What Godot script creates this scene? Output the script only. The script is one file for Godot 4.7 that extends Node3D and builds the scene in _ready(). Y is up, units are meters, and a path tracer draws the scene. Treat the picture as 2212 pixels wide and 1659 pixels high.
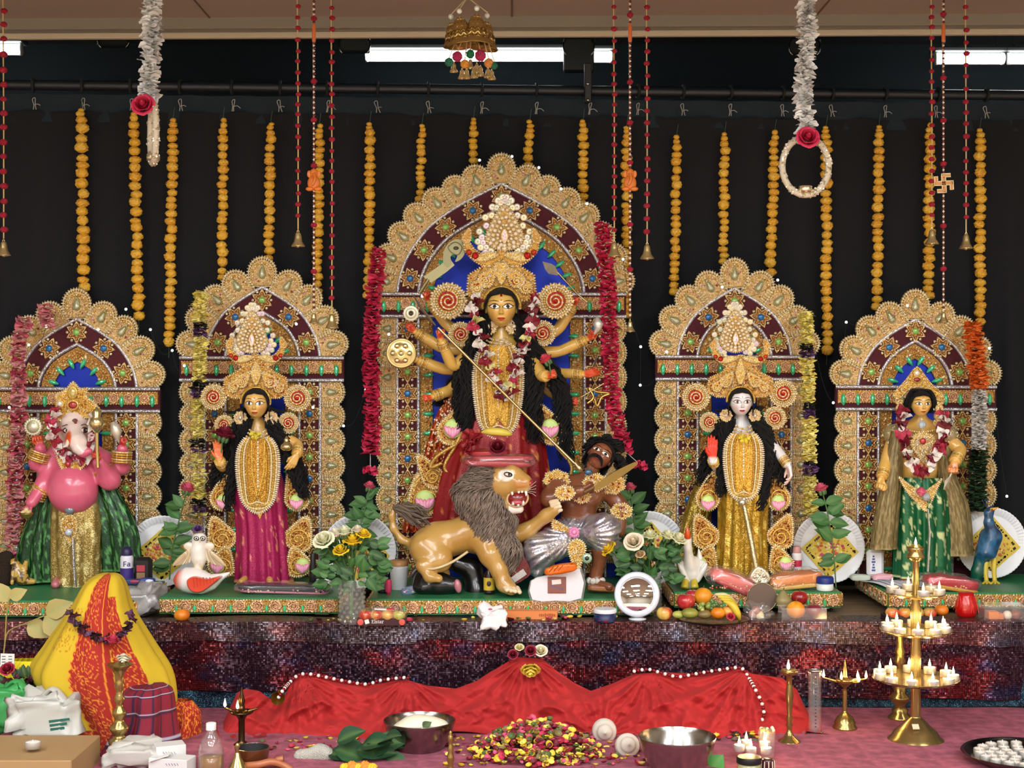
extends Node3D
# A temple stage: five clay statues under jewelled arches, offerings on the stage, lamps and cloths on the carpet before it.
const F := 3190.0
const H := 1.21
const CX := 1106.0
const CY := 800.0
const HS := 0.313
const HP := 0.381
const A0 := 0.00185
var cx := 0.0
var by := 0.0
var dd := 5.0
var rng := RandomNumberGenerator.new()
var mats := {}
var store := {}
var taken := {}
static func hx(s: String) -> Color:
	return Color(s).srgb_to_linear()
class B:
	var v := PackedVector3Array()
	var c := PackedColorArray()
	var t := PackedInt32Array()
	var k := Color.WHITE
	func ink(s: String) -> B:
		k = Color(s).srgb_to_linear()
		return self
	func pt(p: Vector3) -> int:
		v.append(p)
		c.append(k)
		return v.size() - 1
	func tri(a: Vector3,b: Vector3,d: Vector3) -> void:
		var i := v.size()
		v.append_array(PackedVector3Array([a,b,d]))
		c.append_array(PackedColorArray([k,k,k]))
		t.append_array(PackedInt32Array([i,i + 1,i + 2]))
	func quad(a: Vector3,b: Vector3,d: Vector3,e: Vector3) -> void:
		var i := v.size()
		v.append_array(PackedVector3Array([a,b,d,e]))
		c.append_array(PackedColorArray([k,k,k,k]))
		t.append_array(PackedInt32Array([i,i + 1,i + 2,i,i + 2,i + 3]))
	func grid(p: PackedVector3Array,nu: int,wu := false,wv := false,cols := PackedColorArray()) -> int:
		var b := v.size()
		var nv := p.size() / nu
		v.append_array(p)
		if cols.size() == p.size():
			c.append_array(cols)
		else:
			var f := PackedColorArray()
			f.resize(p.size())
			f.fill(k)
			c.append_array(f)
		for j in (nv if wv else nv - 1):
			var j2 := ((j + 1) % nv) * nu
			for i in (nu if wu else nu - 1):
				var i2 := (i + 1) % nu
				t.append_array(PackedInt32Array([b + j * nu + i,b + j * nu + i2,b + j2 + i2,b + j * nu + i,b + j2 + i2,b + j2 + i]))
		return b
	func cap(b: int,n: int,p: Vector3,flip: bool) -> void:
		var m := pt(p)
		for i in n:
			t.append_array(PackedInt32Array([m,b + i,b + (i + 1) % n] if flip else [m,b + (i + 1) % n,b + i]))
	func tube(path: PackedVector3Array,rad,sides := 8,caps := true,squash := 1.0,up := Vector3.ZERO) -> void:
		var n := path.size()
		var p := PackedVector3Array()
		var d := (path[1] - path[0]).normalized()
		var x := (Vector3.UP if absf(d.y) < 0.9 else Vector3.RIGHT).cross(d).normalized() if up == Vector3.ZERO else up.cross(d).normalized()
		for i in n:
			var d2 := (path[mini(i + 1,n - 1)] - path[maxi(i - 1,0)]).normalized()
			x = (x - d2 * x.dot(d2)).normalized()
			var y := d2.cross(x)
			var r: float = rad if rad is float else rad[i]
			for q in sides:
				var a := TAU * q / sides
				p.append(path[i] + x * (cos(a) * r) + y * (sin(a) * r * squash))
		var b := grid(p,sides,true)
		if caps:
			cap(b,sides,path[0],false)
			cap(b + (n - 1) * sides,sides,path[n - 1],true)
	func lathe(prof: PackedVector2Array,seg := 24,o := Vector3.ZERO,wob := 0.0,nw := 0) -> void:
		var p := PackedVector3Array()
		for q in prof:
			for i in seg:
				var a := TAU * i / seg
				var r := q.x * (1.0 + wob * cos(a * nw))
				p.append(o + Vector3(sin(a) * r,q.y,cos(a) * r))
		grid(p,seg,true)
	func ball(o: Vector3,r: Vector3,su := 8,sv := 5,bs := Basis.IDENTITY) -> void:
		var p := PackedVector3Array()
		for j in sv + 1:
			var f := PI * j / sv
			for i in su:
				var a := TAU * i / su
				p.append(o + bs * Vector3(sin(f) * sin(a) * r.x,-cos(f) * r.y,sin(f) * cos(a) * r.z))
		grid(p,su,true)
	func plate(out: PackedVector2Array,rings: Array,xf := Transform3D.IDENTITY,cols := [],mid := Vector2.ZERO) -> void:
		var p := PackedVector3Array()
		var cc := PackedColorArray()
		for j in rings.size():
			var g: Vector2 = rings[j]
			var col: Color = k if cols.is_empty() else Color(cols[mini(j,cols.size() - 1)]).srgb_to_linear()
			for q in out:
				var e := mid + (q - mid) * g.x
				p.append(xf * Vector3(e.x,e.y,g.y))
				cc.append(col)
		grid(p,out.size(),true,false,cc)
	func extr(out: PackedVector2Array,z0: float,z1: float,xf := Transform3D.IDENTITY) -> void:
		var ix := Geometry2D.triangulate_polygon(out)
		for z in [z0,z1]:
			var b := v.size()
			for q in out:
				pt(xf * Vector3(q.x,q.y,z))
			for i in range(0,ix.size(),3):
				t.append_array(PackedInt32Array([b + ix[i],b + ix[i + 1],b + ix[i + 2]]))
		for i in out.size():
			var a := out[i]
			var e := out[(i + 1) % out.size()]
			quad(xf * Vector3(a.x,a.y,z0),xf * Vector3(a.x,a.y,z1),xf * Vector3(e.x,e.y,z1),xf * Vector3(e.x,e.y,z0))
	func box(o: Vector3,e: Vector3,bv := 0.0,bs := Basis.IDENTITY) -> void:
		var h := e * 0.5
		bv = minf(bv,minf(h.x,minf(h.y,h.z)) * 0.9)
		var i3 := [Vector3.RIGHT,Vector3.UP,Vector3.BACK]
		for ax in 3:
			for sg in [-1.0,1.0]:
				var n: Vector3 = i3[ax] * sg
				var a: Vector3 = i3[(ax + 1) % 3]
				var b: Vector3 = i3[(ax + 2) % 3]
				var hn: Vector3 = n * (absf(n.dot(h)))
				var ha: Vector3 = a * (a.dot(h) - bv)
				var hb: Vector3 = b * (b.dot(h) - bv)
				if sg > 0:
					quad(o + bs * (hn - ha - hb),o + bs * (hn - ha + hb),o + bs * (hn + ha + hb),o + bs * (hn + ha - hb))
				else:
					quad(o + bs * (hn - ha - hb),o + bs * (hn + ha - hb),o + bs * (hn + ha + hb),o + bs * (hn - ha + hb))
				if bv > 0.0:
					for sa in [-1.0,1.0]:
						var fa: Vector3 = a * (a.dot(h)) * sa
						var na: Vector3 = n * (absf(n.dot(h)) - bv)
						var p0: Vector3 = hn + ha * sa
						var p1: Vector3 = na + fa
						if sg * sa > 0:
							quad(o + bs * (p0 - hb),o + bs * (p0 + hb),o + bs * (p1 + hb),o + bs * (p1 - hb))
						else:
							quad(o + bs * (p0 - hb),o + bs * (p1 - hb),o + bs * (p1 + hb),o + bs * (p0 + hb))
						for sb in [-1.0,1.0]:
							if ax == 0:
								var q0: Vector3 = hn + ha * sa + hb * sb
								var q1: Vector3 = na + fa + hb * sb
								var q2: Vector3 = na + ha * sa + b * b.dot(h) * sb
								if sg * sa * sb > 0:
									tri(o + bs * q0,o + bs * q2,o + bs * q1)
								else:
									tri(o + bs * q0,o + bs * q1,o + bs * q2)
	func beads(path: PackedVector3Array,r: float,gap: float,stretch := Vector3.ONE,su := 6,sv := 4,cols := []) -> void:
		var left := 0.0
		var n := 0
		for i in path.size() - 1:
			var L := path[i].distance_to(path[i + 1])
			var d := (path[i + 1] - path[i]).normalized()
			while left <= L:
				if cols.size():
					k = Color(cols[n % cols.size()]).srgb_to_linear()
				var z := Vector3.BACK
				if absf(d.z) > 0.9:
					z = Vector3.UP
				var y := z.cross(d).normalized()
				ball(path[i] + d * left,stretch * r,su,sv,Basis(d,y,d.cross(y)))
				n += 1
				left += gap
			left -= L
	func add(o: B,xf := Transform3D.IDENTITY) -> void:
		var b := v.size()
		v.append_array(xf * o.v)
		c.append_array(o.c)
		var q := PackedInt32Array(o.t)
		for i in q.size():
			q[i] += b
		t.append_array(q)
	func paint(fn: Callable) -> void:
		for i in v.size():
			c[i] = fn.call(v[i],c[i])
	func mesh(flat := false) -> ArrayMesh:
		var vv := v
		var tt := t
		var cc := c
		if flat:
			vv = PackedVector3Array()
			cc = PackedColorArray()
			for i in t:
				vv.append(v[i])
				cc.append(c[i])
			tt = PackedInt32Array(range(vv.size()))
		var n := PackedVector3Array()
		n.resize(vv.size())
		for i in range(0,tt.size(),3):
			var a := tt[i]
			var b := tt[i + 1]
			var d := tt[i + 2]
			var fn := (vv[d] - vv[a]).cross(vv[b] - vv[a])
			n[a] += fn
			n[b] += fn
			n[d] += fn
		for i in n.size():
			var l := n[i].length()
			n[i] = n[i] / l if l > 1e-20 else Vector3.UP
		var arr := []
		arr.resize(Mesh.ARRAY_MAX)
		arr[Mesh.ARRAY_VERTEX] = vv
		arr[Mesh.ARRAY_NORMAL] = n
		arr[Mesh.ARRAY_COLOR] = cc
		arr[Mesh.ARRAY_INDEX] = tt
		var m := ArrayMesh.new()
		m.add_surface_from_arrays(Mesh.PRIMITIVE_TRIANGLES,arr)
		return m
# ---------- places
func P(x: float,y: float,d: float) -> Vector3:
	return Vector3((x - CX) * d / F,H - (y - CY) * d / F,-d)
func q(x: float,y: float,z := 0.0) -> Vector3:
	return P(x,y,dd - z) - P(cx,by,dd)
func px(n: float) -> float:
	return n * dd / F
func ds(y: float) -> float:
	return F * (H - HS) / (y - CY)
func df(y: float) -> float:
	return F * H / (y - CY)
func dp(y: float) -> float:
	return F * (H - HP) / (y - CY)
func V2(a: Array) -> PackedVector2Array:
	var r := PackedVector2Array()
	for i in range(0,a.size(),2):
		r.append(Vector2(a[i],a[i + 1]))
	return r
func Q(a: Array) -> PackedVector3Array:
	var r := PackedVector3Array()
	for i in range(0,a.size(),3):
		r.append(q(a[i],a[i + 1],a[i + 2]))
	return r
func curve(p: PackedVector3Array,n: int) -> PackedVector3Array:
	var r := PackedVector3Array()
	var m := p.size()
	for i in m - 1:
		for j in n:
			r.append(p[i].cubic_interpolate(p[i + 1],p[maxi(i - 1,0)],p[mini(i + 2,m - 1)],float(j) / n))
	r.append(p[m - 1])
	return r
func curve1(p: Array,n: int) -> Array:
	var r := []
	for i in p.size() - 1:
		for j in n:
			r.append(cubic_interpolate(p[i],p[i + 1],p[maxi(i - 1,0)],p[mini(i + 2,p.size() - 1)],float(j) / n))
	r.append(p[-1])
	return r
func curve2(p: PackedVector2Array,n: int,closed := false) -> PackedVector2Array:
	var r := PackedVector2Array()
	var m := p.size()
	for i in (m if closed else m - 1):
		for j in n:
			if closed:
				r.append(p[i].cubic_interpolate(p[(i + 1) % m],p[(i - 1 + m) % m],p[(i + 2) % m],float(j) / n))
			else:
				r.append(p[i].cubic_interpolate(p[i + 1],p[maxi(i - 1,0)],p[mini(i + 2,m - 1)],float(j) / n))
	if not closed:
		r.append(p[m - 1])
	return r
func scl(p: PackedVector2Array,k: float) -> PackedVector2Array:
	var r := PackedVector2Array()
	for e in p:
		r.append(e * k)
	return r
func circ(r: float,n := 16,ry := -1.0,o := Vector2.ZERO,a0 := 0.0) -> PackedVector2Array:
	var p := PackedVector2Array()
	for i in n:
		p.append(o + Vector2(cos(a0 + TAU * i / n) * r,sin(a0 + TAU * i / n) * (r if ry < 0 else ry)))
	return p
func drop(w: float,h: float,n := 16) -> PackedVector2Array:
	var p := PackedVector2Array()
	for i in n:
		var a := TAU * i / n - PI / 2
		var y := sin(a)
		var f := 1.0 if y < 0 else pow(1.0 - y,0.55) * (1.0 - 0.15 * y)
		p.append(Vector2(cos(a) * w * (1.0 if y < 0 else f / maxf(cos(asin(y)),0.001)) if absf(cos(a)) > 0.001 else 0.0,y * h * (0.62 if y < 0 else 1.38)))
	return p
func to3(p: PackedVector2Array,z := 0.0,closed := true) -> PackedVector3Array:
	var r := PackedVector3Array()
	for e in p:
		r.append(Vector3(e.x,e.y,z))
	if closed:
		r.append(r[0])
	return r
# ---------- nodes
func numbered(n: String) -> String:
	if not taken.has(n):
		taken[n] = 0
		return n
	taken[n] += 1
	return "%s_%03d" % [n,taken[n]]
func tag(o: Node3D,label: String,cat: String,group := "") -> Node3D:
	o.set_meta("label",label)
	if cat:
		o.set_meta("category",cat)
	if group:
		o.set_meta("group",group)
	return o
func thing(n: String,label: String,cat: String,x: float,y: float,d: float,group := "") -> Node3D:
	cx = x
	by = y
	dd = d
	var o := Node3D.new()
	o.name = numbered(n)
	add_child(o)
	o.position = P(x,y,d)
	return tag(o,label,cat,group)
func part(n: String,m,mt: Material,par: Node3D,xf := Transform3D.IDENTITY,flat := false) -> MeshInstance3D:
	var o := MeshInstance3D.new()
	o.mesh = m.mesh(flat) if m is B else m
	o.material_override = mt
	o.transform = xf
	if par == self:
		o.name = numbered(n)
		add_child(o)
	else:
		var key := "%d/%s" % [par.get_instance_id(),n]
		taken[key] = taken.get(key,-1) + 1
		o.name = n if taken[key] == 0 else "%s_%03d" % [n,taken[key]]
		par.add_child(o)
	return o
func setting(n: String,m,mt: Material,par: Node3D = self) -> MeshInstance3D:
	var o := part(n,m,mt,par)
	o.set_meta("kind","structure")
	return o
func keep(key: String,fn: Callable) -> ArrayMesh:
	if not store.has(key):
		store[key] = fn.call()
	return store[key]
func at3(x: float,y: float,z: float,turn := 0.0,k := 1.0) -> Transform3D:
	return Transform3D(Basis(Vector3.BACK,turn).scaled(Vector3.ONE * k),Vector3(x,y,z))
func rnd(a: float,b: float) -> float:
	return rng.randf_range(a,b)
func pick(a: Array):
	return a[rng.randi() % a.size()]
# ---------- materials
func mat(key: String,col := "ffffff",rough := 0.6,metal := 0.0,f = null) -> StandardMaterial3D:
	if mats.has(key):
		return mats[key]
	var m := StandardMaterial3D.new()
	m.resource_name = key
	m.albedo_color = Color(col)
	m.roughness = rough
	m.metallic = metal
	m.vertex_color_use_as_albedo = col == "ffffff"
	if f:
		f.call(m)
	mats[key] = m
	return m
func planes(m: StandardMaterial3D,k: float,world := true) -> void:
	m.uv1_triplanar = true
	m.uv1_world_triplanar = world
	m.uv1_scale = Vector3.ONE * k
func tex(im: Image) -> ImageTexture:
	return ImageTexture.create_from_image(im)
func noise_tex(freq: float,oct := 4,size := 256,seed_ := 1,type := FastNoiseLite.TYPE_SIMPLEX) -> ImageTexture:
	var n := FastNoiseLite.new()
	n.seed = seed_
	n.noise_type = type
	n.frequency = freq
	n.fractal_octaves = oct
	return tex(n.get_seamless_image(size,size))
func facet_tex(cell: int,tilt: float,size := 256) -> ImageTexture:
	var im := Image.create(size,size,false,Image.FORMAT_RGB8)
	for y in range(0,size,cell):
		for x in range(0,size,cell):
			var n := Vector3(rnd(-tilt,tilt),rnd(-tilt,tilt),1).normalized()
			im.fill_rect(Rect2i(x,y,cell,cell),Color(n.x * 0.5 + 0.5,n.y * 0.5 + 0.5,n.z * 0.5 + 0.5))
	return tex(im)
func mottle(lo: float,hi: float,freq: float,seed_: int) -> ImageTexture:
	var n := FastNoiseLite.new()
	n.seed = seed_
	n.frequency = freq
	n.fractal_octaves = 4
	var im := n.get_seamless_image(256,256)
	im.convert(Image.FORMAT_RGB8)
	for y in 256:
		for x in 256:
			var g := lerpf(lo,hi,clampf(im.get_pixel(x,y).r,0,1))
			im.set_pixel(x,y,Color(g,g,g))
	return tex(im)
func materials() -> void:
	var grit := noise_tex(0.06,4,256,3)
	var facets := facet_tex(4,0.55)
	var weave := noise_tex(0.16,2,256,5)
	var bump := func(m: StandardMaterial3D,t: Texture2D,k: float,cm: float):
		planes(m,k)
		m.heightmap_enabled = true
		m.heightmap_texture = t
		m.heightmap_scale = cm
	mat("clay","ffffff",0.28,0.0,func(m): m.clearcoat_enabled = true; m.clearcoat = 0.5; m.clearcoat_roughness = 0.15)
	mat("dull","ffffff",0.75)
	mat("satin","ffffff",0.42)
	mat("petal","ffffff",0.6,0.0,func(m): m.backlight_enabled = true; m.backlight = Color(0.25,0.25,0.25))
	mat("cloth","ffffff",0.85,0.0,func(m): bump.call(m,weave,26.0,0.05))
	mat("fluff","ffffff",0.95,0.0,func(m): bump.call(m,grit,12.0,0.5))
	mat("hair","ffffff",0.6,0.0,func(m): bump.call(m,weave,22.0,0.25))
	mat("gilt","ffffff",0.34,0.55,func(m): planes(m,8.0); m.normal_enabled = true; m.normal_texture = facets; m.normal_scale = 0.9)
	mat("silk","ffffff",0.38,0.25,func(m): planes(m,7.0); m.normal_enabled = true; m.normal_texture = facets; m.normal_scale = 0.25)
	mat("pearl","ffffff",0.22,0.15)
	mat("gem","ffffff",0.08,0.2,func(m): m.clearcoat_enabled = true)
	mat("brass","ffffff",0.22,0.85)
	mat("steel","ffffff",0.22,1.0)
	mat("tinsel","cfcfd6",0.3,0.85,func(m): planes(m,9.0); m.normal_enabled = true; m.normal_texture = facets; m.normal_scale = 1.0)
	mat("tinsel_gold","ffffff",0.3,0.8,func(m): planes(m,9.0); m.normal_enabled = true; m.normal_texture = facets; m.normal_scale = 0.6)
	mat("film","ffffff",0.12,0.0,func(m): m.vertex_color_use_as_albedo = false; m.transparency = BaseMaterial3D.TRANSPARENCY_ALPHA; m.albedo_color = Color(0.95,0.95,0.97,0.035))
	mat("glass","ffffff",0.03,0.0,func(m): m.vertex_color_use_as_albedo = false; m.transparency = BaseMaterial3D.TRANSPARENCY_ALPHA; m.albedo_color = Color(0.8,0.86,0.83,0.05))
	mat("blue","0b2ca6",0.45,0.5)
	mat("silver","ffffff",0.34,0.5)
	mat("mirror","d8d8d8",0.02,1.0)
	var glow := func(m: StandardMaterial3D,c: Color,e: float):
		m.emission_enabled = true
		m.emission = c
		m.emission_energy_multiplier = e
	mat("tube_glow","f4f6f8",0.5,0.0,func(m): glow.call(m,Color(1,1,0.98),9.0))
	mat("flame","fff2d8",0.5,0.0,func(m): glow.call(m,Color(1,0.9,0.7),4.5))
	mat("led","f4f6f8",0.5,0.0,func(m): glow.call(m,Color(0.95,0.97,1),5.0))
	mat("curtain","101317",0.95,0.0,func(m): bump.call(m,weave,6.0,0.1))
	mat("valance","1c2830",0.95,0.0,func(m): bump.call(m,weave,6.0,0.1))
	mat("carpet","c76a80",0.97,0.0,func(m): bump.call(m,noise_tex(0.2,5,512,9),5.0,0.3); m.albedo_texture = mottle(0.72,1.0,0.012,4))
	mat("ceiling","a39184",0.9)
	mat("cream","d8cdb9",0.7)
	mat("wood","8d7355",0.6,0.0,func(m): planes(m,1.5); m.uv1_scale = Vector3(0.7,6,6); m.albedo_texture = mottle(0.6,1.0,0.02,8))
	var sq := Image.create(512,512,false,Image.FORMAT_RGB8)
	var sn := Image.create(512,512,false,Image.FORMAT_RGB8)
	for y in 64:
		for x in 64:
			var across := (x / 8 + y / 8) % 2 == 0
			var g := rnd(0.68,1.0)
			var n := Vector3(rnd(-0.3,0.3),rnd(-0.3,0.3),1).normalized()
			sq.fill_rect(Rect2i(x * 8,y * 8,8,8),Color(g,g,g))
			sn.fill_rect(Rect2i(x * 8,y * 8,8,8),Color(n.x * 0.5 + 0.5,n.y * 0.5 + 0.5,n.z * 0.5 + 0.5))
			sq.fill_rect(Rect2i(x * 8,y * 8,8,2) if across else Rect2i(x * 8,y * 8,2,8),Color(0.12,0.12,0.13))
	mat("sequin","ffffff",0.32,0.7,func(m): planes(m,2.4); m.albedo_texture = tex(sq); m.normal_enabled = true; m.normal_texture = tex(sn); m.normal_scale = 1.0)
func mm(k: String) -> StandardMaterial3D:
	return mats[k]
# ---------- the room
func room() -> void:
	var b := B.new()
	b.box(Vector3(0,-0.05,-2.0),Vector3(12,0.1,10.6))
	setting("floor",b,mat("hall_floor","c9b49a",0.5))
	b = B.new()
	b.box(Vector3(0,2.71,-0.3),Vector3(12,0.2,11.2 - 0.03))
	setting("ceiling",b,mm("ceiling"))
	var seams := B.new()
	seams.ink("6a5648")
	seams.box(Vector3(0,2.609,-1.0),Vector3(0.006,0.004,9.8))
	for x in [-3.6,-1.2,1.2,3.6]:
		seams.box(Vector3(x,2.609,-1.0),Vector3(0.006,0.004,9.8))
	for z in [-4.6,-2.2,0.2,2.6]:
		seams.box(Vector3(0,2.609,z),Vector3(11.8,0.004,0.006))
	setting("trim_3",seams,mm("dull"))
	for w in [["wall_back",Vector3(0,1.4,-7.25),Vector3(12,2.8,0.1),"valance"],["wall_left",Vector3(-5.95,1.4,-0.7),Vector3(0.1,2.8,13.0),"cream"],["wall_right",Vector3(5.95,1.4,-0.7),Vector3(0.1,2.8,13.0),"cream"],["wall_front",Vector3(0,1.4,5.25),Vector3(12,2.8,0.1),"cream"]]:
		b = B.new()
		b.box(w[1],w[2])
		setting(w[0],b,mm(w[3]))
	b = B.new()
	b.box(Vector3(0,2.85,-6.5),Vector3(12,0.1,1.5))
	setting("wall_top",b,mm("valance"))
	var turn := Basis(Vector3.UP,-0.02)
	b = B.new()
	b.ink("8b8576").box(Vector3(0,2.592,-5.87),Vector3(11.6,0.05,0.07),0.004,turn)
	setting("trim_1",b,mm("satin"))
	b = B.new()
	b.ink("c9bda4").box(Vector3(0,2.56,-5.93),Vector3(11.6,0.025,0.03),0.004,turn)
	b.box(Vector3(0,2.625,-5.8),Vector3(11.6,0.02,0.04),0.004,turn)
	setting("trim_2",b,mm("satin"))
	var n := 0
	for z in [-2.9,-1.6,0.2,2.4]:
		for x in [-2.4,0.0,2.4]:
			lamp(x,z,{-2.9: 0.25,-1.6: 0.95,0.2: 1.8,2.4: 2.0}[z])
	var st := thing("stage","low brown wooden stage across the back of the hall, under a sequined cloth","stage",1106,1535,5.29)
	b = B.new()
	for i in 6:
		b.box(q(1106,1535) + Vector3(-4.75 + i * 1.9,HS / 2 - 0.002,-0.8),Vector3(1.892,HS - 0.006,1.58),0.004)
	part("deck",b,mm("wood"),st)
func lamp(x: float,z: float,e: float) -> void:
	var o := Node3D.new()
	o.name = numbered("ceiling_lamp")
	add_child(o)
	o.position = Vector3(x,2.6,z)
	tag(o,"white ceiling lamp panel of the hall, above and behind the viewer","lamp","ceiling lamps of the hall")
	var b := B.new()
	b.ink("e8e8e4").box(Vector3(0,-0.02,0),Vector3(1.24,0.04,0.34),0.005)
	part("housing",b,mm("satin"),o)
	b = B.new()
	b.box(Vector3(0,-0.043,0),Vector3(1.18,0.006,0.28))
	part("diffuser",b,mm("tube_glow"),o)
	var l := AreaLight3D.new()
	l.name = "glow"
	l.area_size = Vector2(1.18,0.28)
	l.light_energy = 4.4 * e
	l.light_color = Color(0.94,0.97,1.0)
	l.area_range = 14.0
	l.area_attenuation = 2.0
	l.shadow_enabled = true
	o.add_child(l)
	l.position = Vector3(0,-0.055,0)
	l.rotation.x = -PI / 2
func dc(x: float) -> float:
	return 6.1 + (x - CX) / 2212.0 * 0.16
func curtain() -> void:
	var nz := FastNoiseLite.new()
	nz.seed = 11
	var c := thing("curtain","black stage curtain in soft folds behind the five arches","curtain",1106,1320,6.12)
	for layer in 2:
		var p := PackedVector3Array()
		var nu := 420
		for j in 26:
			var f := j / 25.0
			for i in nu:
				var x := -120.0 + 2450.0 * i / (nu - 1)
				var fold := 0.02 * sin(x / 17.0 + 2.0 * sin(x / 90.0)) + 0.02 * nz.get_noise_2d(x * 2.0,f * 40)
				var sag := 5.0 * absf(sin((x - 70) / 112.0 * PI))
				var y0 := 201.0 + (x / 2212.0) * 22.0 + sag * (0.4 if layer == 0 else 1.0) if layer == 0 else 236.0 + (x / 2212.0) * 22.0 + sag
				var y1 := 262.0 + (x / 2212.0) * 22.0 if layer == 0 else 1265.0
				p.append(q(x,lerpf(y0,y1,f),6.12 - dc(x) + fold * (0.3 + 0.7 * f) - (0.012 if layer == 0 else 0.0)))
		var b := B.new()
		b.grid(p,nu)
		part(["heading_tape","drape"][layer],b,mm(["valance","curtain"][layer]),c)
	var o := thing("curtain_pipe","black steel pipe carrying the stage curtain","pipe",1106,200,6.1)
	var pb := B.new()
	pb.ink("1c2024").tube(Q([-200,181,-0.0 + 0.09,2400,208,-0.1]),0.021,14)
	part("pipe",pb,mm("satin"),o)
	for x in [72,178,282,388,500,605,706,815,925,1040,1158,1272,1378,1475,1578,1690,1797,1912,2026,2130]:
		var ring := B.new()
		var yy = 181.0 + 27.0 * (x + 200) / 2600.0
		var loop := PackedVector3Array()
		for a in 17:
			loop.append(q(x,yy,6.1 - dc(x)) + Vector3(0.004 * sin(a * 0.4),cos(TAU * a / 16) * 0.026,sin(TAU * a / 16) * 0.026))
		ring.ink("15171a").tube(loop,0.006,6)
		part("ring",ring,mm("dull"),o)
	var k := 0
	for x in [74,180,283,390,503,604,707,815,926,1040,1158,1273,1377,1475,1577,1690,1797,1912,2022,2130]:
		var y = 222.0 + 20.0 * x / 2212.0
		thing("curtain_tie","knotted white string tie on the curtain heading, %s" % ["first from the left","second from the left","third from the left","fourth from the left","fifth from the left","sixth from the left","seventh from the left","eighth from the left","ninth from the left","tenth from the left","tenth from the right","ninth from the right","eighth from the right","seventh from the right","sixth from the right","fifth from the right","fourth from the right","third from the right","second from the right","last on the right"][k],"string",x,y,dc(x) - 0.035,"white curtain ties")
		var b := B.new()
		b.ink("a9aaa2")
		var w := rnd(-4,4)
		b.tube(curve(Q([x - 2,y + 14,0,x - 1 + w * 0.3,y + 4,0.004,x - 4 + w,y - 8,0.0,x + 2 + w,y - 11,0.004,x + 2,y + 3,0.006,x + 4 - w,y + 14,0.0]),5),0.0018,5)
		b.tube(curve(Q([x,y + 4,0.005,x + 7 + w,y + 2,0.008,x + 13 + w * 1.5,y + 5 + w,0.002]),4),0.0016,5)
		part("knot",b,mm("dull"),get_child(-1))
		k += 1
func tube_lamps() -> void:
	var spec := [[-160.0,47.0,107.0,"fluorescent tube lamp at the left edge above the curtain"],[790.0,1224.0,121.0,"long fluorescent tube lamp behind the golden bells"],[1272.0,1322.0,123.0,"short visible end of fluorescent tube right of the black bracket"],[2020.0,2168.0,127.0,"fluorescent tube lamp at the right edge, left of the joint"],[2176.0,2420.0,127.0,"fluorescent tube lamp running out of the frame on the right"]]
	for e in spec:
		var x0: float = e[0]
		var x1: float = e[1]
		var y: float = e[2]
		var o := thing("tube_lamp",e[3],"lamp",(x0 + x1) / 2,y,6.6)
		var b := B.new()
		b.ink("3a3e42").box(q((x0 + x1) / 2,y - 19) + Vector3(0,0,-0.02),Vector3(px(x1 - x0 + 8),0.022,0.09),0.004)
		part("housing",b,mm("satin"),o)
		b = B.new()
		b.tube(Q([x0 + 3,y,0,x1 - 3,y,0]),0.024,16)
		part("tube",b,mm("tube_glow"),o)
		for x in [x0,x1 - 5]:
			b = B.new()
			b.ink("d8dadb").tube(Q([x,y,0,x + 5,y,0]),0.027,14)
			part("end_cap",b,mm("satin"),o)
			b = B.new()
			var hx_: float = x0 + 14 if x == x0 else x1 - 14
			b.ink("2a2d30").tube(PackedVector3Array([q(hx_,y - 18,-0.02),Vector3(q(hx_,y,0).x,2.81 - o.position.y,-0.02)]),0.004,6)
			part("hanger",b,mm("dull"),o)
		var l := AreaLight3D.new()
		l.name = "glow"
		l.area_size = Vector2(px(x1 - x0),0.05)
		l.light_energy = 0.35 * (x1 - x0) / 430.0
		l.light_color = Color(1,0.99,0.96)
		l.area_range = 10.0
		l.area_attenuation = 2.0
		l.shadow_enabled = true
		o.add_child(l)
		l.position = q((x0 + x1) / 2,y) + Vector3(0,0.0,0.03)
		l.rotation.x = 0
	for e in [[245,68,"left of the first white garland"],[766,80,"left of the long lit tube"],[1250,84,"between the two lit tubes"],[1738,84,"behind the white garland on the right"]]:
		var x: float = e[0]
		var y: float = e[1]
		var o := thing("bracket","black bracket with two steel hooks, %s" % e[2],"bracket",x,y,6.35)
		var tall := 72.0 if x == 1250 else 34.0
		var b := B.new()
		b.ink("1a1d20").box(q(x,y + tall / 2),Vector3(px(66),px(tall),0.05),0.006)
		b.box(Vector3(q(x,y).x,(2.8 - o.position.y) / 2,0),Vector3(px(6),2.8 - o.position.y,0.012),0.002)
		part("plate",b,mm("satin"),o)
		for sx in [-1,1]:
			b = B.new()
			b.ink("8d8f8c").tube(curve(Q([x + sx * 28,y + 2,0.03,x + sx * 33,y + 12,0.04,x + sx * 31,y + 28,0.045,x + sx * 27,y + 35,0.04]),5),0.0042,7)
			part("hook",b,mm("steel"),o)
	var o2 := thing("clamp","black pipe clamp with two bright bolts under the middle bracket","clamp",1270,185,6.08)
	var b2 := B.new()
	b2.ink("17191c").box(q(1270,180),Vector3(px(16),px(86),0.03),0.004)
	part("arm",b2,mm("satin"),o2)
	for y in [181,216]:
		b2 = B.new()
		b2.ink("b8bab8").ball(q(1270,y,0.018),Vector3.ONE * 0.007)
		part("bolt",b2,mm("steel"),o2)
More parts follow.
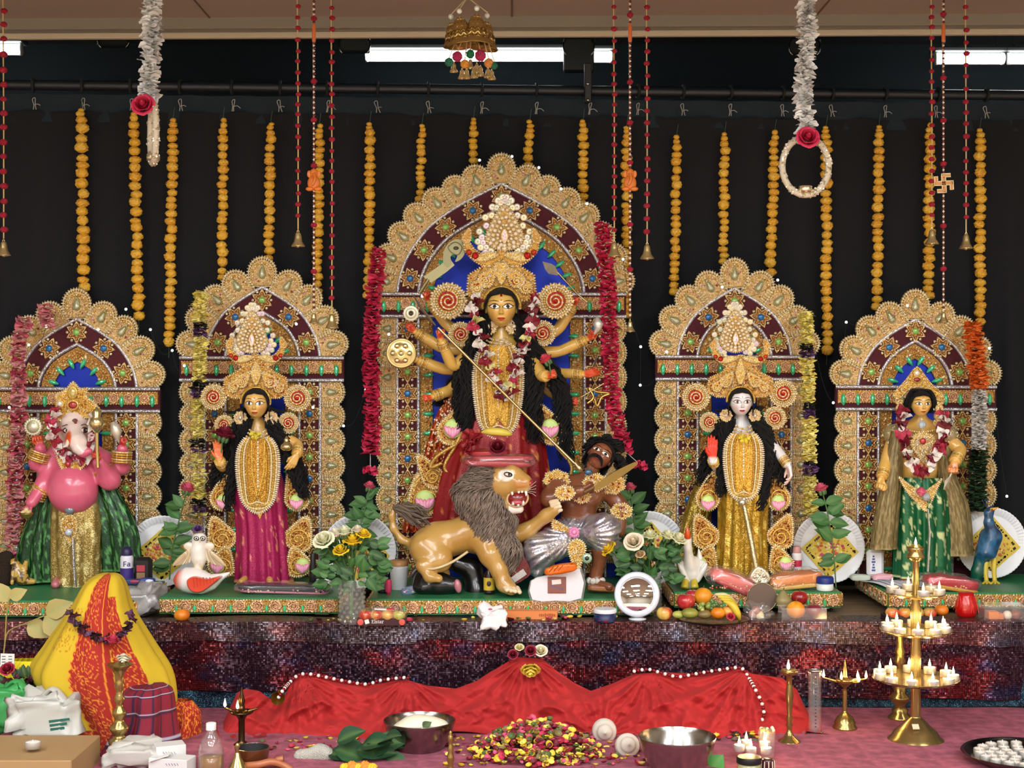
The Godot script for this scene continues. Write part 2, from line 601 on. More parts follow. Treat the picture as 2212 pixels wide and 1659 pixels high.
# ---------- jewelled arches
const ARCH := [1.0,0.0,0.985,0.11,0.955,0.22,0.90,0.34,0.82,0.46,0.70,0.60,0.55,0.715,0.38,0.815,0.19,0.91,0.0,1.0]
func arch(w: float,h: float) -> PackedVector2Array:
	var half := curve2(V2(ARCH),6)
	var r := PackedVector2Array()
	for e in half:
		r.append(Vector2(-e.x * w,e.y * h))
	for i in range(half.size() - 2,-1,-1):
		r.append(Vector2(half[i].x * w,half[i].y * h))
	return r
func along(p: PackedVector2Array,at_: float) -> Array:
	var L := 0.0
	for i in p.size() - 1:
		var l := p[i].distance_to(p[i + 1])
		if L + l >= at_ or i == p.size() - 2:
			return [p[i].lerp(p[i + 1],(at_ - L) / l),(p[i + 1] - p[i]).normalized()]
		L += l
	return []
func length_of(p: PackedVector2Array) -> float:
	var L := 0.0
	for i in p.size() - 1:
		L += p[i].distance_to(p[i + 1])
	return L
func scallop_mesh(var_: int) -> ArrayMesh:
	var b := B.new()
	var o := PackedVector2Array([Vector2(31,-6),Vector2(32,14)])
	for i in 15:
		var a := lerpf(-0.1,PI + 0.1,i / 14.0)
		o.append(Vector2(cos(a) * 32,24 + sin(a) * 33))
	o.append_array(PackedVector2Array([Vector2(-32,14),Vector2(-31,-6)]))
	var m := Vector2(0,16)
	b.plate(scl(o,A0),[Vector2(1,-0.004),Vector2(1,0.012),Vector2(0.95,0.016),Vector2(0.86,0.009),Vector2(0.8,0.0155),Vector2(0.74,0.011),Vector2(0,0.012)],Transform3D.IDENTITY,["cfae70","d9be86","e0cc98","7d5828","d8b878","c29f66","ceb07c"],m * A0)
	for i in 25:
		var s := along(o,8 + (length_of(o) - 16) * i / 24.0)
		var d: Vector2 = s[1]
		var e: Vector2 = m + (s[0] - m) * 0.93
		b.ink(["f8eecb","e9d6a4"][i % 2]).ball(Vector3(e.x * A0,e.y * A0,0.016),Vector3(0.0034,0.0098,0.006),6,4,Basis(Vector3.BACK,d.angle()))
	for i in 17:
		var s := along(o,12 + (length_of(o) - 24) * i / 16.0)
		var e: Vector2 = m + (s[0] - m) * 0.66
		b.ink(["f0da92","dcb458","f6e8bc"][i % 3]).ball(Vector3(e.x * A0,e.y * A0,0.013),Vector3.ONE * 0.005,6,4)
	rng.seed = 50 + var_
	for i in 34:
		var e := Vector2(rnd(-18,18),rnd(4,44))
		if absf(e.x) < 8 and e.y < 38:
			continue
		b.ink(pick(["d68fb4","e9b8cf","c8962f","a2502f","e7c66a","e4d2a0","efc2d2"])).ball(Vector3(e.x * A0,e.y * A0,0.0125),Vector3.ONE * rnd(0.0022,0.0042),5,3)
	return b.mesh()
func jewel_mesh() -> ArrayMesh:
	var b := B.new()
	b.plate(scl(drop(8.5,15,20),A0),[Vector2(1,0.010),Vector2(1,0.0165),Vector2(0.9,0.0195),Vector2(0.72,0.0185),Vector2(0.66,0.0165),Vector2(0.6,0.018),Vector2(0.2,0.0215),Vector2(0,0.0215)],Transform3D.IDENTITY,["5f5a26","7d7838","a39f58","6d672c","4f4c22","b5b486","dcdcb8","e6e6cc"])
	return b.mesh()
func flower_mesh() -> ArrayMesh:
	var b := B.new()
	var o := PackedVector2Array()
	for i in 36:
		var a := TAU * i / 36 + PI / 2
		var f := absf(fmod(i / 6.0,1.0) * 2 - 1)
		o.append(Vector2(cos(a),sin(a)) * lerpf(14,25,pow(f,1.3)))
	b.plate(scl(o,A0),[Vector2(1,0.0),Vector2(1,0.007),Vector2(0.92,0.0105),Vector2(0.8,0.007),Vector2(0.5,0.006),Vector2(0.44,0.011),Vector2(0.36,0.012),Vector2(0.3,0.008),Vector2(0,0.008)],Transform3D.IDENTITY,["c69a4e","e0c07a","eed79c","8a5428","a06a34","d9ba72","eed79c","8a7440"])
	for i in 6:
		var a := TAU * (i + 0.5) / 6 + PI / 2
		b.ink("f0dfae").ball(Vector3(cos(a) * 20,sin(a) * 20,5) * A0,Vector3.ONE * 0.0062,7,5)
		for r in [19,14.5]:
			var e := TAU * i / 6 + PI / 2
			b.ink("eccb74").ball(Vector3(cos(e) * r,sin(e) * r,5) * A0,Vector3.ONE * 0.0032,5,3)
	return b.mesh()
func dome_mesh(r: float,z: float) -> ArrayMesh:
	var b := B.new()
	b.plate(circ(r * A0,14),[Vector2(1,0.0),Vector2(1,z * 0.5),Vector2(0.8,z * 0.8),Vector2(0.45,z),Vector2(0,z * 1.05)])
	return b.mesh()
func green_drop_mesh() -> ArrayMesh:
	var b := B.new()
	b.ink("3fc98d")
	b.plate(scl(curve2(V2([0,13,4.5,4,4.5,-6,0,-13,-4.5,-6,-4.5,4]),3,true),A0),[Vector2(1,0),Vector2(1,0.004),Vector2(0.55,0.010),Vector2(0,0.0115)])
	return b.mesh(true)
func rosette_mesh() -> ArrayMesh:
	var b := B.new()
	var o := PackedVector2Array()
	for i in 32:
		var a := TAU * i / 32
		o.append(Vector2(cos(a),sin(a)) * (13.0 + 1.6 * cos(a * 8)) * A0)
	b.plate(o,[Vector2(1,0),Vector2(1,0.005),Vector2(0.86,0.008),Vector2(0.68,0.004),Vector2(0.52,0.0075),Vector2(0.34,0.004),Vector2(0,0.007)],Transform3D.IDENTITY,["b77d4a","d9a878","ecc79a","8a5230","d8a070","9a6038","e8c48c"])
	var sp := PackedVector3Array()
	for i in 30:
		var a := i * 0.42
		sp.append(Vector3(cos(a),sin(a),0) * (0.6 + i * 0.33) * A0 + Vector3(0,0,0.0075))
	b.ink("e6bd94").tube(sp,0.0016,5)
	return b.mesh()
func backdrop(c: float,foot: float,band_y: float,w: float,h: float,wi: float,hi: float,half: float,label: String,jitter: int) -> void:
	var o := thing("shrine_frame",label,"arch",c,foot,5.93)
	o.set_meta("kind","thing")
	var s := A0
	var top := (foot - band_y)
	var bt := 48.0
	var outer := arch(w,h)
	var inner := arch(wi,hi)
	var hole := arch(wi - 32,hi - 38)
	var o2 := PackedVector2Array([Vector2(-half + 14,0),Vector2(-half + 14,top)])
	for e in arch(w + 34,h + 34):
		o2.append(Vector2(e.x,e.y + top))
	o2.append(Vector2(half - 14,top))
	o2.append(Vector2(half - 14,0))
	var b := B.new()
	b.extr(scl(o2,s),-0.03,-0.012)
	part("blue_board",b,mm("blue"),o)
	b = B.new()
	b.ink("531722")
	strip(b,inner,outer,top,-0.010,0.004)
	for sx in [-1,1]:
		b.box(Vector3(sx * (w + wi) / 2 * s,(top - bt) / 2 * s,-0.003),Vector3((w - wi) * s,(top - bt) * s,0.014),0.001)
	part("velvet",b,mm("cloth"),o)
	for e in [outer,inner]:
		b = B.new()
		b.tube(lift(e,top,0.006),4.2 * s,8)
		part("piping",b,mm("tinsel"),o)
	for sx in [-1,1]:
		for x in [w,wi]:
			b = B.new()
			b.tube(PackedVector3Array([Vector3(sx * x * s,0,0.006),Vector3(sx * x * s,(top - bt) * s,0.006)]),4.0 * s,8)
			part("piping",b,mm("tinsel"),o)
	b = B.new()
	b.ink("4c141d").box(Vector3(0,(top - bt / 2) * s,0.004),Vector3(half * 2 * s,bt * s,0.03),0.003)
	part("crossbar",b,mm("cloth"),o)
	b = B.new()
	b.ink("b98a44").box(Vector3(0,(top - bt * 0.42) * s,0.0205),Vector3((half * 2 - 8) * s,bt * 0.56 * s,0.006),0.002)
	for i in int(half * 2 / 6.0) - 1:
		for y in [0.17,0.68]:
			b.ink(["e9cf8c","dcae55"][i % 2]).ball(Vector3((-half + 6 + i * 6) * s,(top - bt * y) * s,0.0235),Vector3.ONE * 0.0042,6,4)
	part("lace",b,mm("gilt"),o)
	for y in [0.0,1.0]:
		b = B.new()
		b.tube(PackedVector3Array([Vector3(-half * s,(top - bt * y) * s,0.019),Vector3(half * s,(top - bt * y) * s,0.019)]),4.4 * s,8)
		part("piping",b,mm("tinsel"),o)
	var nd := int(half * 2 / 31.0)
	for i in nd:
		var x := -half + 16 + i * (half * 2 - 32) / (nd - 1)
		part("green_drop",keep("green_drop",green_drop_mesh),mm("gem"),o,at3(x * s,(top - bt * 0.55) * s,0.0235))
		if i < nd - 1:
			part("rosette",keep("rosette",rosette_mesh),mm("gilt"),o,at3((x + (half * 2 - 32) / (nd - 1) / 2) * s,(top - bt * 0.42) * s,0.0235,i,0.9))
	b = B.new()
	b.ink("ad7f3d")
	strip(b,hole,arch(wi - 5,hi - 6),top,-0.011,0.0)
	var mid := arch(wi - 18,hi - 21)
	var L := length_of(mid)
	for i in int(L / 7):
		var e := along(mid,i * 7.0)
		var p: Vector2 = e[0]
		rng.seed = i * 7 + jitter
		for kk in 3:
			b.ink(pick(["e4c277","c08a45","d8a868","f0deb0"])).ball(Vector3((p.x + rnd(-12,12)) * s,(p.y + top + rnd(-9,9)) * s,0.002),Vector3.ONE * rnd(0.004,0.0075),6,4)
	for sx in [-1,1]:
		b.ink("ad7f3d").box(Vector3(sx * (wi - 17) * s,(top - bt) / 2 * s,-0.008),Vector3(28 * s,(top - bt) * s,0.012),0.001)
		for i in int((top - bt) / 9):
			for kk in 3:
				b.ink(pick(["e4c277","c08a45","d8a868","f0deb0"])).ball(Vector3((sx * (wi - 17) + rnd(-11,11)) * s,(i * 9 + rnd(0,9)) * s,0.0),Vector3.ONE * rnd(0.004,0.0075),6,4)
	part("inner_lace",b,mm("gilt"),o)
	var drops := arch(wi - 30,hi - 36)
	var nn := int(length_of(drops) / 27)
	for i in nn:
		var e := along(drops,(i + 0.5) * length_of(drops) / nn)
		part("green_drop",keep("green_drop",green_drop_mesh),mm("gem"),o,at3(e[0].x * s,(e[0].y + top) * s,0.002,e[1].angle() + PI,0.95))
	for sx in [-1,1]:
		for i in int((top - bt) / 42):
			part("green_drop",keep("green_drop",green_drop_mesh),mm("gem"),o,at3(sx * (wi - 22) * s,(18 + i * 42) * s,0.004,PI / 2,0.95))
	var edge := arch(w + 6,h + 6)
	L = length_of(edge)
	var n := int(round(L / 51.0))
	if n % 2 == 0:
		n += 1
	for i in n:
		var e := along(edge,(i + 0.5) * L / n)
		var dirn: Vector2 = e[1]
		if i == (n - 1) / 2:
			dirn = Vector2(1,0)
			e[0] = Vector2(0,h + 6)
		scallop(o,Vector3(e[0].x * s,(e[0].y + top) * s,-0.004 + 0.002 * (i % 2)),dirn.angle() if dirn != Vector2.ZERO else 0.0,i + jitter,1.06)
	var np := int((top - bt) / 53.0)
	for sx in [-1,1]:
		for i in np:
			var y := (top - bt) - 26 - i * 53.0
			scallop(o,Vector3(sx * (w + 4) * s,y * s,-0.004),-sx * PI / 2,i + jitter * 3,(half - w - 2) / 57.0)
	var midway := arch((w + wi) / 2,(h + hi) / 2 - 2)
	L = length_of(midway)
	n = int(round(L / 62.0))
	if n % 2 == 0:
		n -= 1
	for i in n:
		var e := along(midway,(i + 0.5) * L / n)
		var far := absi(i - (n - 1) / 2)
		flower(o,Vector3(e[0].x * s,(e[0].y + top) * s,0.004),e[1].angle() if far else 0.0,far % 3 == 1)
	for sx in [-1,1]:
		for i in int((top - bt) / 47.0):
			flower(o,Vector3(sx * (w + wi) / 2 * s,(top - bt - 26 - i * 47.0) * s,0.004),0.0,(i + jitter) % 3 == 0)
func strip(b: B,p0: PackedVector2Array,p1: PackedVector2Array,up: float,z0: float,z1: float) -> void:
	var g := PackedVector3Array()
	for i in p0.size():
		for e in [[p0[i],z0],[p0[i],z1],[p1[i],z1],[p1[i],z0]]:
			g.append(Vector3(e[0].x * A0,(e[0].y + up) * A0,e[1]))
	for e in [[0,1],[1,2],[2,3]]:
		var h := PackedVector3Array()
		for i in p0.size():
			h.append(g[i * 4 + e[1]])
			h.append(g[i * 4 + e[0]])
		b.grid(h,2)
func lift(p: PackedVector2Array,up: float,z: float) -> PackedVector3Array:
	var r := PackedVector3Array()
	for e in p:
		r.append(Vector3(e.x * A0,(e.y + up) * A0,z))
	return r
func scallop(o: Node3D,p: Vector3,turn: float,n: int,k: float) -> void:
	var a := part("scallop",keep("scallop%d" % (n % 4),scallop_mesh.bind(n % 4)),mm("gilt"),o,Transform3D(Basis(Vector3.BACK,turn).scaled_local(Vector3(0.98,k,1)),p))
	part("jewel",keep("jewel",jewel_mesh),mm("gem"),a,at3(0,20 * A0,0.0))
func flower(o: Node3D,p: Vector3,turn: float,blue: bool) -> void:
	var a := part("star_flower",keep("star_flower",flower_mesh),mm("gilt"),o,at3(p.x,p.y,p.z,turn))
	part("stone",keep("stone",dome_mesh.bind(7.5,0.009)),mat("blue_gem","2f6fa6",0.1,0.2) if blue else mat("green_gem","8fbf62",0.1,0.2),a,at3(0,0,0.008))
func base(x0: float,x1: float,yb: float,deep: float,label: String) -> void:
	var d := ds(yb)
	var mid := (x0 + x1) / 2
	var o := thing("statue_base",label,"pedestal",mid,yb,d)
	var w := px(x1 - x0)
	var h := HP - HS
	var b := B.new()
	b.ink("2f7b4d").box(Vector3(0,h / 2 + 0.004,-deep / 2),Vector3(w,h - 0.008,deep),0.002)
	part("box",b,mm("satin"),o)
	for sx in [-1,1]:
		b = B.new()
		b.ink("e9e6d8").box(Vector3(sx * w * 0.4,0.003,-0.05),Vector3(0.05,0.006,0.04),0.001)
		part("foot",b,mm("satin"),o)
	var lace := func(len_: float,xf: Transform3D):
		var g := B.new()
		g.ink("b78a45").box(Vector3(0,h * 0.56,0.002),Vector3(len_ - 0.004,h * 0.66,0.006),0.001)
		for i in int(len_ / 0.0105):
			for y in [0.27,0.86]:
				g.ink(["e4c67e","cf9c45","f1e0ae"][i % 3]).ball(Vector3(-len_ / 2 + 0.006 + i * 0.0105,h * y,0.005),Vector3.ONE * 0.0045,6,4)
		for i in int(len_ / 0.006):
			g.ink(pick(["e6c77c","c18e4a","5d7a30","d8a878"])).ball(Vector3(rnd(-len_ / 2 + 0.005,len_ / 2 - 0.005),h * rnd(0.3,0.84),0.005),Vector3.ONE * rnd(0.002,0.0045),5,3)
		part("lace",g,mm("gilt"),o,xf)
		var n := int(len_ / 0.062)
		for i in n:
			var x := -len_ / 2 + (i + 0.5) * len_ / n
			part("rosette",keep("rosette",rosette_mesh),mm("gilt"),o,xf * at3(x,h * 0.56,0.005,i * 1.3,0.95))
			if i:
				part("green_drop",keep("green_drop",green_drop_mesh),mm("gem"),o,xf * at3(x - len_ / n / 2,h * 0.42,0.004,0,0.62))
	rng.seed = int(x0 + 4000)
	lace.call(w,Transform3D.IDENTITY)
	for sx in [-1,1]:
		lace.call(deep - 0.01,Transform3D(Basis(Vector3.UP,sx * PI / 2),Vector3(sx * w / 2,0,-deep / 2)))
func arches() -> void:
	backdrop(167,1246,838,130,152,84,97,182,"gold scalloped arch with a blue centre, behind the pink elephant-headed statue",1)
	backdrop(567,1246,771,125,154,80,100,178,"gold scalloped arch behind the goddess in the magenta skirt",2)
	backdrop(1083,1246,633,226,240,180,188,270,"tallest gold scalloped arch behind the ten-armed goddess",3)
	backdrop(1586,1246,769,123,149,80,98,172,"gold scalloped arch behind the white-faced goddess",4)
	backdrop(1976,1246,834,124,146,80,100,174,"gold scalloped arch at the right, behind the young god in the green dhoti",5)
	base(-60,286,1338,0.56,"green base with gold lace front under the elephant-headed statue")
	base(343,732,1331,0.54,"green base with gold lace front under the goddess in the magenta skirt")
	base(797,1408,1334,0.58,"long green base with gold lace front under the lion and the ten-armed goddess")
	base(1456,1817,1318,0.5,"green base with gold lace front under the white-faced goddess")
	base(1918,2310,1319,0.5,"green base with gold lace front at the right, under the peacock")
# ---------- bodies: smooth-joined tapered bones meshed as surface nets
func nets(bones: Array,cell: float,kk: float) -> B:
	var lo := Vector3.ONE * 1e9
	var hi := -lo
	for e in bones:
		var r: float = maxf(e[2],e[3]) + kk + cell * 3
		for p in [e[0],e[1]]:
			lo = lo.min(p - Vector3.ONE * r)
			hi = hi.max(p + Vector3.ONE * r)
	var nx := int((hi.x - lo.x) / cell) + 2
	var ny := int((hi.y - lo.y) / cell) + 2
	var nz := int((hi.z - lo.z) / cell) + 2
	var f := PackedFloat32Array()
	f.resize(nx * ny * nz)
	f.fill(1.0)
	var ik := 1.0 / kk
	for e in bones:
		var a: Vector3 = e[0]
		var ab: Vector3 = e[1] - e[0]
		var ra: float = e[2]
		var dr: float = e[3] - e[2]
		var sq: Vector3 = e[4] if e.size() > 4 else Vector3.ONE
		var flat := sq != Vector3.ONE
		var inv := Vector3.ONE / sq
		var ms := minf(sq.x,minf(sq.y,sq.z))
		var abs_ := ab * inv
		var l2 := maxf(abs_.length_squared(),1e-12)
		var r: float = maxf(e[2],e[3]) * maxf(sq.x,maxf(sq.y,sq.z)) + kk + cell * 2.5
		var b0: Vector3 = (a.min(e[1]) - Vector3.ONE * r - lo) / cell
		var b1: Vector3 = (a.max(e[1]) + Vector3.ONE * r - lo) / cell
		for z in range(maxi(0,int(b0.z)),mini(nz,int(b1.z) + 2)):
			for y in range(maxi(0,int(b0.y)),mini(ny,int(b1.y) + 2)):
				var i := (z * ny + y) * nx + maxi(0,int(b0.x))
				for x in range(maxi(0,int(b0.x)),mini(nx,int(b1.x) + 2)):
					var p := lo + Vector3(x,y,z) * cell - a
					if flat:
						p *= inv
					var h := clampf(p.dot(abs_) / l2,0.0,1.0)
					var d := (p - abs_ * h).length() - ra - dr * h
					if flat:
						d *= ms
					var o := f[i]
					var g := kk - absf(d - o)
					f[i] = minf(d,o) if g <= 0.0 else minf(d,o) - g * g * ik * 0.25
					i += 1
	var b := B.new()
	var at := PackedInt32Array()
	at.resize(f.size())
	at.fill(-1)
	var off := [0,1,nx,nx + 1,nx * ny,nx * ny + 1,nx * ny + nx,nx * ny + nx + 1]
	var edges := [0,1,2,3,4,5,6,7,0,2,1,3,4,6,5,7,0,4,1,5,2,6,3,7]
	var near := cell * 2.0
	for z in nz - 1:
		for y in ny - 1:
			var i := (z * ny + y) * nx - 1
			for x in nx - 1:
				i += 1
				if absf(f[i]) > near:
					continue
				var m := 0
				for k in 8:
					if f[i + off[k]] < 0.0:
						m |= 1 << k
				if m == 0 or m == 255:
					continue
				var s := Vector3.ZERO
				var n := 0
				for k in range(0,24,2):
					var p: int = edges[k]
					var w: int = edges[k + 1]
					var fa := f[i + off[p]]
					var fb := f[i + off[w]]
					if (fa < 0.0) != (fb < 0.0):
						var h := fa / (fa - fb)
						var va := Vector3(p & 1,(p >> 1) & 1,p >> 2)
						s += va + (Vector3(w & 1,(w >> 1) & 1,w >> 2) - va) * h
						n += 1
				at[i] = b.pt(lo + (Vector3(x,y,z) + s / n) * cell)
	var st := [1,nx,nx * ny]
	for i in range(nx * ny + nx + 1,f.size() - nx * ny - nx - 1):
		if at[i] < 0:
			continue
		for ax in 3:
			var j: int = i + st[ax]
			if (f[i] < 0.0) == (f[j] < 0.0):
				continue
			var u: int = st[(ax + 1) % 3]
			var w: int = st[(ax + 2) % 3]
			var q0 := at[i]
			var q1 := at[i - u]
			var q2 := at[i - u - w]
			var q3 := at[i - w]
			if q1 < 0 or q2 < 0 or q3 < 0:
				continue
			if f[i] < 0.0:
				b.t.append_array(PackedInt32Array([q0,q2,q1,q0,q3,q2]))
			else:
				b.t.append_array(PackedInt32Array([q0,q1,q2,q0,q2,q3]))
	return b
func hand(curl: Array,thumb: float,skin: String,palm: String) -> B:
	var key := "%s%s%s%s" % [curl,thumb,skin,palm]
	if store.has(key):
		return store[key]
	var bones := [[Vector3(0,-0.12,0),Vector3(0,0.08,0),0.13,0.12,Vector3(1,1,0.8)]]
	for i in 4:
		var root := Vector3(-0.155 + i * 0.103,0.5 - 0.025 * absf(i - 1.2),0)
		bones.append([Vector3(root.x * 0.55,0.05,0),root,0.1,0.072])
		var p := root
		var a: float = 0.06
		var len_: float = [0.46,0.52,0.47,0.36][i]
		var side := Vector3((i - 1.5) * 0.05,0,0)
		for s in 3:
			a += curl[i] * [1.0,1.1,0.8][s]
			var e: Vector3 = p + (Vector3(0,cos(a),sin(a)) + side).normalized() * len_ * [0.44,0.31,0.25][s]
			bones.append([p,e,[0.062,0.056,0.05][s],[0.056,0.05,0.04][s]])
			p = e
	var t0 := Vector3(-0.1,0.12,0.03)
	var t1 := Vector3(-0.27 + 0.06 * thumb,0.33,0.07 + 0.1 * thumb)
	var t2 := t1 + Vector3(-0.08 + 0.19 * thumb,0.17,0.05 + 0.06 * thumb)
	bones.append([t0,t1,0.085,0.066])
	bones.append([t1,t2,0.062,0.045])
	var b := nets(bones,0.029,0.035)
	var cs := hx(skin)
	var cp := hx(palm)
	for i in b.v.size():
		var v := b.v[i]
		b.c[i] = cs.lerp(cp,smoothstep(-0.01,0.07,v.z) * smoothstep(0.0,0.15,v.y))
	store[key] = b
	return b
func hand_at(b: B,w: Vector3,d: Vector3,n: Vector3,len_: float,hb: B,flip := false) -> void:
	var y := d.normalized()
	var z := (n - y * n.dot(y)).normalized()
	var x := y.cross(z) * (-1.0 if flip else 1.0)
	var s := hb
	if flip:
		s = B.new()
		s.add(hb)
		for i in range(0,s.t.size(),3):
			var k := s.t[i]
			s.t[i] = s.t[i + 1]
			s.t[i + 1] = k
	b.add(s,Transform3D(Basis(x * len_,y * len_,z * len_),w))
func face_w(y: float) -> float:
	var r := sqrt(maxf(0.0,1.0 - y * y))
	return pow(r,0.85) * (1.0 - 0.2 * smoothstep(0.0,-1.0,y)) if y < 0.0 else r * (1.0 + 0.04 * y)
func bell(x: float,s: float) -> float:
	return exp(-x * x / (s * s))
func head(o: Dictionary) -> B:
	var nu := 150
	var nv := 150
	var p := PackedVector3Array()
	var cc := PackedColorArray()
	var skin := hx(o.skin)
	var lip := hx(o.get("lip","b83a34"))
	var ink := hx("1c1210")
	var white := hx("f6efe2")
	var iris := hx(o.get("iris","2c1810"))
	var marks: Array = o.get("marks",[])
	var es: float = o.get("eye",1.0)
	var blush := hx(o.get("blush",o.skin))
	for j in nv:
		var g := float(j) / (nv - 1)
		var y := lerpf(-1.0,1.0,g) * 0.55 - cos(PI * g) * 0.45
		for i in nu:
			var tt := TAU * i / nu
			var u := tt - 0.62 * sin(tt)
			var w := face_w(y)
			var x := sin(u) * w
			var z := cos(u) * sqrt(maxf(0.0,1.0 - y * y)) * 1.12
			var col := skin
			if cos(u) > 0.0:
				var ax := absf(x)
				z *= 1.0 - 0.1 * bell(x,0.5) * smoothstep(0.7,-0.2,absf(y))
				var ny := 0.0
				if y < 0.18 and y > -0.33:
					ny = (0.18 - y) / 0.51
				elif y <= -0.33:
					ny = maxf(0.0,1.0 - (-0.33 - y) / 0.1)
				z += 0.25 * ny * bell(x,0.075 + 0.04 * ny) + 0.07 * bell(ax - 0.1,0.06) * bell(y + 0.33,0.06)
				z += -0.08 * bell(ax - 0.4,0.26) * bell(y - 0.04,0.15) + 0.06 * bell(ax - 0.42,0.17) * bell(y,0.09)
				z += 0.075 * bell(x,0.24) * (bell(y + 0.56,0.05) + 1.1 * bell(y + 0.66,0.055)) - 0.03 * bell(x,0.26) * bell(y + 0.605,0.02)
				z += 0.07 * bell(x,0.22) * bell(y + 0.87,0.12) + 0.04 * bell(ax - 0.48,0.22) * bell(y + 0.35,0.25) + 0.03 * bell(ax - 0.35,0.25) * bell(y - 0.22,0.08)
				col = col.lerp(blush,0.7 * bell(ax - 0.52,0.24) * bell(y + 0.35,0.22))
				var e := (ax - 0.43) / (0.29 * es)
				var lid := (y - 0.02 * e)
				var up := 0.115 * es * (1.0 - e * e)
				var dn := -0.075 * es * (1.0 - e * e)
				if absf(e) < 1.0 and lid < up and lid > dn:
					col = white
					var rr := Vector2(ax - 0.43 - float(o.get("gaze",0.0)) * signf(x),y - 0.018).length()
					if rr < 0.1 * es:
						col = iris if rr > 0.045 * es else ink
				elif absf(e) < 1.12 and lid < 0.115 * es * (1.0 - e * e) + 0.055 and lid > dn - 0.034:
					col = ink
				elif e >= 1.0 and e < 1.6 and absf(lid - 0.03 - 0.06 * (e - 1.0)) < 0.04 * (1.6 - e):
					col = ink
				var be := (ax - 0.46) / 0.4
				if absf(be) < 1.0:
					var yb := 0.235 + 0.085 * (1.0 - be * be) + 0.02 * be
					if absf(y - yb) < (0.032 if o.get("thick",false) else 0.021) * (1.15 - 0.7 * absf(be)):
						col = hx(o.get("brow","2a1712"))
				var lx := x / 0.27
				if absf(lx) < 1.0:
					var ul := 0.07 * (1.0 - lx * lx) * (1.0 - 0.35 * bell(lx,0.22))
					var ll := -0.105 * (1.0 - lx * lx)
					if y + 0.6 < ul and y + 0.6 > ll:
						col = lip if absf(y + 0.603) > 0.012 else lip * Color(0.3,0.25,0.25)
				if absf(ax - 0.075) < 0.032 and absf(y + 0.385) < 0.018:
					col = skin * Color(0.45,0.3,0.25)
				for m in marks:
					if pow((x - m[0]) / m[2],2) + pow((y - m[1]) / m[3],2) < 1.0:
						col = hx(m[4])
			p.append(Vector3(x * o.get("wide",0.8),y,z * 0.86))
			cc.append(col)
	var b := B.new()
	b.grid(p,nu,true,false,cc)
	for sx in [-1,1]:
		b.k = skin
		b.ball(Vector3(sx * 0.8 * float(o.get("wide",0.8)) / 0.8,-0.06,-0.08),Vector3(0.09,0.26,0.15),10,8)
	return b
func hair_cap(low: float,grow: float,wide := 0.8,fringe := 0.62) -> B:
	var p := PackedVector3Array()
	var nu := 60
	var nv := 34
	for j in nv:
		var y := lerpf(low,1.06,float(j) / (nv - 1))
		var yy := clampf(y / 1.08,-0.96,0.9999)
		var ed := 0.0
		if y < fringe:
			ed = lerpf(0.62,1.42,sqrt(clampf((fringe - y) / (fringe + 0.9),0,1)))
			if y > fringe - 0.1:
				ed *= (fringe - y) / 0.1
		for i in nu:
			var u := lerpf(ed,TAU - ed,float(i) / (nu - 1))
			var r := (1.0 if y < 0.0 else sqrt(maxf(0.0,1.0 - yy * yy))) * grow
			var rip := 1.0 + 0.025 * sin(u * 26 + y * 3) + 0.02 * sin(u * 11 - y * 9)
			p.append(Vector3(sin(u) * r * wide * rip,y,cos(u) * r * 0.98 * rip * (1.0 if cos(u) > 0 else 1.12)))
	var b := B.new()
	b.ink("100e0e")
	b.grid(p,nu)
	return b
func tresses(b: B,guide: PackedVector3Array,n: int,w0: float,w1: float,r: float,wave := 0.012) -> void:
	var g := curve(guide,8)
	for i in n * 3:
		var a := rnd(0,TAU)
		var rr := sqrt(rnd(0.0,1.0))
		var ph := rnd(0,TAU)
		var fr := rnd(0.9,1.5)
		var path := PackedVector3Array()
		var rad := []
		var cut := int(g.size() * rnd(0.82,1.0))
		for j in maxi(cut,4):
			var f := float(j) / (g.size() - 1)
			var w := lerpf(w0,w1,f)
			var off := Vector3(cos(a) * rr * w,0,sin(a) * rr * w * 0.5)
			path.append(g[j] + off + Vector3(sin(j * fr + ph),0,cos(j * fr * 1.1 + ph)) * wave * minf(1.0,f * 5))
			rad.append(r * 0.56 * (1.0 - 0.6 * f * f) * (1.0 + 0.22 * sin(j * 2.1 + ph)))
		b.k = hx(pick(["0c0a0a","151212","1a1716"]))
		b.tube(path,rad,5)
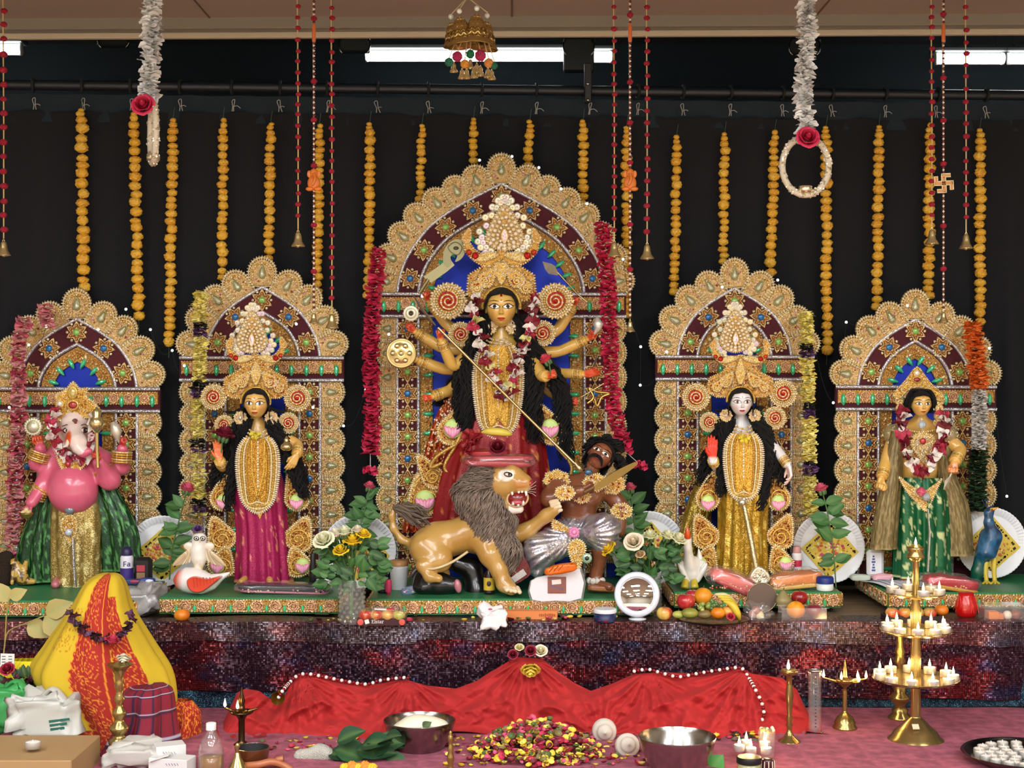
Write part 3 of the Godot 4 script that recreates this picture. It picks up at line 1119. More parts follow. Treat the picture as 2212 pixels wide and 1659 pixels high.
# ---------- jewellery
const GOLDS := ["e6c67c","d3a34a","f0dfae","c8923c"]
func pl(a: Array,z: float) -> PackedVector2Array:
	var r := PackedVector2Array()
	for i in range(0,a.size(),2):
		var v := q(a[i],a[i + 1],z)
		r.append(Vector2(v.x,v.y))
	return r
func mid_of(p: PackedVector2Array) -> Vector2:
	var m := Vector2.ZERO
	for e in p:
		m += e
	return m / p.size()
func ornate(b: B,out: PackedVector2Array,z: float,rim: float,fill: float,stones: Array,face := "b98a44",mid := Vector2.INF,inner := 0.72) -> void:
	var m := mid_of(out) if mid == Vector2.INF else mid
	b.plate(out,[Vector2(1,z - 0.006),Vector2(1,z + 0.003),Vector2(0.94,z + 0.007),Vector2(0.84,z + 0.004),Vector2(0.78,z + 0.0075),Vector2(0.7,z + 0.004),Vector2(0.0,z + 0.006)],Transform3D.IDENTITY,["b28a45","dcba72","ecd79f",face,"dcb566",face,face],m)
	var ring := PackedVector3Array()
	for e in out:
		var g := m + (e - m) * 0.97
		ring.append(Vector3(g.x,g.y,z + 0.005))
	ring.append(ring[0])
	b.beads(ring,rim,rim * 1.75,Vector3(0.8,1.25,1),6,4,["f2e4bd","e0c384"])
	if fill <= 0.0:
		return
	var lo := out[0]
	var hi := out[0]
	for e in out:
		lo = lo.min(e)
		hi = hi.max(e)
	var small := PackedVector2Array()
	for e in out:
		small.append(m + (e - m) * inner)
	var n := int((hi.x - lo.x) * (hi.y - lo.y) / (fill * fill * 3.0))
	for i in mini(n,400):
		var e := Vector2(rnd(lo.x,hi.x),rnd(lo.y,hi.y))
		if Geometry2D.is_point_in_polygon(e,small):
			b.ink(pick(stones)).ball(Vector3(e.x,e.y,z + 0.006),Vector3.ONE * fill * rnd(0.6,1.1),6,4)
func spiral(b: B,c: Vector2,r: float,z: float,turns: float,flip: float) -> void:
	var out := PackedVector2Array()
	for i in 40:
		var a := TAU * i / 40
		out.append(c + Vector2(cos(a),sin(a)) * r * (1.0 + 0.05 * cos(a * 14)))
	ornate(b,out,z,r * 0.1,0.0,[],"b48a50")
	b.ink("9c221f").plate(circ(r * 0.56,24,r * 0.56,c),[Vector2(1,z + 0.006),Vector2(0.9,z + 0.0085),Vector2(0,z + 0.0085)],Transform3D.IDENTITY,[],c)
	for row in [0.8,0.66]:
		var ring := PackedVector3Array()
		for i in 41:
			var a := TAU * i / 40
			ring.append(Vector3(c.x + cos(a) * r * row,c.y + sin(a) * r * row,z + 0.009))
		b.beads(ring,r * 0.08,r * 0.15,Vector3.ONE,6,4,["f6edd2","ead9ae"] if row > 0.7 else ["e8ca80"])
	var sp := PackedVector3Array()
	for i in 46:
		var f := i / 45.0
		var a := flip * f * turns * TAU + PI / 2
		sp.append(Vector3(c.x + cos(a) * r * 0.58 * (1 - f * 0.85),c.y + sin(a) * r * 0.58 * (1 - f * 0.85),z + 0.008 + f * 0.004))
	b.ink("e8cd8c").tube(sp,r * 0.055,6)
	b.beads(sp,r * 0.07,r * 0.16,Vector3.ONE,6,4,["f5ecd0","dca94a"])
	b.ink("b5231f").ball(Vector3(c.x,c.y,z + 0.012),Vector3(r * 0.13,r * 0.13,r * 0.1),10,6)
func medallion(b: B,bp: B,c: Vector2,w: float,h: float,z: float) -> void:
	var out := PackedVector2Array()
	for e in drop(w,h,40):
		out.append(c + e)
	ornate(b,out,z,w * 0.07,0.0,[],"c79c52",c)
	for row in [0.86,0.62,0.38]:
		var ring := PackedVector3Array()
		for e in out:
			var g: Vector2 = c + (e - c) * row
			ring.append(Vector3(g.x,g.y,z + 0.008 + 0.004 * (1 - row)))
		ring.append(ring[0])
		var r: float = w * (0.115 if row > 0.5 else 0.09)
		bp.beads(ring,r,r * 2.15,Vector3.ONE,8,6,["efe3c8","e2d0a2"])
	b.ink("e8cb84").plate(PackedVector2Array(Array(curve2(PackedVector2Array([Vector2(0,h * 0.36),Vector2(w * 0.2,0),Vector2(0,-h * 0.34),Vector2(-w * 0.2,0)]),4,true)).map(func(e): return e + c)),[Vector2(1,z + 0.01),Vector2(1,z + 0.016),Vector2(0.8,z + 0.017),Vector2(0.7,z + 0.015),Vector2(0,z + 0.02)],Transform3D.IDENTITY,["d9b35c","efd79b","e0b860","efd0d0","f7e6e6"],c)
	for row in [1.14,1.3]:
		for i in range(0,40,2):
			if out[i].y < c.y - h * 0.58:
				continue
			var near: Vector2 = out[(i + (1 if row > 1.2 else 0)) % 40]
			var g: Vector2 = near + (near - c - Vector2(0,h * 0.2)).normalized() * w * (0.16 if row < 1.2 else 0.4)
			var d: float = (g - c).angle() - PI / 2
			bp.k = hx(pick(["dccfb4","cfc0ac","c9c6a8","e2d0a4","d2bcc0"]))
			bp.plate(circ(w * 0.19,10),[Vector2(1,0),Vector2(1,0.003),Vector2(0.75,0.006),Vector2(0.5,0.004),Vector2(0,0.007)],Transform3D(Basis(Vector3.BACK,d),Vector3(g.x,g.y,z - 0.004 - 0.003 * row)))
func bangles(b: B,p0: Vector3,p1: Vector3,r: float,n: int) -> void:
	for i in n:
		var c := p0.lerp(p1,(i + 0.5) / n)
		var d := (p1 - p0).normalized()
		var x := d.cross(Vector3.BACK if absf(d.z) < 0.9 else Vector3.UP).normalized()
		var y := d.cross(x)
		var ring := PackedVector3Array()
		for k in 19:
			var a := TAU * k / 18
			ring.append(c + (x * cos(a) + y * sin(a)) * r)
		b.ink(["dcb04a","efd691","c9973a"][i % 3]).tube(ring,p0.distance_to(p1) / n * 0.42,6,false)
		b.beads(ring,p0.distance_to(p1) / n * 0.5,r * 0.55,Vector3.ONE,5,4,["f0dfae","e0b85e"])
func arm(b: B,pts: PackedVector3Array,r0: float,r1: float) -> void:
	var path := PackedVector3Array()
	var rad := []
	var n := pts.size()
	for i in n - 1:
		for k in 10:
			path.append(pts[i].lerp(pts[i + 1],k / 10.0))
			rad.append(lerpf(r0,r1,(i + k / 10.0) / (n - 1)) * (1.0 + 0.1 * sin(PI * k / 10.0)))
	path.append(pts[n - 1])
	rad.append(r1)
	for s in 2:
		var c := path.duplicate()
		for i in range(1,path.size() - 1):
			path[i] = (c[i - 1] + c[i] * 2 + c[i + 1]) / 4
	b.tube(path,rad,14)
func skirt(rows: Array,z: float,pleats: int,amp: float,ink_: Callable,a0 := 0.0,a1 := TAU,nu := 130,nv := 56) -> B:
	var b := B.new()
	var p := PackedVector3Array()
	var cc := PackedColorArray()
	for j in nv:
		var f := float(j) / (nv - 1) * (rows.size() - 1)
		var i0 := mini(int(f),rows.size() - 2)
		var h := f - i0
		var m := []
		for k in 4:
			m.append(cubic_interpolate(rows[i0][k],rows[i0 + 1][k],rows[maxi(i0 - 1,0)][k],rows[mini(i0 + 2,rows.size() - 1)][k],h))
		for i in nu:
			var u := lerpf(a0,a1,float(i) / (nu - 1))
			var g := float(j) / (nv - 1)
			var fold := 1.0 + amp * (0.25 + 0.75 * g) * (sin(u * pleats + 0.8 * sin(u * 3.0 + g)) + 0.4 * sin(u * pleats * 1.7 + 2.0 + g * 2))
			var e := q(m[1] + sin(u) * m[2] * fold,m[0],z)
			e.z += cos(u) * m[3] * fold
			p.append(e)
			cc.append(ink_.call(u,g))
	b.grid(p,nu,false,false,cc)
	return b
var motif: FastNoiseLite
func print_on(base_: String,gold: String,amount: float,k := 60.0) -> Callable:
	var c0 := hx(base_)
	var c1 := hx(gold)
	return func(u: float,g: float) -> Color:
		var n := motif.get_noise_2d(u * k,g * k * 2.2)
		return c1 if n > amount or g > 0.965 else c0
func ruffle_mesh(seed_: int,col: Array,thick: float,frill: float) -> ArrayMesh:
	rng.seed = seed_
	var b := B.new()
	for lay in 2:
		var ph := rnd(0,TAU)
		var p := PackedVector3Array()
		var cc := PackedColorArray()
		var c0 := hx(pick(col))
		var c1 := hx(pick(col))
		for j in 7:
			var f := j / 6.0
			for i in 28:
				var a := TAU * i / 28
				var r := sin(f * PI * 0.5) * (1.0 + frill * f * sin(a * 3 + ph) + frill * 0.4 * f * sin(a * 7 + ph * 3)) * (1.0 - 0.15 * lay)
				p.append(Vector3(cos(a) * r,(thick * f * (0.55 * sin(a * 3 + ph * 2) + 0.25 * sin(a * 6)) + (lay - 0.5) * thick * 0.9),sin(a) * r))
				cc.append(c0.lerp(c1,f))
		b.grid(p,28,true,false,cc)
		var d := PackedVector3Array()
		for e in p:
			d.append(e - Vector3(0,thick * 0.12,0))
		b.grid(d,28,true,false,cc)
	return b.mesh()
func puff_mesh(seed_: int,c0: String,c1: String,ruff: float) -> ArrayMesh:
	rng.seed = seed_
	var n := FastNoiseLite.new()
	n.seed = seed_
	n.frequency = 2.2
	var b := B.new()
	var p := PackedVector3Array()
	var cc := PackedColorArray()
	var a0 := hx(c0)
	var a1 := hx(c1)
	for j in 17:
		var f := PI * j / 16
		for i in 24:
			var a := TAU * i / 24
			var d := Vector3(sin(f) * sin(a),-cos(f),sin(f) * cos(a))
			var m := absf(n.get_noise_3dv(d * 1.7)) * 2.2
			var e := sin(a * 6 + seed_ + 2.5 * sin(f * 4)) * sin(f)
			p.append(d * (1.0 - ruff + ruff * (0.35 + m * 0.6 + e * 0.22)))
			cc.append(a0.lerp(a1,clampf(m,0,1)))
	b.grid(p,24,true,false,cc)
	return b.mesh()
# ---------- the statues
const STATUE_D := 5.72
func goddess_common(o: Node3D,e: Dictionary) -> void:
	var ex: float = e.x
	var ey: float = e.y
	var u: float = e.u
	var z: float = e.z
	var c := B.new()
	var pearl := B.new()
	var arc := PackedVector3Array()
	for i in 25:
		var a := lerpf(-0.12,PI + 0.12,i / 24.0)
		arc.append(q(ex + cos(a) * u * 0.98,ey - u * 0.08 - sin(a) * u * 0.98,z + 0.012 - 0.02 * absf(cos(a))))
	c.ink("d5ab4e").tube(arc,px(u * 0.1),8)
	pearl.beads(arc,px(u * 0.085),px(u * 0.15),Vector3.ONE,7,5,["f3e6bf","e6c87e"])
	part("tiara_beading",pearl,mm("pearl"),o)
	pearl = B.new()
	var top: float = e.top
	var wing: float = e.wing
	var cw := pl([ex - wing,ey - u * 0.7,ex - wing * 0.95,ey - u * 1.7,ex - wing * 0.55,ey - u * 2.15,ex - wing * 0.28,top + u * 0.35,ex,top,ex + wing * 0.28,top + u * 0.35,ex + wing * 0.55,ey - u * 2.15,ex + wing * 0.95,ey - u * 1.7,ex + wing,ey - u * 0.7,ex + wing * 0.72,ey - u * 0.35,ex + u * 0.9,ey - u * 0.35,ex + u * 0.6,ey - u * 0.9,ex,ey - u * 1.05,ex - u * 0.6,ey - u * 0.9,ex - u * 0.9,ey - u * 0.35,ex - wing * 0.72,ey - u * 0.35],z - 0.02)
	c.ink("c4964a").extr(cw,z - 0.035,z - 0.02)
	var ring := to3(cw,z - 0.019)
	c.beads(ring,px(u * 0.075),px(u * 0.14),Vector3(0.8,1.2,1),6,4,["f0dfae","d9b05c"])
	for i in int(260 * wing / 60):
		var v := Vector2(rnd(-wing,wing),rnd(0.4,2.6) * u)
		var g := q(ex + v.x,ey - v.y,z - 0.018)
		if Geometry2D.is_point_in_polygon(Vector2(g.x,g.y),cw):
			c.ink(pick(["e6c67c","d3a34a","f0dfae","c8923c","c0432f","e9dcd0","a9702c"])).ball(g,Vector3.ONE * px(rnd(1.2,2.4)),6,4)
	var leaf := pl([ex,ey - u * 1.2,ex + u * 0.34,ey - u * 2.0,ex + u * 0.26,ey - u * 2.35,ex,top + u * 0.2,ex - u * 0.26,ey - u * 2.35,ex - u * 0.34,ey - u * 2.0],z)
	ornate(c,curve2(leaf,5,true),z - 0.012,px(u * 0.05),px(u * 0.05),["f0dfae","e9c25a","f7ecd0"],"dcb65a")
	for sx in [-1,1]:
		for r in [[0.95,1.45,0.42],[1.5,1.05,0.34]]:
			var pc: Vector3 = q(ex + sx * u * r[0] * wing / (u * 2.1),ey - u * r[1],z)
			var out := PackedVector2Array()
			for d in drop(px(u * r[2]),px(u * r[2] * 1.5),24):
				out.append(Vector2(pc.x,pc.y) + d.rotated(sx * 0.7))
			ornate(c,out,z - 0.011,px(u * 0.06),px(u * 0.06),["f0dfae","e9c25a","e6ddd8","c0432f"],"caa04a",Vector2(pc.x,pc.y))
			var s2 := PackedVector3Array()
			for i in 26:
				var a: float = sx * i * 0.36 + 1.0
				s2.append(Vector3(pc.x,pc.y - px(u * 0.06),z - 0.002) + Vector3(cos(a),sin(a),0) * px(u * r[2]) * 0.5 * (1.0 - i / 30.0))
			c.ink("f0d48a").tube(s2,px(u * 0.045),6)
	part("crown",c,mm("gilt"),o)
	if e.has("boat"):
		c = B.new()
		var yb: float = e.boat
		var bw: float = e.bw
		var boat := curve2(pl([ex,yb + u * 0.75,ex + bw * 0.6,yb + u * 0.62,ex + bw,yb - u * 0.1,ex + bw * 0.98,yb - u * 0.75,ex + bw * 0.72,yb - u * 0.1,ex + bw * 0.35,yb + u * 0.12,ex,yb - u * 0.1,ex - bw * 0.35,yb + u * 0.12,ex - bw * 0.72,yb - u * 0.1,ex - bw * 0.98,yb - u * 0.75,ex - bw,yb - u * 0.1,ex - bw * 0.6,yb + u * 0.62],z - 0.02),4,true)
		c.ink("cda04c").extr(boat,z - 0.04,z - 0.022)
		c.beads(to3(boat,z - 0.02),px(u * 0.07),px(u * 0.13),Vector3.ONE,6,4,["f0dfae","dcb25c"])
		for sx in [-1,1]:
			var wv := pl([ex + sx * bw * 0.08,yb + u * 0.1,ex + sx * bw * 0.4,yb - u * 0.02,ex + sx * bw * 0.8,yb + u * 0.35,ex + sx * bw * 0.5,yb + u * 0.45,ex + sx * bw * 0.25,yb + u * 0.3],z)
			ornate(c,curve2(wv,4,true),z - 0.016,px(u * 0.05),px(u * 0.05),["f5eccb","e6cd86"],"e0c476")
			var g := q(ex + sx * bw * 0.72,yb + u * 0.18,z - 0.01)
			c.ink("b3201c").ball(g,Vector3(1,1,0.6) * px(u * 0.19),10,7)
			c.ink("c23a22").ball(q(ex + sx * bw * 0.9,yb + u * 0.0,z - 0.016),Vector3(1,1,0.6) * px(u * 0.15),10,7)
			var tip := PackedVector2Array()
			var tc := q(ex + sx * bw * 0.97,yb - u * 0.75,z)
			for d in drop(px(u * 0.24),px(u * 0.42),20):
				tip.append(Vector2(tc.x,tc.y) + d.rotated(sx * 0.3))
			ornate(c,tip,z - 0.024,px(u * 0.05),0.0,[],"c7974a")
		part("crown_tier",c,mm("gilt"),o)
	c = B.new()
	var mc := q(e.mx,e.my,z - 0.03)
	medallion(c,pearl,Vector2(mc.x,mc.y),px(e.mw),px(e.mh),z - 0.03)
	part("pearls",pearl,mm("pearl"),part("medallion",c,mm("gilt"),o))
	for s in e.spirals:
		c = B.new()
		var g := q(s[0],s[1],z - 0.02)
		spiral(c,Vector2(g.x,g.y),px(s[2]),z - 0.03,2.2,signf(s[0] - ex))
		part("swirl_ornament",c,mm("gilt"),o)
	for sx in [-1,1]:
		c = B.new()
		var g := q(ex + sx * u * float(e.get("ear",1.05)),ey + u * 1.0,z)
		var out := PackedVector2Array()
		for i in 30:
			var a := TAU * i / 30
			out.append(Vector2(g.x,g.y) + Vector2(cos(a),sin(a)) * px(u * 0.42) * (1 + 0.1 * cos(a * 9)))
		ornate(c,out,z - 0.012,px(u * 0.055),px(u * 0.05),["f0e6d4","e8d8b0","d9a6a0"],"d5b98a")
		c.ink("e6d3b0").ball(Vector3(g.x,g.y,z - 0.002),Vector3(1,1,0.6) * px(u * 0.13),9,6)
		part("earring",c,mm("gilt"),o)
func breastplate(o: Node3D,cxp: float,y0: float,y1: float,w: float,z: float,core: String) -> void:
	var shape := func(k: float,y0_: float) -> Array:
		return [cxp - w * k * 0.62,y0_,cxp - w * k * 0.9,lerpf(y0_,y1,0.12),cxp - w * k,lerpf(y0_,y1,0.3),cxp - w * k * 0.95,lerpf(y0_,y1,0.55),cxp - w * k * 0.7,lerpf(y0_,y1,0.85),cxp,y0_ + (y1 - y0_) * (0.55 + 0.45 * k),cxp + w * k * 0.7,lerpf(y0_,y1,0.85),cxp + w * k * 0.95,lerpf(y0_,y1,0.55),cxp + w * k,lerpf(y0_,y1,0.3),cxp + w * k * 0.9,lerpf(y0_,y1,0.12),cxp + w * k * 0.62,y0_]
	var b := B.new()
	var outer := curve2(pl(shape.call(1.0,y0),z),4)
	b.ink("d0aa62").extr(outer,z - 0.012,z)
	part("breastplate",b,mm("gilt"),o)
	var n := 0
	for r in [[0.98,2.6,5.2,["e9e0cf","d9c9a4"],"pearl"],[0.86,2.3,4.2,["f2e6c4","e2c377"],"pearl"],[0.75,2.0,3.8,["d8a63e","eccb72"],"gilt"],[0.64,2.2,4.2,["f0dfae"],"pearl"],[0.5,1.8,3.4,["d39a30","e6bb50"],"gilt"]]:
		b = B.new()
		var line := curve2(pl(shape.call(r[0],y0 + 2),z),4)
		b.beads(to3(line,z + 0.003 + n * 0.0012,false),px(r[1]),px(r[2] * 0.85),Vector3(0.75,1.5,1) if n == 0 else Vector3.ONE,6,4,r[3])
		part("bead_row",b,mm(r[4]),o)
		n += 1
	b = B.new()
	b.ink(core).extr(curve2(pl(shape.call(0.44,y0 + 3),z),3),z,z + 0.008)
	for sx in [-1,1]:
		b.ink("e9c25a").tube(Q([cxp + sx * w * 0.3,y0 + 6,z + 0.009,cxp + sx * w * 0.27,lerpf(y0,y1,0.45),z + 0.009,cxp + sx * w * 0.04,lerpf(y0,y1,0.76),z + 0.009]),px(1.6),6)
	part("plate_core",b,mm("gilt"),o)
	b = B.new()
	for i in int((y1 - y0) * 0.62 / 6):
		b.ink(["f3ead2","e0c890"][i % 2]).ball(q(cxp,y0 + 10 + i * 6,z + 0.009),Vector3(px(2.4),px(3.0),0.004),6,4)
	part("bead_row",b,mm("pearl"),o)
	b = B.new()
	for i in 3:
		var ln := PackedVector3Array()
		for k in 15:
			var a := lerpf(-1.1,1.1,k / 14.0)
			ln.append(q(cxp + sin(a) * w * (0.42 + i * 0.08),y0 - 22 + i * 7 + cos(a) * 12,z - 0.008 + cos(a) * 0.012))
		b.beads(ln,px(2.4),px(3.9),Vector3.ONE,6,4,["f0dfae","d9b05c","e8e0da"])
		b.ink("cf9f47").tube(ln,px(1.5),6)
	part("necklace",b,mm("gilt"),o)
func paisley(o: Node3D,x: float,y: float,w: float,h: float,z: float,lean: float) -> void:
	var b := B.new()
	var g := q(x,y,z)
	var c := Vector2(g.x,g.y)
	var out := PackedVector2Array()
	for d in drop(px(w),px(h),44):
		var e := d.rotated(lean)
		out.append(c + e)
	ornate(b,out,z,px(2.6),px(2.0),["e6c67c","d3a34a","c8923c","8a2a22"],"a97a3a",c,0.8)
	var sp := PackedVector3Array()
	for i in 40:
		var a := lean + i * 0.3
		sp.append(Vector3(c.x,c.y,z + 0.008) + Vector3(cos(a),sin(a),0) * px(w) * 0.72 * (1.0 - i / 46.0))
	b.ink("e3b95c").tube(sp,px(2.0),6)
	part("paisley",b,mm("gilt"),o)
func lotus(o: Node3D,x: float,y: float,r: float,z: float) -> void:
	var g := q(x,y,z)
	var b := B.new()
	b.ink("c4dd7c").plate(circ(px(r),24,px(r * 1.12)),[Vector2(1,-0.003),Vector2(1,0.004),Vector2(0.75,0.010),Vector2(0,0.012)],Transform3D(Basis.IDENTITY,g))
	part("lotus",b,mm("satin"),o)
	for i in 5:
		var f := i - 2
		var m := part("lotus_petal",keep("lotus_petal",lotus_petal_mesh),mm("satin"),o,Transform3D(Basis(Vector3.BACK,-f * 0.3).scaled(Vector3.ONE * px(r) / 20.0 * 1000.0),g + Vector3(f * px(r) * 0.3,-px(r) * 0.42 + absf(f) * px(r) * 0.12,0.011 - 0.001 * absf(f))))
func lotus_petal_mesh() -> ArrayMesh:
	var b := B.new()
	var out := PackedVector2Array()
	for e in curve2(V2([0,13,6,2,5,-9,0,-13,-5,-9,-6,2]),4,true):
		out.append(e / 1000.0)
	b.plate(out,[Vector2(1,0),Vector2(1,0.001),Vector2(0.6,0.0035),Vector2(0,0.004)],Transform3D.IDENTITY,["c2547f","d9719b","f09fbe","f5b5cd"])
	return b.mesh()
func petal_garland(n: String,label: String,pts: PackedVector3Array,at_: Array,cols: Array,size: float,d: float) -> void:
	var o := thing(n,label,"garland",at_[0],at_[1],d)
	var g := curve(pts,10)
	for i in g.size():
		g[i] = g[i] - o.position
	var L := 0.0
	var next := 0.0
	var k := 0
	for i in g.size() - 1:
		var l := g[i].distance_to(g[i + 1])
		while next <= L + l:
			var p := g[i].lerp(g[i + 1],(next - L) / l)
			var col: String = cols[k % cols.size()]
			var m := keep("rose_petal" + col + str(k % 3),ruffle_mesh.bind(300 + k % 3,[col],0.5,0.22))
			part("petal",m,mm("petal"),o,Transform3D(Basis.from_euler(Vector3(rnd(0.5,1.4),rnd(0,TAU),rnd(-0.5,0.5))).scaled(Vector3(1,1,0.8) * px(size) * rnd(0.75,1.15)),p + Vector3(rnd(-1,1) * px(size * 0.35),0,rnd(0,0.01))))
			k += 1
			next += px(size * 0.95)
		L += l
	var b := B.new()
	b.ink("d8d4c8").tube(g,0.0012,5)
	part("thread",b,mm("dull"),o)
func rose_mesh(c0: String,c1: String,seed_: int,open: float) -> ArrayMesh:
	rng.seed = seed_
	var b := B.new()
	var a0 := hx(c0)
	var a1 := hx(c1)
	b.k = a0.lerp(a1,0.55)
	b.ball(Vector3(0,0.8,0),Vector3(0.3,0.66,0.3),9,7)
	for ring in 4:
		var n: int = [3,4,5,5][ring]
		for i in n:
			var az: float = TAU * i / n + ring * 0.7 + rnd(-0.2,0.2)
			var r1: float = [0.3,0.52,0.76,1.0][ring] * lerpf(0.8,1.0,open)
			var hgt: float = [1.5,1.42,1.25,1.0][ring]
			var half: float = TAU / n * 0.72
			var p := PackedVector3Array()
			var cc := PackedColorArray()
			for sheet in 2:
				p = PackedVector3Array()
				cc = PackedColorArray()
				for j in 8:
					var f := j / 7.0
					for k in 9:
						var s := k / 4.0 - 1.0
						var a: float = az + s * half * (0.35 + 0.65 * sin(minf(f * 2.2,PI / 2)))
						var edge := 1.0 - 0.22 * s * s
						var r := r1 * (0.25 + 0.75 * sin(f * PI / 2)) + open * 0.28 * pow(f,5) * ring / 3.0 - sheet * 0.03
						p.append(Vector3(cos(a) * r,f * hgt * edge - 0.12 * ring / 3.0 * pow(f,6) * open * 3,sin(a) * r))
						cc.append(a0.lerp(a1,f))
				b.grid(p,9,false,false,cc)
	return b.mesh()
func leaf_mesh(c0: String,wide: float) -> ArrayMesh:
	var b := B.new()
	var n := 9
	var a := hx(c0)
	for side in 2:
		var p := PackedVector3Array()
		var cc := PackedColorArray()
		for j in n + 1:
			var f := float(j) / n
			var w := wide * sin(PI * pow(f,0.8)) * (1.0 + 0.05 * (j % 2))
			for k in 5:
				var s := k / 2.0 - 1.0
				p.append(Vector3(s * w,f,0.12 * absf(s) * w * 2.0 - 0.25 * f * f + side * 0.012))
				cc.append(a.lerp(Color(0.2,0.32,0.08),0.3 if k == 2 else 0.0))
		b.grid(p,5,false,false,cc)
	return b.mesh()
const FIST := [1.3,1.35,1.4,1.45]
const LOOSE := [0.3,0.38,0.45,0.55]
const OPEN := [0.04,0.03,0.04,0.06]
const GRIP := [0.95,1.0,1.05,1.1]
func limb(b: B,bg: Node3D,pts: Array,r0: float,r1: float,hd: Vector3,hn: Vector3,hl: float,curl: Array,thumb: float,flip: bool,skin: String,palm := "d9522f") -> void:
	var p := Q(pts)
	b.ink(skin)
	arm(b,p,px(r0),px(r1))
	var w := p[p.size() - 1]
	var e := p[p.size() - 2]
	hand_at(b,w + (w - e).normalized() * px(1.5),hd,hn,px(hl),hand(curl,thumb,skin,palm),flip)
	if bg:
		var g := B.new()
		bangles(g,w.lerp(e,0.06),w.lerp(e,minf(0.5,px(22) / w.distance_to(e))),px(r1 + 1.5),5)
		part("bangles",g,mm("gilt"),bg)
func torso(ex: float,ey: float,u: float,z: float,sh: float,hip: float) -> Array:
	var k := px(u)
	return [[q(ex,ey + u * 0.7,z - 0.01),q(ex,ey + u * 1.7,z - 0.02),k * 0.4,k * 0.44],[q(ex,ey + u * 2.0,z - 0.03),q(ex,ey + u * 3.1,z - 0.02),k * 0.85,k * 0.95,Vector3(1.2,1,0.8)],[q(ex - u * sh,ey + u * 2.05,z - 0.03),q(ex + u * sh,ey + u * 2.05,z - 0.03),k * 0.5,k * 0.5],[q(ex,ey + u * 3.1,z - 0.02),q(ex,ey + u * 5.0,z - 0.03),k * 0.8,k * hip,Vector3(1.1,1,0.8)]]
func pretty_face(o: Node3D,body: B,ex: float,ey: float,u: float,z: float,opts: Dictionary,tilt := Basis.IDENTITY) -> void:
	body.add(head(opts),Transform3D(tilt.scaled(Vector3.ONE * px(u)),q(ex,ey,z)))
	part("body",body,mm("clay"),o)
	var h := hair_cap(opts.get("low",-1.0),opts.get("grow",1.1),opts.get("wide",0.8),opts.get("fringe",0.66))
	var hb := B.new()
	hb.add(h,Transform3D(tilt.scaled(Vector3.ONE * px(u)),q(ex,ey,z)))
	part("hair",hb,mm("hair"),o)
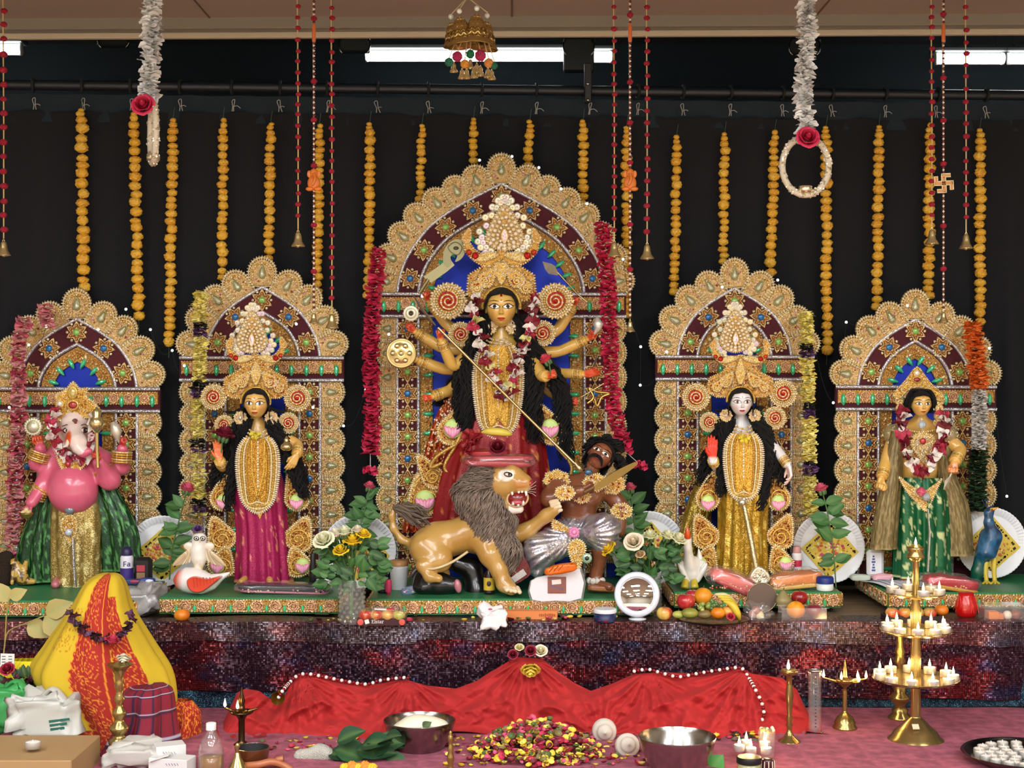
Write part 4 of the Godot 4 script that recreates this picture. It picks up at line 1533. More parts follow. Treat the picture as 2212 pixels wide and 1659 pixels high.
func durga() -> void:
	rng.seed = 101
	var skin := "dbb055"
	var o := thing("goddess_statue","tall ten-armed goddess statue with golden face, high pearl crown and long black curls","statue",1083,1262,STATUE_D)
	var b := nets(torso(1083,664,41,0.0,1.3,0.8),0.008,0.03)
	b.paint(func(_v,_c): return hx(skin))
	var g := o
	limb(b,g,[1030,745,-0.05,966,702,-0.07,929,652,-0.05],14,10,Vector3(-0.5,1,0.15),Vector3(0.5,0.1,1),40,FIST,1.0,false,skin)
	limb(b,g,[1030,757,-0.05,955,752,-0.07,899,718,-0.05],14,10,Vector3(-0.8,0.7,0.1),Vector3(0.3,0.2,1),40,GRIP,0.8,false,skin)
	limb(b,g,[1030,752,0.0,978,794,0.07,953,735,0.12],14,10,Vector3(-0.15,1,0.1),Vector3(0.6,0.0,1),40,FIST,1.0,false,skin)
	limb(b,g,[1025,790,-0.05,962,799,-0.03,902,778,-0.0],14,10,Vector3(-1,0.35,0.0),Vector3(0.0,0.3,-1),40,GRIP,0.6,true,skin)
	limb(b,g,[1020,800,-0.06,972,843,-0.03,936,856,0.0],14,10,Vector3(-1,-0.35,0.2),Vector3(0.0,0.6,1),38,FIST,0.9,false,skin)
	limb(b,g,[1140,745,-0.05,1206,712,-0.07,1237,663,-0.05],14,10,Vector3(0.35,1,0.15),Vector3(-0.3,0.1,1),40,FIST,1.0,true,skin)
	limb(b,g,[1140,765,-0.05,1210,759,-0.06,1266,733,-0.04],14,10,Vector3(0.9,0.5,0.1),Vector3(-0.3,0.5,1),40,GRIP,0.8,true,skin)
	limb(b,g,[1145,755,0.02,1170,812,0.08,1180,812,0.11],14,11,Vector3(1,0.2,0.3),Vector3(-0.1,0.4,1),40,FIST,1.0,true,skin)
	limb(b,g,[1140,790,-0.05,1212,806,-0.04,1258,808,-0.01],13,9,Vector3(1,0.15,0.1),Vector3(0,0.4,1),42,LOOSE,0.5,true,skin)
	limb(b,g,[1140,810,-0.07,1195,852,-0.05,1224,866,-0.02],12,9,Vector3(1,-0.2,0.2),Vector3(0,0.5,1),38,GRIP,0.6,true,skin)
	pretty_face(o,b,1083,664,41,0.05,{"skin": "deb45c","blush": "d99c4c","lip": "c3352b","eye": 1.12,"gaze": 0.0,"marks": [[0,0.33,0.05,0.05,"9c1f1c"],[0,0.58,0.075,0.1,"8e1a1c"],[0,0.5,0.03,0.03,"e8c26a"],[0,0.78,0.035,0.12,"a01f22"]]})
	var hb := B.new()
	hb.ink("9c1f22").tube(Q([1083,634,0.085,1083,626,0.075,1083,620,0.05]),px(2.2),6)
	part("parting",hb,mm("dull"),o)
	hb = B.new()
	for e in [[[1048,680,0.03,1030,740,0.04,1003,800,0.05,998,870,0.05,1004,935,0.06],30,22,20],[[1040,730,0.05,1012,790,0.07,1010,860,0.07,1006,938,0.07],16,16,8],[[1030,770,-0.05,985,820,-0.06,960,850,-0.09,945,880,-0.1],10,16,12],[[1118,680,0.03,1138,740,0.04,1152,800,0.06,1150,880,0.06,1156,965,0.06],30,20,18],[[1130,730,0.03,1180,790,0.05,1212,850,0.03,1215,920,0.03,1228,1004,0.02],26,20,16]]:
		tresses(hb,Q(e[0]),e[1],px(e[2]),px(e[3]),0.0075)
	part("tresses",hb,mm("hair"),o)
	goddess_common(o,{"x": 1083.0,"y": 664.0,"u": 41.0,"z": 0.05,"top": 560.0,"wing": 74.0,"boat": 545.0,"bw": 78.0,"mx": 1090.0,"my": 511.0,"mw": 42.0,"mh": 50.0,"ear": 0.66,"spirals": [[968,650,38],[995,722,26],[1200,650,37],[1172,720,27]]})
	breastplate(o,1076,745,952,55,0.075,"d4a544")
	var red := print_on("8e1416","c97a3c",0.42,70.0)
	part("skirt",skirt([[860,1080,62,0.08],[930,1078,92,0.1],[1040,1066,120,0.12],[1180,1060,140,0.12]],-0.02,15,0.05,red),mm("silk"),o)
	var nz := FastNoiseLite.new()
	nz.frequency = 0.02
	var fan := PackedVector3Array()
	var cc := PackedColorArray()
	for j in 60:
		for i in 60:
			var f := j / 59.0
			var h := i / 59.0
			var xl := lerpf(978,868,pow(f,0.7))
			fan.append(q(lerpf(xl,1040,h),lerpf(835,1150,f),-0.10 + 0.018 * sin(h * 30) * f + 0.05 * h))
			cc.append(hx(pick(["a02a18","b0341c","8a1d14","c8602c","e0b060"])))
	var sb := B.new()
	sb.grid(fan,60,false,false,cc)
	part("sari_end",sb,mm("gilt"),o)
	sb = B.new()
	for i in 260:
		var f := rnd(0.08,1)
		sb.ink(pick(["f2dcb0","e8b884","f5eee0"])).ball(q(lerpf(lerpf(978,868,pow(f,0.7)),985,rnd(0,1)),lerpf(835,1130,f),-0.088 + rnd(0,0.02)),Vector3(1,1,0.4) * px(rnd(1.6,3.0)),6,4)
	part("sequins",sb,mm("pearl"),o)
	for sx in [-1.0,1.0]:
		paisley(o,1083 + sx * 108,930,30,52,0.03,sx * 0.5)
		lotus(o,1083 + sx * 105,926,19,0.045)
	paisley(o,935,1030,24,44,0.0,0.6)
	paisley(o,917,1085,40,48,-0.01,0.2)
	lotus(o,918,1082,21,0.005)
	for e in [[1018,890,985,960,960,1010,990,1030],[985,960,945,985,930,1010,955,1000],[1150,880,1200,960,1235,1010,1215,1060]]:
		sb = B.new()
		sb.ink("d9b15c").tube(curve(Q([e[0],e[1],0.05,e[2],e[3],0.04,e[4],e[5],0.03,e[6],e[7],0.04]),8),px(4),6)
		part("gold_cord",sb,mm("gilt"),o)
	durga_arms()
func weapon(n: String,label: String,cat: String,x: float,y: float,z: float) -> Node3D:
	return thing(n,label,cat,x,y,STATUE_D - z)
func durga_arms() -> void:
	var o := weapon("axe","silver crescent-bladed axe with an eye mark, held up at the left of the tallest arch","weapon",912,625,-0.02)
	var b := B.new()
	b.ink("8f865c").extr(pl([921,604,932,611,968,585,982,573,972,559,960,566,915,598],0),-0.004,0.004)
	b.ink("8d8355").tube(Q([906,634,0,925,603,0.003]),px(4),8)
	part("handle",b,mm("silver"),o)
	b = B.new()
	b.ink("7f7752").extr(curve2(pl([957,566,960,540,972,523,990,517,1003,527,1005,545,996,560,983,566,988,553,980,549,973,556,976,570,966,578],0),3,true),-0.005,0.005)
	b.ink("857b52").tube(to3(curve2(pl([968,533,984,523,998,534,990,550,976,546],0.006),3,true),0.006),px(1.3),5)
	part("blade",b,mm("silver"),o)
	b = B.new()
	b.ink("3a3320").ball(q(985,536,0.006),Vector3(px(6),px(4),0.003),8,5)
	part("eye_mark",b,mm("satin"),o)
	o = weapon("spear","short spear with a faceted silver point held up at the right of the goddess's crown","weapon",1246,634,-0.01)
	b = B.new()
	b.ink("b9a878").tube(Q([1202,586,-0.0,1246,634,0.0,1268,652,0.0]),px(2),7)
	part("shaft",b,mm("brass"),o)
	b = B.new()
	b.ink("cfc9b4").tube(Q([1172,565,0,1184,576,0,1192,583,0,1206,593,0]),[0.0005,px(9),px(11),px(2.5)],4)
	part("point",b.mesh(true),mm("silver"),o)
	o = weapon("discus","small silver discus ring in the upper left hand of the ten-armed goddess","weapon",888,677,0.0)
	b = B.new()
	b.ink("c9c3ae").plate(PackedVector2Array(Array(circ(px(17),32)).map(func(e): return e)),[Vector2(1,-0.004),Vector2(1,0.004),Vector2(0.9,0.008),Vector2(0.6,0.005),Vector2(0.5,0.009),Vector2(0.3,0.008),Vector2(0.25,0.003),Vector2(0,0.003)],Transform3D.IDENTITY,["c9c3ae","e6e0c8","d8d0b4","8f876a","e6e0c8","c8c0a0","4a4432","3a3426"])
	part("disc",b,mm("silver"),o)
	b = B.new()
	b.ink("d8d2ba")
	for i in 14:
		b.ball(Vector3(cos(i * TAU / 14),sin(i * TAU / 14),0) * px(16.5),Vector3.ONE * px(2.6),6,4)
	part("beading",b,mm("silver"),o)
	o = weapon("lance","long golden lance slanting from the goddess's left hand down to the fallen demon's chest","weapon",1252,1012,0.17)
	b = B.new()
	var top := q(946,708,-0.02)
	var tip := Vector3.ZERO
	b.ink("cdb27a").tube(PackedVector3Array([top,top.lerp(tip,0.5),tip]),px(3.2),9)
	part("shaft",b,mm("brass"),o)
	b = B.new()
	b.ink("8d8a7e").tube(Q([888,631,-0.02,912,668,-0.02,930,690,-0.02,941,703,-0.02]),[0.0006,px(9),px(6),px(3)],4,true,0.4)
	part("blade",b.mesh(true),mm("silver"),o)
	b = B.new()
	b.ink("d9c48c").tube(PackedVector3Array([tip + Vector3(-0.02,0.022,0),tip,tip + Vector3(0.012,-0.013,0)]),[px(3),px(8),0.001],6)
	part("tip",b,mm("brass"),o)
	o = weapon("shield","round brass shield with raised bosses at the left of the goddess","shield",867,763,0.03)
	b = B.new()
	b.lathe(PackedVector2Array([Vector2(px(33),-0.006),Vector2(px(33),0.004),Vector2(px(30),0.008),Vector2(px(27),0.003),Vector2(px(20),0.009),Vector2(px(9),0.014),Vector2(px(8),0.011),Vector2(0,0.014)]),40)
	var xf := Transform3D(Basis(Vector3.RIGHT,PI / 2),Vector3.ZERO)
	b.paint(func(_v,_c): return hx("c9b47a"))
	part("disc",b,mm("brass"),o,xf)
	for i in 7:
		b = B.new()
		var r := 0.0 if i == 6 else px(18.0)
		b.ink("e6d6a4").ball(Vector3(cos(i * TAU / 6) * r,sin(i * TAU / 6) * r,0.012),Vector3(px(6),px(6),px(5)),12,7)
		part("boss",b,mm("brass"),o)
	o = weapon("conch","small silver conch in the right hand of the ten-armed goddess","shell",1292,708,0.02)
	b = B.new()
	b.ink("d5d1c6").tube(Q([1290,682,0,1290,690,0,1292,700,0,1291,710,0,1284,722,0]),[0.001,px(6),px(12),px(8),px(2)],12)
	part("shell",b,mm("silver"),o)
	o = weapon("bow","golden curled bow fitting at the right hand of the ten-armed goddess","weapon",1284,858,0.0)
	b = B.new()
	b.ink("c9a85c").tube(curve(Q([1268,872,0,1282,858,0,1272,838,0,1288,846,0,1316,850,0,1300,858,0,1290,878,0,1284,860,0.004]),7),px(2.6),7)
	part("limb",b,mm("brass"),o)
	b = B.new()
	b.ink("b9a878").tube(Q([1256,858,0.004,1304,828,0.004]),px(1.6),6)
	part("arrow",b,mm("brass"),o)
	o = weapon("sword","short dark blade rising behind the goddess's lower right hand","weapon",1284,806,-0.02)
	b = B.new()
	b.ink("8f8a7c").tube(Q([1290,765,0,1286,782,0,1280,803,0]),[0.0005,px(8),px(3)],4,true,0.35)
	part("blade",b.mesh(true),mm("silver"),o)
	flower_stem("rose","pinkish red rose held in the fist of the ten-armed goddess",Vector3(1190,808,0),[1190,812,0.0,1187,790,0.0,1183,782,0.0],STATUE_D - 0.13,15,"b8263a","d8485a",0.5,[])
func stem_leaf(o: Node3D,p: Vector3,d: Vector3,n: Vector3,l: float,w: float,col: String) -> void:
	var y := d.normalized()
	var z := (n - y * n.dot(y)).normalized()
	part("leaf",keep("leaf%s%s" % [col,w],leaf_mesh.bind(col,w)),mm("petal"),o,Transform3D(Basis(y.cross(z) * l,y * l,z * l),p))
func flower_stem(n: String,label: String,foot: Vector3,path: Array,d: float,size: float,c0: String,c1: String,open: float,leaves: Array,group := "") -> Node3D:
	var o := thing(n,label,"flower",foot.x,foot.y,d,group)
	var g := curve(Q(path),8)
	var b := B.new()
	b.ink("4a6b35").tube(g,px(1.6),6)
	part("stem",b,mm("satin"),o)
	var tip := g[g.size() - 1]
	var dir := (tip - g[g.size() - 3]).normalized()
	var x := dir.cross(Vector3.BACK).normalized()
	var bs := Basis(x,dir,x.cross(dir))
	b = B.new()
	for i in 5:
		var a := TAU * i / 5
		b.ink("4f7040").ball(tip + bs * Vector3(cos(a) * px(size * 0.4),px(-size * 0.05),sin(a) * px(size * 0.4)),Vector3(px(size * 0.25),px(size * 0.5),px(size * 0.25)),6,5,bs)
	part("sepals",b,mm("satin"),o)
	part("bloom",keep("rose%s%s%s" % [c0,c1,open],rose_mesh.bind(c0,c1,12,open)),mm("petal"),o,Transform3D(bs.scaled(Vector3.ONE * px(size) * 0.92) if false else Basis(bs.x * px(size),bs.y * px(size),bs.z * px(size)),tip - dir * px(size * 0.15)))
	for e in leaves:
		var i := clampi(int(e[0] * (g.size() - 1)),0,g.size() - 2)
		var dr := Vector3(sin(e[1]),cos(e[1]),rnd(-0.2,0.5))
		stem_leaf(o,g[i],dr,Vector3(rnd(-0.3,0.3),0.5,1),px(e[2]),0.28,pick(["3a6a34","437038","2f5a2a"]))
	return o
func lakshmi() -> void:
	rng.seed = 202
	var skin := "dfb05c"
	var o := thing("goddess_statue","goddess statue with yellow face, magenta skirt and gold bib, holding up a dark rose","statue",560,1262,STATUE_D)
	var b := nets(torso(554,871,32,0.0,1.2,0.8),0.008,0.025)
	b.paint(func(_v,_c): return hx(skin))
	var g := o
	limb(b,g,[520,935,-0.02,482,1012,0.03,474,994,0.09],12,9.5,Vector3(-0.1,1,0.05),Vector3(0.1,0,1),42,OPEN,0.1,false,skin,"e8743c")
	limb(b,g,[590,935,-0.02,645,960,0.02,641,982,0.08],12,9.5,Vector3(-0.45,-1,0.35),Vector3(-0.3,0.2,-1),42,LOOSE,0.4,false,skin,"dfb05c")
	pretty_face(o,b,554,871,32,0.05,{"skin": "e3b765","blush": "dc9a50","lip": "c8463c","eye": 1.05,"marks": [[0,0.36,0.05,0.05,"9c2a1c"],[0,0.3,0.02,0.02,"d8b050"]]})
	var hb := B.new()
	hb.ink("9c1f22").tube(Q([554,850,0.07,553,842,0.065,552,836,0.045]),px(3),6)
	part("parting",hb,mm("dull"),o)
	hb = B.new()
	for e in [[[530,885,0.0,505,940,0.02,480,1010,0.02,462,1060,0.0],26,14,18],[[535,905,0.03,515,960,0.06,500,1040,0.06,492,1110,0.05],16,12,7],[[578,885,0.0,605,930,0.02,640,1010,0.02,652,1060,0.02],26,14,16],[[585,905,0.03,602,950,0.05,640,1030,0.06,664,1085,0.05],14,14,8],[[530,880,0.02,508,892,0.03,492,888,0.03],8,5,3],[[578,880,0.02,598,890,0.03,612,886,0.03],8,5,3]]:
		tresses(hb,Q(e[0]),e[1],px(e[2]),px(e[3]),0.0065)
	part("tresses",hb,mm("hair"),o)
	goddess_common(o,{"x": 552.0,"y": 871.0,"u": 32.0,"z": 0.05,"top": 775.0,"wing": 70.0,"boat": 768.0,"bw": 60.0,"mx": 545.0,"my": 735.0,"mw": 34.0,"mh": 46.0,"spirals": [[461,858,27],[484,918,21],[642,860,28],[622,914,22]]})
	breastplate(o,557,945,1110,47,0.085,"b9862e")
	part("skirt",skirt([[1010,556,46,0.06],[1060,558,56,0.075],[1150,566,54,0.075],[1256,570,60,0.08]],0.0,13,0.06,print_on("a31a52","d98a70",0.44)),mm("silk"),o)
	var pb := B.new()
	pb.ink("b98a3c").extr(pl([553,1104,569,1104,561,1122],0.09),0.08,0.09)
	part("pendant",pb,mm("gilt"),o)
	for sx in [-1.0,1.0]:
		paisley(o,562 + sx * 80,1075,28,46,0.02,sx * 0.25)
		lotus(o,562 + sx * 79,1084,15,0.034)
		paisley(o,562 + sx * 82,1165,33,40,0.01,-sx * 0.4)
		paisley(o,562 + sx * 84,1224,30,34,0.02,sx * 0.3)
		lotus(o,562 + sx * 92,1222,15,0.034)
	pb = B.new()
	pb.ink("dfb05c")
	for sx in [-1,1]:
		pb.tube(Q([556 + sx * 26,1250,0.05,552 + sx * 32,1258,0.1]),[px(9),px(7)],10)
	part("feet",pb,mm("clay"),o)
	flower_stem("rose","large dark red rose in the raised hand of the goddess in magenta",Vector3(478,975,0),[478,978,0.0,480,956,0.0,482,946,0.0],STATUE_D - 0.12,20,"55091c","7d1230",1.0,[])
	o = thing("jar","small brass lidded jar in the lowered hand of the goddess in magenta","jar",619,973,STATUE_D - 0.12)
	pb = B.new()
	pb.ink("cdbb84").lathe(PackedVector2Array([Vector2(0,0),Vector2(px(8),0),Vector2(px(13),px(5)),Vector2(px(12),px(12)),Vector2(px(6),px(18)),Vector2(px(5),px(21)),Vector2(px(6),px(23)),Vector2(px(3),px(28)),Vector2(0,px(32))]),20)
	part("jar_body",pb,mm("brass"),o)
	petal_garland("petal_bunch","yellow flower pinned at the throat of the goddess in magenta",PackedVector3Array([P(545,936,STATUE_D - 0.1),P(553,944,STATUE_D - 0.11),P(560,936,STATUE_D - 0.1)]),[552,944],["e6d24a","d9c63a"],8,STATUE_D - 0.1)
func saraswati() -> void:
	rng.seed = 303
	var skin := "e9e4e0"
	var o := thing("goddess_statue","goddess statue with a white face and golden skirt, her red palm raised","statue",1602,1262,STATUE_D)
	var b := nets(torso(1600,868,30,0.0,1.25,0.8),0.008,0.025)
	b.paint(func(_v,_c): return hx(skin))
	var g := o
	limb(b,g,[1568,930,-0.02,1548,1010,0.03,1539,992,0.09],12,9.5,Vector3(0.0,1,0.05),Vector3(0.1,0,1),50,OPEN,0.15,false,skin,"e33a22")
	limb(b,g,[1640,930,-0.02,1678,972,0.03,1703,1006,0.07],13,9,Vector3(0.12,-1,0.1),Vector3(-1,-0.1,0.2),44,LOOSE,0.5,true,skin,"eecabc")
	pretty_face(o,b,1600,868,30,0.05,{"skin": "efe9e6","blush": "eccfca","lip": "c52f45","eye": 1.05,"iris": "3a2a20","marks": [[0,0.34,0.035,0.1,"b9849a"]]})
	var hb := B.new()
	hb.ink("9c1f22").tube(Q([1600,847,0.07,1600,838,0.065,1600,832,0.045]),px(2.6),6)
	part("parting",hb,mm("dull"),o)
	hb = B.new()
	for e in [[[1578,885,0.0,1558,930,0.03,1530,1000,0.02,1518,1055,0.0],24,12,20],[[1578,905,0.03,1562,960,0.06,1560,1020,0.06,1556,1078,0.06],18,12,7],[[1624,885,0.0,1650,930,0.03,1668,1000,0.03,1690,1060,0.02],26,14,24],[[1630,905,0.03,1655,960,0.06,1655,1040,0.06,1640,1108,0.06],20,12,7],[[1576,882,0.02,1560,890,0.03,1552,884,0.03],8,4,3],[[1622,882,0.02,1638,886,0.03,1644,876,0.03],8,4,3]]:
		tresses(hb,Q(e[0]),e[1],px(e[2]),px(e[3]),0.0065)
	part("tresses",hb,mm("hair"),o)
	goddess_common(o,{"x": 1600.0,"y": 868.0,"u": 30.0,"z": 0.05,"top": 768.0,"wing": 72.0,"boat": 770.0,"bw": 60.0,"mx": 1588.0,"my": 733.0,"mw": 34.0,"mh": 46.0,"spirals": [[1504,858,29],[1533,912,21],[1692,850,29],[1674,903,24]]})
	breastplate(o,1606,936,1086,43,0.085,"cf9f38")
	part("skirt",skirt([[1000,1606,44,0.06],[1070,1606,54,0.075],[1150,1603,52,0.075],[1256,1602,58,0.08]],0.0,12,0.06,print_on("b08a2a","dcc25e",0.3)),mm("gilt"),o)
	part("shawl",skirt([[1010,1535,16,0.03],[1090,1510,26,0.03],[1180,1490,28,0.03],[1250,1488,24,0.03]],-0.08,6,0.1,print_on("9a7c2a","d8c060",0.3)),mm("gilt"),o)
	for sx in [-1.0,1.0]:
		paisley(o,1605 + sx * 76,1075,26,46,0.02,sx * 0.25)
		lotus(o,1605 + sx * 76,1086,15,0.034)
		paisley(o,1605 + sx * 80,1160,30,40,0.01,-sx * 0.4)
		paisley(o,1605 + sx * 82,1220,28,34,0.02,sx * 0.3)
		lotus(o,1605 + sx * 92,1218,14,0.034)
	o = thing("lute","slender silver lute with a round foot leaning on the goddess with the white face","instrument",1640,1254,STATUE_D - 0.14)
	var pb := B.new()
	pb.ink("c9bd93").tube(Q([1607,1092,-0.03,1624,1175,-0.015,1634,1228,0]),[px(5),px(6),px(6)],10)
	part("neck",pb,mm("tinsel_gold"),o)
	pb = B.new()
	pb.ink("e3dcc4").plate(curve2(pl([1622,1236,1636,1222,1656,1232,1664,1250,1654,1262,1634,1262,1618,1250],0),4,true),[Vector2(1,-0.01),Vector2(1,0.006),Vector2(0.85,0.014),Vector2(0.7,0.009),Vector2(0,0.012)],Transform3D.IDENTITY,[],Vector2(0,px(10)))
	for e in [[1630,1246],[1641,1254],[1650,1244],[1641,1240]]:
		pb.ball(q(e[0],e[1],0.012),Vector3.ONE * px(4),8,6)
	part("bowl",pb,mm("tinsel_gold"),o)
	pb = B.new()
	pb.ink("e3dcc4").ball(q(1603,1085,-0.03),Vector3.ONE * px(9),12,8)
	pb.ball(q(1607,1078,-0.025),Vector3.ONE * px(5),10,7)
	part("knob",pb,mm("tinsel_gold"),o)
	petal_garland("petal_bunch","yellow flower pinned at the throat of the goddess with the white face",PackedVector3Array([P(1600,944,STATUE_D - 0.1),P(1609,952,STATUE_D - 0.11),P(1617,944,STATUE_D - 0.1)]),[1609,950],["e9d23a","f0dc50"],8,STATUE_D - 0.1)
func kartik() -> void:
	rng.seed = 404
	var skin := "e0b25c"
	var o := thing("god_statue","young god statue with short black hair, beige sash and shiny green dhoti","statue",1985,1262,STATUE_D)
	var bones := torso(1989,872,27,0.0,1.9,0.95)
	bones.append([q(1985,965,-0.02),q(1985,1040,-0.02),px(46),px(38),Vector3(1,1,0.6)])
	var b := nets(bones,0.008,0.03)
	b.paint(func(_v,_c): return hx(skin))
	var g := o
	limb(b,g,[1935,945,-0.01,1914,1000,0.03,1905,1032,0.07],16,11,Vector3(-0.3,-1,0.2),Vector3(0.6,0,1),46,FIST,0.9,false,skin,skin)
	limb(b,g,[2040,945,-0.01,2076,972,0.03,2062,998,0.09],16,11,Vector3(-0.2,-1,0.3),Vector3(-0.4,0,1),46,FIST,0.9,true,skin,"d98a50")
	pretty_face(o,b,1989,872,27,0.05,{"skin": "e4b965","blush": "dd9e52","lip": "b8463a","eye": 1.0,"thick": true,"low": -0.75,"grow": 1.16,"marks": [[-0.07,0.5,0.025,0.2,"c05a38"],[0.07,0.5,0.025,0.2,"c05a38"],[0,0.3,0.05,0.04,"b03a2c"]]})
	var hb := B.new()
	for sx in [-1,1]:
		for i in 16:
			var a := rnd(0,1)
			tresses(hb,Q([1989 + sx * lerpf(2,20,a),lerpf(842,850,a),0.06 - 0.04 * a,1989 + sx * lerpf(22,30,a),lerpf(846,864,a),0.05 - 0.04 * a,1989 + sx * lerpf(28,33,a),885 - 6 * a,0.03 - 0.05 * a]),2,px(3),px(4),0.006,0.003)
	part("locks",hb,mm("hair"),o)
	var c := B.new()
	var out := curve2(pl([1981,793,1998,812,2012,830,2030,846,2040,862,2026,864,2012,848,1996,838,1978,836,1962,842,1950,854,1940,862,1930,852,1946,834,1960,818],0.02),3,true)
	c.ink("cda250").extr(out,0.0,0.018)
	c.beads(to3(out,0.018),px(2.4),px(4),Vector3.ONE,6,4,["f0dfae","d9b05c","e8d8b0"])
	for i in 260:
		var e := q(rnd(1930,2040),rnd(795,864),0.02)
		if Geometry2D.is_point_in_polygon(Vector2(e.x,e.y),out):
			c.ink(pick(["f0dfae","d3a34a","efe3d0","c8923c"])).ball(e,Vector3.ONE * px(rnd(1.2,2.2)),6,4)
	part("crown",c,mm("gilt"),o)
	for e in [[1981,820,8,5,"8e1f1a"],[1981,806,6,6,"e6e0cf"]]:
		c = B.new()
		c.ink("e0b860").ball(q(e[0],e[1],0.02),Vector3(px(e[2] + 3),px(e[3] + 3),0.006),12,6)
		part("setting",c,mm("gilt"),o)
		c = B.new()
		c.ink(e[4]).ball(q(e[0],e[1],0.025),Vector3(px(e[2]),px(e[3]),0.006),12,6)
		part("stone",c,mm("gem"),o)
	for sx in [-1,1]:
		for k in 4:
			c = B.new()
			var e := q(1986 + sx * (44 - k * 2),866 + k * 16,0.0)
			c.ink("d9b878").plate(circ(px(10),16),[Vector2(1,0),Vector2(1,0.006),Vector2(0.8,0.01),Vector2(0.6,0.006),Vector2(0,0.012)],Transform3D(Basis.IDENTITY,e))
			part("side_ornament",c,mm("gilt"),o)
	c = B.new()
	var neck := PackedVector3Array()
	for k in 17:
		var a := lerpf(-1.25,1.25,k / 16.0)
		neck.append(q(1989 + sin(a) * 44,915 + cos(a) * 18,0.02 + 0.03 * cos(a)))
	c.beads(neck,px(3),px(5),Vector3.ONE,6,4,["f0dfae","d9b05c"])
	part("necklace",c,mm("gilt"),o)
	c = B.new()
	ornate(c,curve2(pl([1993,935,2018,942,2022,962,2006,985,1995,1000,1984,985,1968,962,1972,942],0.06),3,true),0.05,px(2.6),px(2.4),["f0e6d0","e0cfa6","d3a34a","efe3d0"],"d2b67c")
	part("chest_ornament",c,mm("gilt"),o)
	c = B.new()
	c.ink("b5231f").ball(q(1994,953,0.066),Vector3(px(7),px(7),0.007),12,7)
	part("stone",c,mm("gem"),o)
	c = B.new()
	c.ink("aebac0").ball(q(1992,917,0.065),Vector3(px(9),px(9),0.008),8,5)
	part("brooch",c.mesh(true),mm("gem"),o)
	for sx in [-1,1]:
		c = B.new()
		var e := q(1988 + sx * 56,938,0.0)
		c.ink("c9b98c").ball(e,Vector3(px(24),px(22),0.045),18,12)
		for i in 40:
			c.ink(pick(["e6dcc0","d6c496","efe8d6"])).ball(e + Vector3(rnd(-1,1) * px(20),rnd(-1,1) * px(19),0.03),Vector3.ONE * px(rnd(1.8,3)),6,4)
		part("sleeve",c,mm("gilt"),o)
	part("dhoti",skirt([[1030,1990,44,0.07],[1080,1990,54,0.085],[1160,1992,56,0.085],[1246,1992,58,0.085]],0.0,11,0.09,print_on("0c5a34","b9c58c",0.3,60.0)),mm("silk"),o)
	c = B.new()
	var belt := curve2(pl([1942,1030,1966,1050,1992,1062,2018,1054,2036,1034,2024,1060,2012,1088,2000,1106,1986,1090,1962,1066],0.09),3,true)
	ornate(c,belt,0.08,px(2.4),px(2.2),["f0dfae","d9b05c","efe3d0"],"c9a45c")
	c.ink("c9c6b8").tube(Q([2004,1100,0.09,2008,1150,0.1,2004,1235,0.1]),[px(4),px(6),px(6)],8,true,0.4)
	part("belt",c,mm("gilt"),o)
	c = B.new()
	c.ink("aebac0").ball(q(2001,1073,0.098),Vector3(px(9),px(9),0.008),8,5)
	part("brooch",c.mesh(true),mm("gem"),o)
	var beige := print_on("74653f","968659",0.1,90.0)
	part("sash",skirt([[930,1938,15,0.03],[1010,1930,20,0.03],[1100,1917,26,0.03],[1186,1908,28,0.03]],0.03,5,0.12,beige),mm("silk"),o)
	part("sash",skirt([[930,2040,13,0.03],[1020,2044,20,0.03],[1100,2062,32,0.03],[1200,2072,30,0.03]],0.0,5,0.12,beige),mm("silk"),o)
	o = thing("arrow","small silver arrowhead in the fist of the young god","weapon",2046,1046,STATUE_D - 0.11)
	c = B.new()
	c.ink("cfc6ae").tube(Q([2062,1010,0,2052,1030,0,2046,1040,0,2038,1058,0]),[px(2),px(2),px(6),0.0005],5)
	part("head",c.mesh(true),mm("silver"),o)
